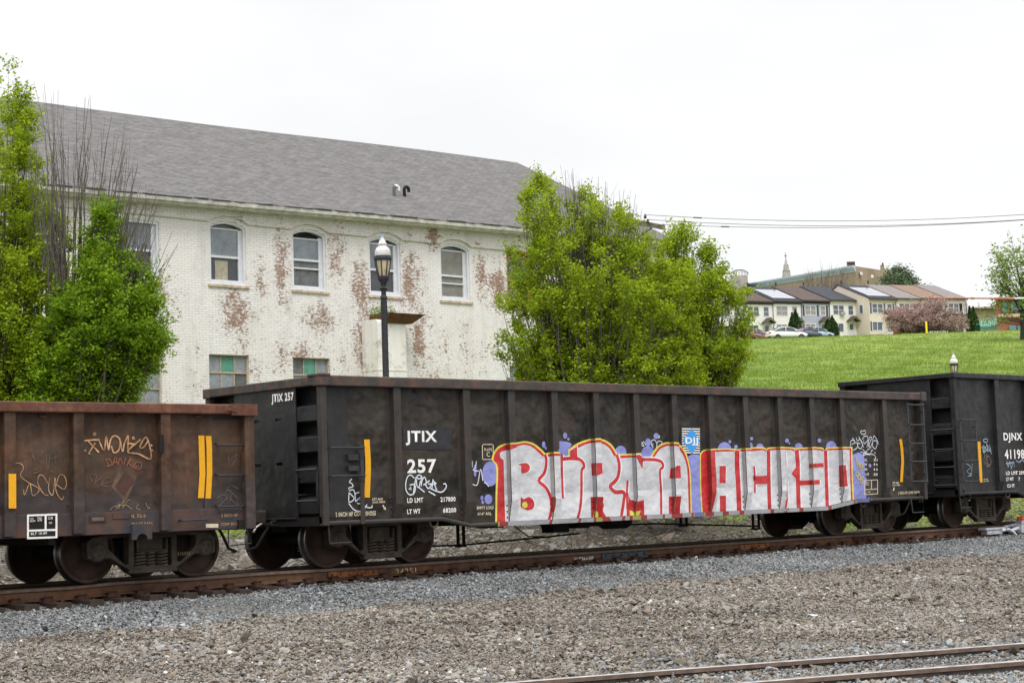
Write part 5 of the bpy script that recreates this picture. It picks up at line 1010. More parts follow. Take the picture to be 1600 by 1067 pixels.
# goose-neck roof vents
for px, py, mt in ((616, 306, 'tread'), (632, 307, 'under')):
    best = min(np.linspace(0, 7, 141), key=lambda y: abs(atY(px, py, BY0+y)[2]-rz(atY(px, py, BY0+y)[0], y)))
    p = atY(px, py, BY0+best); x, y, z = p[0], best, p[2]; mb = MB(); mb.tube([(x, y, z-.1), (x, y, z+.22)]+[(x+.09-.09*cos(t), y, z+.22+.09*sin(t)) for t in np.linspace(0.2, pi, 7)]+[(x+.18, y, z+.16)], .052, 10)
    mb.build('roof_vent_pipe', M['under'] if mt == 'under' else simple('white_capped_pipe', (.10, .10, .10), .5), roof, smooth=True)
    if mt == 'tread': mb = MB(); mb.tube([(x+.09-.09*cos(t), y, z+.225+.09*sin(t)) for t in np.linspace(0.9, pi, 6)]+[(x+.18, y, z+.16)], .056, 10); mb.build('roof_vent_cap', M['trim'], roof, smooth=True)
# exhaust duct on the wall
M['duct'] = painted_metal('chalky_cream_duct_paint', (.70, .67, .60), (.80, .785, .75), (.34, .28, .22), .64, .3, .05, .6)
a = atY(579, 540, BY0-.4)[0]; b = atY(640, 540, BY0-.9)[0]; z0 = 4.05; z1 = 6.32
prof = [(-.001, z1), (-.35, z1)]+[(-.35-.35*sin(t), z1-.35+.35*cos(t)) for t in np.linspace(.2, pi/2, 6)]+[(-.70-.25, z0+.5)]+[(-.95+.0-.0+.45-.45*cos(t), z0+.45-.45*sin(t)) for t in np.linspace(0, pi/2, 7)]+[(-.001, z0)]
prof = [(-.001, z1), (-.62, z1)]+[(-.62-.12*sin(t), z1-.12+.12*cos(t)) for t in np.linspace(.3, pi/2, 4)]+[(-.74, z0+.42)]+[(-.32-.42*cos(t), z0+.42-.42*sin(t)) for t in np.linspace(0, pi/2, 8)][1:]+[(-.001, z0)]
mb = MB(); mb.prism([[(y, z) for y, z in prof]], a, b, f=lambda yy, x, z: (x, yy, z)); du = mb.build('exhaust_duct', M['duct'], bld, bevel=.015)
mb = MB(); mb.box(a-.012, b+.012, -.755, -.04, z0+.78, z0+.81); mb.box(a-.012, a-.002, -.55, -.52, z0+.3, z1-.1); mb.build('duct_seam', M['duct'], du)
M['hoodrust'] = painted_metal('rust_brown_hood', (.065, .035, .022), (.12, .055, .03), (.18, .08, .04), .5, .4, .1, .8)
hx0, hx1 = a+.28, b+.52; mb = MB(); mb.hexa([(hx0, -.05, z1-.06), (hx1-.25, -.05, z1-.06), (hx1-.32, -.80, z1-.10), (hx0, -.80, z1-.10)], [(hx0-.02, -.05, z1+.20), (hx1, -.05, z1+.20), (hx1+.0, -1.05, z1+.17), (hx0-.05, -1.05, z1+.17)]); mb.build('rain_hood', M['hoodrust'], du)
# ------------------------------------------------------------------ trees
def poly_in(P, x, z):
    n = len(P); c = np.zeros(len(x), bool); j = n-1
    for i in range(n):
        xi, zi = P[i]; xj_, zj = P[j]; k = ((zi > z) != (zj > z)) & (x < (xj_-xi)*(z-zi)/(zj-zi+1e-12)+xi); c ^= k; j = i
    return c
def poly_dist(P, x, z):
    d = np.full(len(x), 1e9); n = len(P)
    for i in range(n):
        a = np.array(P[i]); b = np.array(P[(i+1) % n]); ab = b-a; t = np.clip(((x-a[0])*ab[0]+(z-a[1])*ab[1])/(ab@ab+1e-9), 0, 1); d = np.minimum(d, np.hypot(x-a[0]-t*ab[0], z-a[1]-t*ab[1]))
    return d
def tubes_np(paths, radii, n=4):     # paths: (m, s, 3), radii (m, s)
    m_, s, _ = paths.shape; d = np.gradient(paths, axis=1); d /= np.linalg.norm(d, axis=2)[..., None]+1e-9; up = np.array([.31, .17, .9]); a = np.cross(d, up); a /= np.linalg.norm(a, axis=2)[..., None]+1e-9; b = np.cross(d, a)
    t = np.arange(n)*2*pi/n; V = paths[:, :, None]+(a[:, :, None]*np.cos(t)[:, None]+b[:, :, None]*np.sin(t)[:, None])*radii[:, :, None, None]; V = V.reshape(-1, 3)
    base = (np.arange(m_)*s*n)[:, None, None, None]; i = (np.arange(s-1)*n)[None, :, None, None]; k = np.arange(n)[None, None, :, None]
    k2 = (k+1) % n; F_ = np.concatenate([base+i+k, base+i+k2, base+i+n+k2, base+i+n+k], 3).reshape(-1, 4); return V, F_
def leaves_np(C, size, g, droop=.3, fold=True, asp=.62):
    n = len(C); a = g.normal(0, 1, (n, 3)); a[:, 2] = a[:, 2]*.5-droop*.3; a /= np.linalg.norm(a, axis=1)[:, None]; b = np.cross(a, g.normal(0, 1, (n, 3))+np.array([0, 0, .8])); b /= np.linalg.norm(b, axis=1)[:, None]
    s = (size*g.uniform(.6, 1.3, n))[:, None]; V = np.stack([C-a*s*.5, C+b*s*asp*.5, C+a*s*.6, C-b*s*asp*.5], 1).reshape(-1, 3); return V, np.arange(4*n).reshape(-1, 4)
UR = np.array([cos(YAW), -sin(YAW), 0]); UF = np.array([sin(YAW), cos(YAW), 0])
def tree(name, label, px, D, crown_px, bare_px, bark, leaf, nb=200, ntw=13, nl=16, lsize=.07, tw=.55, nbare=0, group=None, seed=1, zfork=.9, r0=.09, fast=.0, depthk=.85, cat='tree', barer=.013, trunk_r=None, base_z=None, leafspread=.11, shell=0.0, nlimb=9, thin=.0035):
    g = np.random.default_rng(seed); B = atD(px, 700, D); bx_, by_ = B[0], B[1]; bz_ = float(gz(bx_, by_)) if base_z is None else base_z
    root = thing(name, label, cat, (bx_, by_, bz_), 0, group); base = np.array([bx_, by_, bz_])
    def loc(P): 
        o = []
        for x, y in P: q = atD(x, y, D)-base; o.append((q@UR, q[2]))
        return o
    def sample(P, n):
        P = loc(P); xs_ = [p[0] for p in P]; zs_ = [p[1] for p in P]; X = np.zeros(0); Z = np.zeros(0)
        while len(X) < n:
            x = g.uniform(min(xs_), max(xs_), n*2); z = g.uniform(max(min(zs_), zfork*.6), max(zs_), n*2); k = poly_in(P, x, z); X = np.append(X, x[k]); Z = np.append(Z, z[k])
        X, Z = X[:n], Z[:n]; e = poly_dist(P, X, Z); mw = (max(xs_)-min(xs_))/2*depthk; wd = np.minimum(np.sqrt(np.clip(e, .02, None)*mw*1.6), mw); s = g.uniform(-1, 1, n); s = np.sign(s)*np.abs(s)**(.6 if shell else 1); return X, Z, s*wd
    def curves(X, Z, W, r_a, r_b, s=9, kk=None):
        n = len(X); tip = X[:, None]*UR+W[:, None]*UF+Z[:, None]*np.array([0, 0, 1.0]); tz = np.minimum(zfork+g.uniform(0, .35, n)*Z, Z*.8); p0 = np.stack([g.normal(0, .05, n), g.normal(0, .05, n), tz], 1)
        k, kz_ = kk or (.62+fast*.3, .42-.1*fast); p1 = p0*0; p1[:, :2] = tip[:, :2]*k+p0[:, :2]*(1-k); p1[:, 2] = p0[:, 2]+(tip[:, 2]-p0[:, 2])*kz_; t = np.linspace(0, 1, s)[None, :, None]
        P = (1-t)**2*p0[:, None]+2*t*(1-t)*p1[:, None]+t*t*tip[:, None]; wob = g.normal(0, .035, P.shape)*np.linspace(0, 1, s)[None, :, None]*(np.linalg.norm(tip-p0, axis=1)*.22)[:, None, None]; P = P+wob
        R_ = (r_a*(1-np.linspace(0, 1, s))**.8+r_b)[None, :]*g.uniform(.6, 1.2, (n, 1)); return P, R_
    Vs, Fs, off = [], [], 0
    def addt(V, F_):
        nonlocal off; Vs.append(V); Fs.append(F_+off); off += len(V)
    # trunk and main limbs
    tr_ = trunk_r or r0*1.8; t_ = np.array([[[0, 0, -.3], [.01, 0, zfork*.5], [0, .02, zfork*1.0], [0.02, 0, zfork*1.35]]]); addt(*tubes_np(t_, np.array([[tr_*1.3, tr_, tr_*.9, tr_*.6]]), 10))
    X, Z, W_ = sample(crown_px, nb); P, R_ = curves(X, Z, W_, r0*.34, thin); addt(*tubes_np(P, R_, 4))
    k = g.choice(nb, min(nlimb, nb), False); addt(*tubes_np(P[k][:, :7], R_[k][:, :7]*2.0, 6))
    # twigs
    bi = np.repeat(np.arange(nb), ntw); nod = g.uniform(.45, 1, (nb, 3)); nod[:, 0] = 1; t = np.clip(nod[bi, g.integers(0, 3, len(bi))]+g.normal(0, .016, len(bi)), .3, 1)*(P.shape[1]-1.001); i0 = t.astype(int); f = (t-i0)[:, None]; q0 = P[bi, i0]*(1-f)+P[bi, i0+1]*f; dr_ = P[bi, i0+1]-P[bi, i0]; dr_ /= np.linalg.norm(dr_, axis=1)[:, None]
    dd = dr_*1.0+g.normal(0, .55, dr_.shape)+np.array([0, 0, .25+fast*.4]); dd /= np.linalg.norm(dd, axis=1)[:, None]; L_ = tw*g.uniform(.4, 1.2, len(bi)); u = np.linspace(0, 1, 4)[None, :, None]; TP = q0[:, None]+dd[:, None]*u*L_[:, None, None]; TP[:, :, 2] -= (u[:, :, 0]**2*L_[:, None]*.12)
    addt(*tubes_np(TP, np.full(TP.shape[:2], max(thin*.8, .0035*tw/.55))*(1.3-np.linspace(0, 1, 4))[None], 3))
    C = np.repeat(TP[:, 0], nl, 0)*0; ti = np.repeat(np.arange(len(bi)), nl); v = g.uniform(.15, 1.1, len(ti))[:, None]; C = TP[ti, 0]*(1-v)+TP[ti, 3]*v+g.normal(0, 1, (len(ti), 3))*leafspread*np.array([1, 1, .6])
    ok = C[:, 2] > .15; C = C[ok]
    if nl: LV, LF = leaves_np(C, lsize, g); npmesh('crown', LV, LF, leaf, root)
    if nbare:
        X, Z, W_ = sample(bare_px, nbare); P, R_ = curves(X, Z, W_*.7, barer*1.6, .0035, 10, (.50, .42)); addt(*tubes_np(P, R_, 4)); nt_ = 9; bi = np.repeat(np.arange(nbare), nt_); t = g.uniform(.4, .97, len(bi))*(P.shape[1]-1.001); i0 = t.astype(int); q0 = P[bi, i0]; dr_ = P[bi, i0+1]-P[bi, i0]; dr_ /= np.linalg.norm(dr_, axis=1)[:, None]
        dd = dr_*1.2+g.normal(0, .32, dr_.shape); dd /= np.linalg.norm(dd, axis=1)[:, None]; L_ = tw*1.3*g.uniform(.3, 1.2, len(bi)); u = np.linspace(0, 1, 4)[None, :, None]; TP = q0[:, None]+dd[:, None]*u*L_[:, None, None]; TP[:, :, 2] += (u[:, :, 0]**2*L_[:, None]*.12); addt(*tubes_np(TP, np.full(TP.shape[:2], .0042)*(1.3-np.linspace(0, 1, 4))[None], 3))
    npmesh('trunk', np.concatenate(Vs), np.concatenate([f_ for f_ in Fs]), bark, root); return root
M['bark'] = simple('grey_brown_bark', (.125, .108, .092), .9, var=.4, scale=10); M['barkd'] = simple('dark_wet_bark', (.060, .050, .038), .9, var=.4, scale=10)
M['leaf1'] = leafmat('spring_green_leaves', [(.125, .245, .008), (.25, .375, .012), (.40, .47, .025)], .35, .6)
M['leaf2'] = leafmat('deep_spring_leaves', [(.085, .205, .008), (.165, .305, .011), (.28, .40, .022)], .35, .6)
if TREES:
    gt = 'broadleaf trees beside the train'
    tree('tree', 'tall bright green tree rising at the left edge in front of the roof', -25, 37, [(-170, 700), (-190, 420), (-120, 250), (-60, 180), (-15, 112), (8, 98), (24, 130), (42, 190), (50, 260), (75, 315), (98, 380), (118, 440), (150, 490), (185, 560), (190, 690)], None, M['barkd'], M['leaf1'], nb=390, ntw=13, nl=30, lsize=.070, leafspread=.065, tw=.46, shell=1, fast=.8, seed=2, group=gt, zfork=1.0)
    tree('tree', 'green tree topped by a fan of bare grey branches, left of the arched windows', 112, 36, [(25, 700), (50, 560), (88, 480), (128, 430), (140, 345), (160, 318), (178, 350), (190, 400), (208, 418), (228, 436), (250, 490), (246, 556), (230, 576), (192, 588), (160, 600), (130, 620), (105, 690)], [(30, 300), (36, 120), (46, 82), (60, 110), (88, 112), (98, 150), (140, 122), (155, 160), (190, 185), (215, 225), (225, 270), (250, 295), (252, 340), (280, 380), (262, 430), (225, 400), (200, 330), (150, 260), (90, 240)], M['bark'], M['leaf2'], nb=400, ntw=13, nl=30, lsize=.068, leafspread=.065, tw=.46, shell=1, fast=.15, nbare=105, barer=.012, seed=3, group=gt, zfork=1.0)
    tree('tree', 'broad green tree hiding the right end of the white brick wall', 925, 41, [(820, 690), (828, 610), (788, 585), (776, 540), (800, 512), (782, 480), (812, 440), (792, 400), (822, 365), (808, 330), (832, 290), (844, 258), (862, 290), (875, 330), (895, 320), (908, 288), (930, 305), (958, 345), (972, 312), (990, 370), (1012, 378), (1040, 390), (1075, 440), (1095, 560), (1095, 690)], [(862, 400), (868, 262), (885, 245), (905, 258), (950, 275), (985, 275), (1005, 300), (1018, 330), (1022, 380), (960, 430)], M['bark'], M['leaf1'], nb=520, ntw=12, nl=30, lsize=.068, leafspread=.065, tw=.46, shell=1, fast=.6, nbare=150, barer=.013, seed=4, group=gt, zfork=1.0)
    tree('tree', 'green tree with a spreading right side in front of the grassy hill', 1060, 43, [(960, 690), (965, 560), (985, 450), (1010, 410), (1035, 385), (1058, 358), (1082, 362), (1094, 398), (1108, 382), (1122, 402), (1134, 445), (1152, 470), (1170, 455), (1176, 500), (1164, 560), (1150, 588), (1125, 605), (1100, 690)], [(1020, 400), (1025, 340), (1060, 345), (1100, 370), (1135, 380), (1115, 430)], M['bark'], M['leaf1'], nb=460, ntw=12, nl=30, lsize=.068, leafspread=.065, tw=.46, shell=1, fast=.35, nbare=22, barer=.014, seed=5, group=gt, zfork=1.0)
# weeds sprouting on the duct hood
g = np.random.default_rng(9); C = np.stack([g.uniform(a+.15, a+.95, 420), BY0-.35+g.normal(0, .12, 420), z1+.12+np.abs(g.normal(0, .17, 420))], 1); LV, LF = leaves_np(C, .07, g)
tag(npmesh('wall_weed', LV, LF, M['leaf2']), 'small green weeds sprouting on top of the cream wall duct', 'plant')
# ------------------------------------------------------------------ street lamps
M['lampblack'] = simple('satin_black_cast_iron', (.035, .037, .042), .5, var=.3, scale=12, bump=.1); M['lampwhite'] = simple('weathered_white_lamp_cap', (.60, .58, .56), .5, var=.25, scale=9); M['lampglass'] = simple('yellowed_lantern_glass', (.52, .45, .30), .25, var=.2); M['bluecell'] = simple('pale_blue_photocell', (.25, .42, .70), .4)
def lamp(px, ytop, D, label):
    P = atD(px, ytop, D); zb = float(gz(P[0], P[1])); H = P[2]-zb; root = thing('street_lamp', label, 'street lamp', (P[0], P[1], zb), .3, 'victorian style lamps beside the tracks')
    SC = .84; sc_ = lambda L_: [(r_*SC, z_) for r_, z_ in L_]
    mb = MB(); mb.lathe(sc_([(.22, 0), (.22, .12), (.17, .2), (.15, .55), (.12, .62), (.088, .72), (.072, H-1.42), (.095, H-1.40), (.095, H-1.36), (.07, H-1.34), (.062, H-1.25), (.10, H-1.20), (.11, H-1.17), (.07, H-1.14), (.085, H-1.06), (.15, H-.98), (.155, H-.94), (0, H-.94)]), n=16); mb.build('post', M['lampblack'], root, smooth=True)
    for k in range(8):
        t = k*pi/4; mb = MB() if k == 0 else mb; mb.box(.062*cos(t)-.006, .062*cos(t)+.006, .062*sin(t)-.006, .062*sin(t)+.006, .75, H-1.45)
    mb.build('post_flutes', M['lampblack'], root)
    mb = MB(); mb.lathe(sc_([(.115, H-.93), (.165, H-.78), (.195, H-.62), (.20, H-.56)]), n=8, a0=pi/8); mb.build('lantern_glass', M['lampglass'], root)
    mb = MB()
    for k in range(8): t = k*pi/4+pi/8; mb.tube([((r_)*SC*cos(t), (r_)*SC*sin(t), H-z) for r_, z in ((.12, .94), (.17, .78), (.20, .62), (.205, .55))], .014, 5)
    mb.lathe(sc_([(.0, H-.94), (.15, H-.94), (.15, H-.91), (.12, H-.905)]), n=16); mb.lathe(sc_([(.19, H-.57), (.225, H-.56), (.235, H-.53), (.225, H-.47), (.19, H-.46)]), n=20); lf = mb.build('lantern_frame', M['lampblack'], root)
    mb = MB(); mb.lathe(sc_([(.20, H-.465), (.205, H-.43), (.20, H-.36), (.17, H-.30), (.115, H-.26), (.10, H-.24), (.115, H-.23), (.118, H-.20), (.085, H-.165), (.075, H-.12), (.04, H-.085), (.035, H-.06)]), n=24); cp = mb.build('lantern_cap', M['lampwhite'], root, smooth=True)
    mb = MB(); mb.lathe(sc_([(.034, H-.06), (.036, H-.01), (0, H)]), n=12); mb.build('photocell', M['bluecell'], cp, smooth=True)
lamp(597, 367, 38, 'black street lamp with yellowed lantern in front of the brick wall'); lamp(1489.5, 551, 76, 'street lamp with white cap just above the right hand black gondola')
# ------------------------------------------------------------------ row houses on the hill
RA = radians(-16); UH = np.array([cos(RA), sin(RA), 0]); VH = np.array([-sin(RA), cos(RA), 0])
P0 = np.array([195.42, 143.86, 0])
def siding(name, c):
    q = Mat(name, .7); wv = nn(q.t, 'ShaderNodeTexWave', wave_type='BANDS', bands_direction='Z', wave_profile='SAW'); q.L(q.co, wv.inputs[0]); wv.inputs['Scale'].default_value = 1.6
    n = q.ramp(q.noise(.6, 5), .35, .7, 0, .35); q.color(q.mix(n, c, tuple(x*.85 for x in c))); q.bump(wv.outputs[0], .5, .03); return q.m
SD = {'cream': siding('cream_vinyl_siding', (.80, .775, .73)), 'ivory': siding('ivory_vinyl_siding', (.80, .785, .75)), 'blue': siding('blue_grey_vinyl_siding', (.40, .41, .50)), 'lime': siding('pale_lime_cream_siding', (.80, .785, .72)), 'tan': siding('warm_tan_siding', (.70, .61, .52)), 'beige': siding('light_beige_siding', (.76, .70, .64))}
RF = {k: shingle(k+'_shingles', c, tuple(x*.7 for x in c), .2, .4) for k, c in {'brown': (.105, .078, .070), 'char': (.055, .058, .066), 'greybrown': (.23, .205, .195), 'orange': (.24, .165, .125), 'darkbrown': (.10, .075, .062)}.items()}
M['shutter'] = simple('charcoal_shutter', (.05, .055, .065), .6); M['shutterg'] = simple('slate_shutter', (.10, .11, .13), .6); M['gutter'] = simple('dark_brown_gutter', (.07, .045, .04), .6); M['solar'] = simple('glaring_solar_panel', (.24, .26, .30), .12, spec=1.0, var=.05); M['solarf'] = simple('black_panel_frame', (.015, .015, .018), .5); M['houseglass'] = glass('house_window_glass', (.16, .18, .21), .12, .6, .8); M['curtain'] = glass('curtained_window_glass', (.34, .31, .30), .2, .3, 1); M['ac'] = simple('window_air_conditioner', (.35, .35, .35), .6); M['limetrim'] = simple('yellow_green_canopy_post', (.55, .60, .25), .6)
def house(s0, wd, vb, ez_, sid, rf, label, solar=False, shut=None, curt=False, canopy='brown', ctrim=None, ac=False, sidewin=False, bandm=None, dep=13.0):
    o = P0+UH*s0+VH*vb; gb = ez_-5.35; root = thing('row_house', label, 'house', (o[0], o[1], gb), RA, 'two storey row houses on the hill'); E = 5.35; rh = 2.55; hd = dep/2
    wins = [(.55, 1.45, 3.35, 4.65), (1.5, 2.4, 3.35, 4.65), (3.15, 4.0, 3.35, 4.65)]; lwins = [(.45, 2.2, .95, 2.15)]
    mb = MB(); hl = [[(a, c_), (b, c_), (b, d), (a, d)] for a, b, c_, d in wins+lwins]
    mb.prism([[(0, -1), (wd, -1), (wd, E), (0, E)]]+hl, 0, .15)
    for x in (0, wd-.12): mb.prism([[(.151, -1), (dep, -1), (dep, E), (hd, E+rh), (.151, E+.06)]], x, x+.12, f=lambda yy, xx, z: (xx, yy, z))
    mb.box(.12, wd-.12, dep-.12, dep, -1, E)
    wl = mb.build('wall', SD[sid], root)
    if bandm: mb = MB(); mb.box(.02, wd-.02, -.03, -.002, E-.42, E-.02); mb.build('frieze_board', bandm, wl)
    mb = MB(); ov_ = .35
    for sg in (1, -1):
        f = (lambda v: v) if sg > 0 else (lambda v: dep-v); zz = E+.05-rh*ov_/hd
        mb.add([(-.06, f(-ov_), zz), (wd+.06, f(-ov_), zz), (wd+.06, hd, E+rh+.05), (-.06, hd, E+rh+.05), (-.06, f(-ov_), zz+.14), (wd+.06, f(-ov_), zz+.14), (wd+.06, hd, E+rh+.19), (-.06, hd, E+rh+.19)], [(0, 3, 2, 1), (4, 5, 6, 7), (0, 1, 5, 4), (0, 4, 7, 3), (1, 2, 6, 5)])
    r_ = mb.build('roof', RF[rf], root); mb = MB(); mb.tube([(-.05, -.38, E-.1), (wd+.05, -.38, E-.1)], .07, 6); mb.tube([(wd-.05, -.36, E-.15), (wd-.05, -.07, E-.5), (wd-.05, -.07, -.5)], .045, 5); mb.build('gutter', M['gutter'], r_)
    if solar:
        mb = MB(); n_ = lambda v: E+.28+rh*v/hd
        for i in range(4):
            for j in range(3): u0 = .45+i*.98; v0 = .5+j*1.45; mb.add([(u0, v0, n_(v0)), (u0+.94, v0, n_(v0)), (u0+.94, v0+1.4, n_(v0+1.4)), (u0, v0+1.4, n_(v0+1.4))], [(0, 1, 2, 3)])
        mb.build('solar_panels', M['solar'], r_); mb = MB(); mb.hexa([(.38, .4, n_(.4)-.14), (4.4, .4, n_(.4)-.14), (4.4, 4.9, n_(4.9)-.14), (.38, 4.9, n_(4.9)-.14)], [(.38, .4, n_(.4)-.02), (4.4, .4, n_(.4)-.02), (4.4, 4.9, n_(4.9)-.02), (.38, 4.9, n_(4.9)-.02)]); mb.build('solar_frame', M['solarf'], r_)
    for a, b, c_, d in wins+lwins:
        mb = MB(); mb.prism([[(a-.07, c_-.07), (b+.07, c_-.07), (b+.07, d+.07), (a-.07, d+.07)], [(a+.04, c_+.04), (b-.04, c_+.04), (b-.04, d-.04), (a+.04, d-.04)]], -.03, .04)
        if c_ > 2: mb.box(a+.041, b-.041, -.01, .03, (c_+d)/2-.03, (c_+d)/2+.03)
        else: mb.box((a+b)/2-.04, (a+b)/2+.04, -.01, .03, c_+.041, d-.041)
        wn = mb.build('window', M['trim'], root); mb = MB(); mb.box(a+.01, b-.01, .035, .05, c_+.01, d-.01); mb.build('pane', M['curtain'] if curt else M['houseglass'], wn)
    if shut:
        for x in (.18, 2.55, 4.12): mb = MB(); mb.box(x, x+.28, -.04, -.005, 3.28, 4.72); mb.build('shutter', shut, root)
        mb = MB(); mb.box(.10, .36, -.04, -.005, .9, 2.2); mb.build('shutter', shut, root)
    # chimney pipe
    mb = MB(); mb.lathe([(.10, E+rh-.2), (.10, E+rh+.55), (.17, E+rh+.56), (.17, E+rh+.72), (0, E+rh+.8)], (.6, hd, 0), n=8); mb.build('flue', M['gutter'], r_)
    # door canopy
    mb = MB(); cx_ = 3.55; mb.prism([[(-1.15, 2.35), (0, 3.0), (1.15, 2.35), (1.15, 2.47), (0, 3.14), (-1.15, 2.47)]], -1.1, -.001, f=lambda x, y, z: (cx_+x*.72, y, z)); cn = mb.build('door_canopy', RF[canopy], root)
    mb = MB(); tm = ctrim or M['trim']
    for x in (-.75, .75): mb.tube([(cx_+x, -.1, 1.5), (cx_+x, -1.0, 2.4)], .05, 5); mb.tube([(cx_+x, -1.02, 2.42), (cx_, -1.02, 2.95)], .05, 5)
    mb.build('canopy_bracket', tm, cn); mb = MB(); mb.box(cx_-.5, cx_+.5, -.03, .0, .3, 2.3); d_ = mb.build('door', M['trim'], root); mb = MB(); mb.box(cx_-.3, cx_+.3, -.045, -.031, 1.3, 2.1); mb.build('door_window', M['houseglass'], d_)
    if ac: mb = MB(); mb.box(ac, ac+.7, -.45, -.031, 3.30, 3.72); mb.build('air_conditioner', M['ac'], root)
    if sidewin: mb = MB(); mb.box(-.05, -.001, 1.2, 2.0, 3.4, 4.7); sw = mb.build('window', M['trim'], root); mb = MB(); mb.box(-.06, -.051, 1.28, 1.92, 3.48, 4.62); mb.build('pane', M['houseglass'], sw)
Wd = 4.72; EE = lambda s: 26.74+.033*s
house(-18.95, 4.62, 0, EE(-16.6), 'cream', 'greybrown', 'cream row house mostly hidden by the tree, leftmost of the row')
house(-14.25, Wd, 0, EE(-12), 'ivory', 'brown', 'ivory row house with a brown roof behind the parked white car', bandm=M['shutterg'])
house(-9.54, Wd, 0, EE(-7.2), 'cream', 'char', 'cream row house with solar panels on its roof, directly left of the blue grey house', solar=True, curt=True, ac=3.2, bandm=M['shutterg'])
house(-4.78, Wd, 0, EE(-2.4), 'blue', 'brown', 'blue grey row house with dark shutters', shut=M['shutter'], curt=True, bandm=M['shutter'])
house(.0, 4.6, 0, EE(2.3), 'lime', 'char', 'pale lime trimmed row house with charcoal roof and yellow green door canopy', canopy='darkbrown', ctrim=M['limetrim'], ac=1.6)
vb = -2.9; EF = lambda s: 26.74+.025*(s-4)
house(4.43, 4.7, vb, EF(6), 'tan', 'char', 'tan row house with solar panels, its side wall showing at the step in the row', solar=True, shut=M['shutterg'], canopy='darkbrown', sidewin=True)
house(9.16, 4.3, vb, EF(11), 'beige', 'greybrown', 'beige row house with grey brown roof left of the brick orange roof', canopy='darkbrown')
house(13.48, 4.5, vb, EF(15), 'beige', 'orange', 'row house with an orange brown roof behind the pink cherry tree', canopy='darkbrown')
house(18.0, 3.8, vb, EF(20), 'beige', 'greybrown', 'beige row house at the right end of the row', canopy='darkbrown')
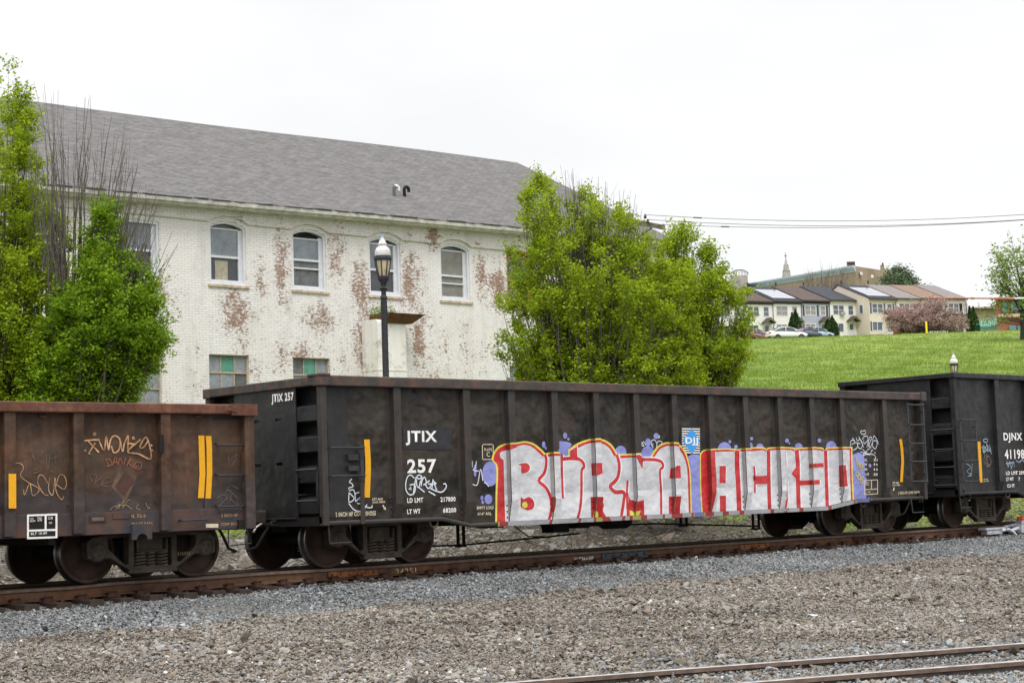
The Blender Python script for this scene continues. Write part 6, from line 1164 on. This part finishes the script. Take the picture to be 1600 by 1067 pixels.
# ------------------------------------------------------------------ parked cars
def carpaint(name, c): q = Mat(name, .25, spec=.6); q.color(c); q.b.inputs['Coat Weight'].default_value = .6; return q.m
M['carglass'] = glass('tinted_car_glass', (.045, .05, .06), .06); M['tyre'] = simple('tyre_rubber', (.02, .02, .02), .8); M['rim'] = simple('grey_alloy_rim', (.10, .10, .11), .4, metal=.5); M['tail'] = simple('red_tail_lamp', (.55, .03, .02), .3)
def sedan(px, py, D, heading, paint, label, plate=True, L=4.55, tw_=False):
    P = atD(px, py, D); root = thing('parked_car', label, 'car', (P[0], P[1], P[2]), heading, 'cars parked in front of the row houses'); Wc = .88; k = L/4.55
    # body lofted from half profiles: (x, half width, z list)
    st = [(-2.25, .70, .42, .62, .80), (-2.2, .80, .30, .70, .98), (-1.9, .86, .24, .72, 1.03), (-1.35, .88, .22, .72, 1.02), (-.6, .89, .22, .72, .98), (.3, .89, .22, .70, .96), (1.0, .88, .22, .68, .93), (1.5, .86, .24, .66, .86), (2.0, .80, .28, .60, .76), (2.25, .66, .38, .56, .64)]
    vs, fs = [], []
    for x, hw_, z0, z1_, z2_ in st:
        for y, z in ((-hw_*.9, z0), (-hw_, (z0+z1_)/2), (-hw_*.98, z1_), (-hw_*.86, z2_), (-hw_*.4, z2_+.03), (hw_*.4, z2_+.03), (hw_*.86, z2_), (hw_*.98, z1_), (hw_, (z0+z1_)/2), (hw_*.9, z0)): vs.append((x*k, y, z))
    n = 10
    for i in range(len(st)-1):
        for j in range(n): fs.append((i*n+j, i*n+(j+1) % n, (i+1)*n+(j+1) % n, (i+1)*n+j))
    fs += [tuple(range(n)), tuple((len(st)-1)*n+j for j in range(n))]
    mb = MB(); mb.add(vs, fs); body = mb.build('body', paint, root, smooth=True); sb = body.modifiers.new('s', 'SUBSURF'); sb.levels = sb.render_levels = 1
    cab = [(-1.75, .72, 1.0, 1.01), (-1.1, .66, 1.0, 1.36), (-.5, .64, .98, 1.45), (.2, .64, .96, 1.42), (.7, .66, .95, 1.24), (1.15, .74, .90, .92)]
    mb = MB(); vs, fs = [], []
    for x, hw_, z0, z1_ in cab:
        for y, z in ((-hw_-.10, z0), (-hw_, z1_-.06), (-hw_+.10, z1_), (hw_-.10, z1_), (hw_, z1_-.06), (hw_+.10, z0)): vs.append((x*k, y, z))
    for i in range(len(cab)-1):
        for j in range(5): fs.append((i*6+j, i*6+j+1, (i+1)*6+j+1, (i+1)*6+j))
    mb.add(vs, fs); mb.build('windows', M['carglass'], root, smooth=True)
    mb = MB(); vs = []; fs = []
    for x, hw_, z0, z1_ in [(-1.2, .66, 1.0, 1.35), (-.5, .645, .98, 1.47), (.2, .645, .96, 1.44), (.55, .655, .96, 1.31)]:
        for y, z in ((-hw_, z1_-.05), (-hw_+.12, z1_+.005), (hw_-.12, z1_+.005), (hw_, z1_-.05)): vs.append((x*k, y, z))
    for i in range(3):
        for j in range(3): fs.append((i*4+j, i*4+j+1, (i+1)*4+j+1, (i+1)*4+j))
    mb.add(vs, fs); mb.build('roof', paint, root, smooth=True)
    mb = MB()
    for s in (-1, 1):
        for a_, b_ in (((-1.72*k, s*.80, .99), (-1.12*k, s*.72, 1.30)), ((-.35*k, s*.745, .96), (-.35*k, s*.665, 1.40)), ((1.12*k, s*.80, .92), (.52*k, s*.70, 1.31))): mb.tube([a_, b_], .035, 5)
    mb.build('pillars', paint, body)
    for s in (-1, 1): mb = MB(); mb.box(-2.27*k, -2.05*k, s*.62-.17, s*.62+.17, .74, .90); mb.build('tail_light', M['tail'], root, bevel=.03)
    for s in (-1, 1): mb = MB(); mb.box(2.02*k, 2.2*k, s*.55-.15, s*.55+.15, .58, .68); mb.build('headlight', M['trim'], root, bevel=.03)
    for s in (-1, 1): mb = MB(); mb.box(.62, .78, s*.98-.09, s*.98+.09, .95, 1.08); mb.build('mirror', paint, root, bevel=.03)
    mb = MB(); mb.box(-2.30*k, -2.2*k, -.7, .7, .28, .42); mb.build('bumper', M['tyre'], root); mb = MB(); mb.box(-2.29*k, -2.24*k, -.26, .26, .74, .86); mb.build('number_plate', M['trim'], root)
    for x in (-1.35*k, 1.38*k):
        for s in (-1, 1):
            mb = MB(); mb.lathe([(.21, -.11), (.30, -.11), (.325, -.07), (.325, .07), (.30, .11), (.21, .11)], (x, s*.80, .32), 'y', 20); t_ = mb.build('wheel', M['tyre'], root, smooth=True); mb = MB(); mb.lathe([(0, -.09), (.21, -.10), (.21, .10), (0, .09)], (x, s*.80, .32), 'y', 12); mb.build('rim', M['rim'], t_)
head = math.atan2(-.50, .866)
sedan(1229.5, 532, 190, head, carpaint('pearl_white_car_paint', (.74, .74, .74)), 'white sedan parked at the brow of the grassy hill'); sedan(1180, 535.0, 196, head+.75, carpaint('dark_red_car_paint', (.16, .02, .02)), 'dark red car half hidden by the brow, left of the white sedan')
sedan(1262, 529.5, 214, head+.5, carpaint('navy_car_paint', (.05, .06, .12)), 'navy car behind the front of the white sedan'); sedan(1277, 530, 219, head+.3, carpaint('pale_blue_car_paint', (.30, .42, .50)), 'pale blue car in front of the blue grey house')
sedan(1425, 526.5, 212, head+.2, carpaint('bright_red_car_paint', (.45, .02, .03)), 'red car glimpsed under the pink cherry tree')
# ------------------------------------------------------------------ large buildings behind
M['tanbrick'] = q_ground('tan_brickwork', ((.31, .235, .175), (.36, .28, .21), (.24, .18, .14)), 4, .02); M['cornice'] = simple('pale_blue_cornice', (.36, .43, .56), .6, var=.2, scale=2); M['redbrick'] = q_ground('red_brickwork', ((.33, .12, .085), (.37, .15, .10), (.25, .09, .07)), 5, .02); M['teal'] = glass('teal_tinted_glazing', (.10, .24, .24), .15, .4, .5); M['greenroof'] = simple('green_standing_seam_metal', (.06, .27, .19), .35, metal=.2); M['stone'] = simple('grey_spire_stone', (.33, .30, .29), .8, var=.2, scale=1)
def hpt(px, py, D): return atD(px, py, D)
c0 = hpt(1337, 416, 300); cL = hpt(1140, 449.5, 385); cR = hpt(1422, 429, 322); 
apt = thing('apartment_block', 'long tan brick block with a pale blue cornice behind the row houses', 'building', (c0[0], c0[1], 0)); 
mb = MB(); zt = c0[2]
def loc2(p, z=None): return (p[0]-c0[0], p[1]-c0[1], p[2] if z is None else z)
bkL = cL+np.array([30, 60, 0]); bkR = cR+np.array([15, 60, 0]); 
for a_, b_ in ((cL, c0), (c0, cR)):
    f_ = np.array([ray(1337, 416)[0], ray(1337, 416)[1], 0])*14; mb.hexa([loc2(a_, 15), loc2(b_, 15), loc2(b_+f_, 15), loc2(a_+f_, 15)], [loc2(a_), loc2(b_), loc2(b_+f_), loc2(a_+f_)])
aw = mb.build('wall', M['tanbrick'], apt)
d_ = (cL-c0); nrm_ = np.array([d_[1], -d_[0], 0]); nrm_ /= np.linalg.norm(nrm_); nrm_ = nrm_ if nrm_@FWD < 0 else -nrm_
mb = MB(); 
for zo, zh, out in ((-.95, -.55, .15), (-.55, -.2, .35), (-.2, .15, .55)):
    a_, b_ = c0+nrm_*out*0, cL; mb.hexa([loc2(c0+np.array([0, 0, zo])), loc2(cL+np.array([0, 0, zo])), loc2(cL+nrm_*out+np.array([0, 0, zo])), loc2(c0+nrm_*out+np.array([0, 0, zo]))], [loc2(c0+np.array([0, 0, zh])), loc2(cL+np.array([0, 0, zh])), loc2(cL+nrm_*out+np.array([0, 0, zh])), loc2(c0+nrm_*out+np.array([0, 0, zh]))])
mb.build('cornice', M['cornice'], apt)
def blk(px0, px1, py0, py1, D, name, mt, par, dpt=1.6):
    a_ = hpt(px0, py1, D); b_ = hpt(px1, py1, D); t_ = hpt(px0, py0, D)[2]; f = ray(px0, py0)*1.0; f[2] = 0; f = f/np.linalg.norm(f)*dpt; mb = MB(); o_ = np.array([par.location[0], par.location[1], par.location[2]]); q = [a_, b_, b_+f, a_+f]; mb.hexa([tuple(p-o_) for p in q], [(p[0]-o_[0], p[1]-o_[1], t_-o_[2]) for p in q]); return mb.build(name, mt, par)
blk(1324, 1335, 411, 423, 306, 'chimney', M['tanbrick'], apt, 2); blk(1323, 1336, 409, 411.5, 305.5, 'chimney_cap', M['gutter'], apt, 3); blk(1376, 1382.5, 414, 432, 304, 'chimney', M['tanbrick'], apt, 2); blk(1378, 1380.5, 410.5, 414, 304, 'chimney_pot', M['gutter'], apt, 1); blk(1384, 1390, 415, 424, 312, 'roof_vent', M['lampwhite'], apt, 2)
for px, py in ((1288, 431.5), (1235, 441), (1190, 448)): blk(px, px+5, py, py+4, 299+(1337-px)*.42, 'window', M['trim'], apt, 1)
for px, py in ((1344, 425), (1361, 429.5)): blk(px, px+4, py, py+4.5, 300.5, 'window', M['trim'], apt, 1)
for px in (1341.5,): blk(px, px+1.5, 418, 470, 300.2, 'downpipe', M['gutter'], apt, .4)
dm = hpt(1157, 440, 360); dome = thing('domed_building', 'squat grey building with a low wire dome, above the right edge of the tree', 'building', (dm[0], dm[1], 20)); blk(1143, 1170, 430, 470, 360, 'wall', M['stone'], dome, 15)
mb = MB(); cc0 = hpt(1155, 430, 366)
for k in range(9): 
    t = k*pi/9; mb.tube([(cc0[0]-dm[0]+2.0*cos(t)*cos(s_), cc0[1]-dm[1]+2.0*sin(t)*cos(s_), cc0[2]-20+1.15*sin(s_)) for s_ in np.linspace(0, pi, 11)], .045, 4)
mb.build('dome', M['gutter'], dome)
sp = hpt(1229, 432, 450); st_ = thing('church_spire', 'slender grey stone church spire with a cross behind the apartment block', 'church spire', (sp[0], sp[1], 20)); H_ = hpt(1229, 394, 450)[2]-20; hb = sp[2]-20
mb = MB(); mb.lathe([(1.6, -5), (1.45, hb-.6), (1.15, hb-.3), (.95, hb+1.4), (1.1, hb+1.45), (.80, hb+1.6), (.62, hb+2.9), (.72, hb+2.95), (.42, hb+3.1), (.12, H_-1.6), (.10, H_)], n=8); mb.build('steeple', M['stone'], st_); mb = MB(); mb.box(-.45, .45, -.08, .08, H_-1.0, H_-.8); mb.build('cross', M['gutter'], st_)
for (a0_, a1_, b0_, b1_, D_, dp, nm, lb, mt) in ((1509, 1575, 481, 540, 300, 25, 'flat_roofed_building', 'flat roofed tan brick building right of the row houses', M['tanbrick']),):
    o_ = hpt(a0_, 520, D_); t_ = thing(nm, lb, 'building', (o_[0], o_[1], 20)); blk(a0_, a1_, b0_, b1_, D_, 'wall', mt, t_, dp); blk(a0_-.5, a1_, b0_-.8, b0_+.4, D_-.3, 'coping', M['stone'], t_, dp)
o_ = hpt(1503, 519, 262); gh = thing('green_roofed_building', 'low building with a green ribbed metal roof behind the two slim evergreens', 'building', (o_[0], o_[1], 0)); mb = MB(); L3 = lambda px, py, D: tuple(hpt(px, py, D)-np.array([o_[0], o_[1], 0]))
A_, B_, C_, E_ = L3(1500, 513.5, 262), L3(1566, 510.5, 250), L3(1570, 496, 262), L3(1500, 502.5, 274); mb.add([A_, B_, C_, E_, (A_[0], A_[1], A_[2]-.35), (B_[0], B_[1], B_[2]-.35)], [(0, 1, 2, 3), (0, 4, 5, 1)])
for k in range(23):
    f = (k+.5)/23; p_ = Vector(A_).lerp(Vector(B_), f); q_ = Vector(E_).lerp(Vector(C_), f); mb.tube([p_+Vector((0, 0, .1)), q_+Vector((0, 0, .1))], .11, 4)
mb.build('roof', M['greenroof'], gh); mb = MB(); mb.add([(A_[0], A_[1]+.6, A_[2]-.3), (B_[0], B_[1]+.6, B_[2]-.3), (B_[0], B_[1]+.6, 10), (A_[0], A_[1]+.6, 10)], [(0, 1, 2, 3)]); mb.box(A_[0]+1, B_[0]-1, A_[1]+3, A_[1]+10, 10, A_[2]-.6); mb.build('wall', M['stone'], gh)
o_ = hpt(1560, 519, 236); rb = thing('red_brick_building', 'red brick building with teal windows behind the tree at the right edge', 'building', (o_[0], o_[1], 15)); blk(1560, 1680, 466, 545, 236, 'wall', M['redbrick'], rb, 18); blk(1559, 1680, 464, 467, 235.5, 'coping', M['stone'], rb, 19)
for a_, b_, c_, d__ in ((1566, 1574, 473, 487), (1580, 1600, 472, 486), (1577, 1588, 508.5, 520), (1591, 1606, 508, 520), (1606, 1630, 472, 486)): blk(a_, b_, c_, d__, 235.8, 'window', M['teal'], rb, .3)
blk(1560, 1660, 491, 495, 235.7, 'band_course', M['sill'], rb, .3)
# ------------------------------------------------------------------ hill vegetation
M['pineleaf'] = leafmat('blue_green_needles', [(.085, .13, .07), (.12, .17, .085), (.16, .21, .12)], .15, .3); M['thuja'] = leafmat('dark_evergreen_sprays', [(.022, .052, .014), (.040, .080, .020), (.055, .10, .03)], .1, .8); M['cherry'] = leafmat('dusty_pink_blossom', [(.38, .24, .22), (.24, .19, .12), (.52, .36, .35)], .3, .35); M['farleaf'] = leafmat('yellow_green_far_leaves', [(.13, .22, .035), (.20, .29, .05), (.27, .35, .09)], .4, .25); M['farbark'] = simple('pale_far_twigs', (.20, .165, .145), .9)
if TREES:
    hb_ = lambda px, D: float(gz(*atD(px, 500, D)[:2]))
    tree('cherry_tree', 'spreading pink blossoming cherry tree in front of the row houses', 1450, 208, [(1392, 525), (1396, 505), (1385, 480), (1400, 485), (1420, 475), (1436, 468), (1450, 478), (1458, 465), (1480, 466), (1492, 485), (1508, 495), (1510, 512), (1500, 525)], None, M['farbark'], M['cherry'], nb=230, ntw=9, nl=9, lsize=.19, tw=.9, seed=11, zfork=.6, r0=.12, leafspread=.16, fast=.1, thin=.012)
    tree('bare_tree', 'leafless brown tree standing in front of the apartment block', 1297, 268, [(1255, 470), (1258, 440), (1280, 424), (1300, 418), (1322, 428), (1338, 440), (1338, 465)], None, M['farbark'], M['cherry'], nb=90, ntw=8, nl=0, lsize=.1, tw=2.2, seed=12, zfork=2.5, r0=.25, fast=.3, thin=.03)
    tree('pine_tree', 'blue green pine rising behind the orange brown roof', 1411, 275, [(1382, 462), (1378, 448), (1388, 436), (1400, 420), (1412, 417), (1424, 432), (1436, 440), (1448, 450), (1452, 462), (1440, 470)], None, M['barkd'], M['pineleaf'], nb=150, ntw=9, nl=13, lsize=.34, tw=1.4, seed=13, zfork=2, r0=.25, leafspread=.32)
    tree('tree', 'loose yellow green tree in front of the red brick building at the right edge', 1612, 150, [(1540, 395), (1560, 378), (1600, 372), (1700, 370), (1700, 530), (1600, 515), (1560, 520), (1565, 505), (1545, 490), (1568, 480), (1540, 466), (1565, 450), (1552, 432), (1566, 425), (1548, 408)], None, M['barkd'], M['farleaf'], nb=95, ntw=9, nl=9, lsize=.24, tw=1.5, seed=14, zfork=2, r0=.2, leafspread=.28)
    def cypress(px, D, w_, h_, label, n=2600, seed=1):
        P = atD(px, 515, D); z = P[2]-1.2 if D > 100 else P[2]; root = thing('evergreen_shrub', label, 'shrub', (P[0], P[1], z), 0, 'slim evergreens on the hill'); g = np.random.default_rng(seed); t = g.random(n)**.8; a_ = g.uniform(0, 6.28, n); r_ = w_/2*np.clip(np.sin(np.clip(t*.9+.12, 0, 1)*pi)**.6*(1-t**2.2*.85), .03, 1)*g.uniform(.75, 1.08, n)*(1+.12*np.sin(a_*5+t*9)); C = np.stack([r_*np.cos(a_), r_*np.sin(a_), t*h_], 1); V, F_ = leaves_np(C, .22, g, droop=-2); npmesh('crown', V, F_, M['thuja'], root); mb = MB(); mb.tube([(0, 0, -.5), (0, 0, h_*.8)], [.12, .02], 6); mb.build('trunk', M['barkd'], root)
    cypress(1516.5, 222, 1.15, 4.2, 'slim dark evergreen, left one of the touching pair', seed=1); cypress(1522.5, 222.5, 1.5, 4.15, 'slim dark evergreen, right one of the touching pair', seed=2)
    cypress(1292.5, 226, 1.4, 2.4, 'low dark evergreen right of the blue grey house door, shorter left lobe', seed=3); cypress(1301, 225, 1.8, 3.0, 'conical dark evergreen in front of the corner of blue grey house', seed=4)
    cypress(1238.5, 228, 1.3, 3.4, 'dark evergreen behind the roof of the white sedan, shorter of two', seed=5); cypress(1244, 229, 1.6, 3.9, 'tall pointed evergreen behind the white sedan', seed=6)
    g = np.random.default_rng(77)
    for k, (px, py, D, sc_) in enumerate(((1560, 790, 57, 1.0), (1592, 780, 60, 1.3), (1545, 800, 58, .7), (1615, 790, 57, 1.2), (1650, 790, 60, 1.4), (1578, 808, 54, .45))):
        P = atD(px, py, D); n = 2600; C = g.normal(0, 1, (n, 3))*np.array([.8, .8, .42])*sc_*.8; C[:, 2] = np.abs(C[:, 2]); V, F_ = leaves_np(C, .09, g); zb_ = float(gz(P[0], P[1])); r_ = thing('bush', ['leafy green bush behind the right hand wheels', 'bigger green bush beside the red marker', 'small green bush left of the rear wheel', 'green bush past the right edge', 'far right green bush', 'low green plant close behind the rail'][k], 'bush', (P[0], P[1], zb_), 0, 'bushes on the bank behind the right hand car'); npmesh('foliage', V, F_, M['leaf1'], r_)
        mb = MB(); 
        for q in range(14): d3 = g.normal(0, 1, 3); mb.tube([(0, 0, 0), (d3[0]*.3*sc_, d3[1]*.3*sc_, .3*sc_), (d3[0]*.6*sc_, d3[1]*.6*sc_, .45*sc_+abs(d3[2])*.2)], [.012, .01, .005], 4)
        mb.build('stems', M['barkd'], r_)
# yellow marker post
P = atD(1448, 520, 180); zt = atD(1448, 502, 180)[2]; yp_ = thing('marker_post', 'yellow marker post standing on the brow of the hill', 'marker post', (P[0], P[1], P[2]-.2)); mb = MB(); mb.lathe([(.10, 0), (.10, zt-P[2]+.1), (.085, zt-P[2]+.16), (0, zt-P[2]+.2)], n=10); mb.build('post', simple('bright_yellow_plastic', (.78, .62, .02), .5, var=.05), yp_, smooth=True); mb = MB(); mb.lathe([(.13, 0), (.13, .08), (.10, .10)], n=10); mb.build('base_collar', M['lampblack'], yp_)
# hill footway at the parking
# ------------------------------------------------------------------ utility pole, wires, insulated cable
M['polewood'] = simple('silvered_pole_timber', (.15, .13, .105), .9, var=.4, scale=4, bump=.4); M['wire'] = simple('grey_overhead_wire', (.16, .16, .165), .6); M['insul'] = simple('brown_porcelain', (.10, .055, .045), .4)
DP = 58; pc = atD(984, 345, DP); pz = float(gz(pc[0], pc[1])); pole = thing('utility_pole', 'wooden utility pole with a grey crossarm behind the broad green tree', 'utility pole', (pc[0], pc[1], pz)); H_ = pc[2]-pz
mb = MB(); mb.tube([(0, 0, -.3), (0, 0, H_+.25)], [.17, .12], 12); mb.build('pole', M['polewood'], pole, smooth=True)
e0 = atD(982, 345, 56.5)-pc; e1 = atD(1037, 355.5, 55.0)-pc; mb = MB(); d3 = Vector(e1-e0).normalized(); up = Vector((0, 0, 1)); sd_ = d3.cross(up).normalized(); c4 = lambda p: [tuple(Vector(p)+Vector((0, 0, H_))+sd_*a_+up*b_) for a_, b_ in ((-.06, -.08), (.06, -.08), (.06, .08), (-.06, .08))]
mb.hexa(c4(e0), c4(e1)); mb.tube([Vector(e0*.35+e1*.65)+Vector((0, 0, H_-.1)), (0, 0, H_-.75)], .03, 5); xarm = mb.build('crossarm', M['polewood'], pole)
for k, (p3, x0_, x1_) in enumerate((([(1037, 337.5), (1277, 345.4), (1600, 335.3)], 1008, 1760), ([(1075, 347), (1277, 353), (1600, 343.3)], 1012, 1760), ([(1056, 351.8), (1277, 355.9), (1600, 343.9)], 1036, 1760))):
    cf = np.polyfit([a_ for a_, _ in p3], [b_ for _, b_ in p3], 2); pts = [atD(x, np.polyval(cf, x), 55.5-3.5*(x-1008)/592) for x in np.linspace(x0_, x1_, 41)]; A_ = pts[0]
    w_ = thing('overhead_wire', ('upper', 'middle', 'lowest')[k]+' of the three overhead wires crossing the sky at the right', 'wire', tuple(A_), 0, 'overhead wires'); mb = MB(); mb.tube([p-A_ for p in pts], .010, 5); mb.build('conductor', M['wire'], w_); i = (4, 3, 5)[k]; mb = MB(); mb.tube([pts[i]-A_, pts[i]*.3+pts[i+1]*.7-A_], .020, 6); mb.build('splice_sleeve', M['insul'], w_)
    mb = MB(); mb.lathe([(.03, -.12), (.06, -.10), (.03, -.07), (.06, -.05), (.03, -.02), (.02, .02)], tuple((A_-pc)+np.array([0, 0, H_])), n=10); mb.build('insulator', M['insul'], xarm)
M['hose'] = simple('orange_brown_line_cover', (.40, .19, .12), .6, var=.3); A_ = atD(1457, 465.5, 60); B_ = atD(1585, 466.5, 60); C_ = atD(1760, 461, 60); cab_ = thing('crossing_gate_arm', 'long thin orange brown arm with a white tip sleeve reaching in from the right edge', 'gate arm', tuple(A_)); mb = MB(); mb.tube([(0, 0, 0), B_-A_], .028, 8); mb.build('arm', M['hose'], cab_, smooth=True); mb = MB(); mb.tube([B_-A_, C_-A_], .036, 8); mb.build('sleeve', M['trim'], cab_, smooth=True)
for f0, f1 in ((0, .05), (.22, .27), (.47, .51), (.75, 1.0)): mb = MB(); mb.tube([(B_-A_)*f0, (B_-A_)*f1], .045, 8); mb.build('coupling', M['hose'], cab_, smooth=True)
mastp = C_+np.array([1.5, -1.2, 0]); zb_ = float(gz(mastp[0], mastp[1])); mb = MB(); mb.tube([C_-A_, mastp-A_], .06, 8); mb.tube([(mastp[0]-A_[0], mastp[1]-A_[1], zb_-A_[2]), (mastp[0]-A_[0], mastp[1]-A_[1], .5)], .09, 10); mb.build('mast', M['trim'], cab_)
# ------------------------------------------------------------------ switch gear and red marker by the rail
M['alu'] = simple('silver_painted_steel', (.50, .52, .56), .35, metal=.5, var=.25, scale=6); yr = TR-1.1; q = lambda px, py, Y: atY(px, py, Y)
a = q(1534, 829, yr); b = q(1568, 826, yr); sw = thing('switch_box', 'silver switch heater box bolted beside the rail at the right', 'switch gear', (a[0], yr, -.12)); L_ = b[0]-a[0]
mb = MB(); mb.box(0, L_, -.12, .10, .035, .085); mb.build('cover', M['alu'], sw, bevel=.01); mb = MB(); mb.box(.08, L_-.2, -.10, .08, -.07, .025); mb.build('body', M['alu'], sw, bevel=.01)
mb = MB(); mb.tube([(L_-.25, -.10, 0), (L_-.05, -.16, .03), (L_+.08, -.2, -.04), (L_+.12, -.26, -.13), (L_+.45, -.42, -.24)], .035, 8); mb.lathe([(.05, -.04), (.05, .04)], (L_-.1, -.14, .03), 'y', 10); mb.build('conduit', M['alu'], sw, smooth=True)
a = q(1578, 834, yr); sw2 = thing('switch_rod', 'silver switch rods with bolted clevis at the right edge of the track', 'switch gear', (a[0], yr, -.15)); mb = MB(); mb.tube([(0, 0, 0), (.25, -.05, .06), (1.4, -.08, .03), (3.4, -.1, .03)], .05, 8); mb.build('rod', M['alu'], sw2, smooth=True); mb = MB(); mb.tube([(.0, .15, .10), (.35, .1, .14), (3.0, .1, .14)], .04, 8); mb.build('rod', M['alu'], sw2, smooth=True); mb = MB(); mb.box(.28, .62, -.16, .14, -.06, .14); mb.box(.40, .55, -.1, .1, .14, .24); mb.lathe([(.06, 0), (.06, .06), (0, .07)], (.45, 0, .14), n=8); mb.build('clevis', M['alu'], sw2, bevel=.02)
a = q(1594, 815, TR-.95); rm = thing('red_marker', 'small red square marker flag standing by the rail', 'marker', (a[0], TR-.95, -.2)); z = a[2]+.2; mb = MB(); mb.box(-.105, .105, -.012, .0, z-.13, z+.13); mb.build('flag', simple('red_flag_plate', (.62, .012, .012), .5, var=.05), rm, bevel=.003); mb = MB(); mb.box(-.115, -.06, .001, .012, z-.13, z+.12); mb.build('backing', simple('dark_green_backing', (.02, .06, .05), .6), rm); mb = MB(); mb.tube([(0, .02, 0), (0, .02, z)], .01, 6); mb.build('rod', M['bar'], rm)
# ------------------------------------------------------------------ litter
def litter(px, py, Y, size, c, label, cat='litter', name='litter', el=.5, rz_=.3, zoff=.03):
    P = atY(px, py, Y); z = float(gz(P[0], P[1])); D_ = ray(px, py); t = (z+zoff-CAM[2])/D_[2]
    if 0 < t < 80: P = CAM+D_*t
    g = np.random.default_rng(int(px)); n = 5; vs = [(size*(i/n-.5)*(1+.2*g.random()), size*el*(j/n-.5)*(1-.6*abs(i/n-.5)), size*.16*g.random()) for i in range(n+1) for j in range(n+1)]; fs = [(i*(n+1)+j, (i+1)*(n+1)+j, (i+1)*(n+1)+j+1, i*(n+1)+j+1) for i in range(n) for j in range(n)]
    mb = MB(); mb.add(vs, fs); o = mb.build(name, simple(name+'_'+cat+str(int(px)), c, .6, var=.1), None, tuple(P), smooth=True); o.rotation_euler = (.2, .1, rz_); s_ = o.modifiers.new('s', 'SOLIDIFY'); s_.thickness = .003; tag(o, label, cat)
litter(1270, 961, 15, .11, (.62, .64, .66), 'white leaf shaped scrap lying on the brown gravel', name='paper_scrap', rz_=-.9); litter(1500, 971, 15, .13, (.55, .50, .45), 'pale flat scrap on the gravel near the right edge', name='paper_scrap'); litter(1256, 925, 16, .12, (.16, .05, .03), 'curled brown dead leaf on the gravel', 'dead leaf', 'dead_leaf', rz_=1.1)
litter(1195, 983, 13, .16, (.40, .20, .12), 'orange brown wood splinter on the gravel', 'wood scrap', 'wood_splinter', el=.12); litter(1352, 994, 12, .09, (.22, .09, .05), 'small rust brown scrap of bark on the gravel', 'bark', 'bark_scrap'); litter(610, 1057, 12, .035, (.7, .05, .04), 'tiny red plastic bit on the gravel', name='plastic_bit'); litter(592, 1042, 12, .08, (.35, .38, .42), 'blue grey flat stone on the gravel', 'stone', 'flat_stone')
litter(783, 851, 26.3, .26, (.20, .48, .62), 'crumpled pale blue wrapper among the rubble', name='crumpled_wrapper', el=.9, zoff=.22); litter(846, 856, 26.0, .2, (.72, .74, .8), 'crumpled white plastic bag among the rubble', name='plastic_bag', el=.9, zoff=.14); litter(30, 893, 25.9, .7, (.7, .7, .7), 'white plastic sheet among the stems behind the left wheels', name='plastic_sheet', el=.5, zoff=.1)
litter(1223, 972, 13.5, .03, (.15, .35, .02), 'tiny green sprout by the foreground rail', 'sprout', 'green_sprout')
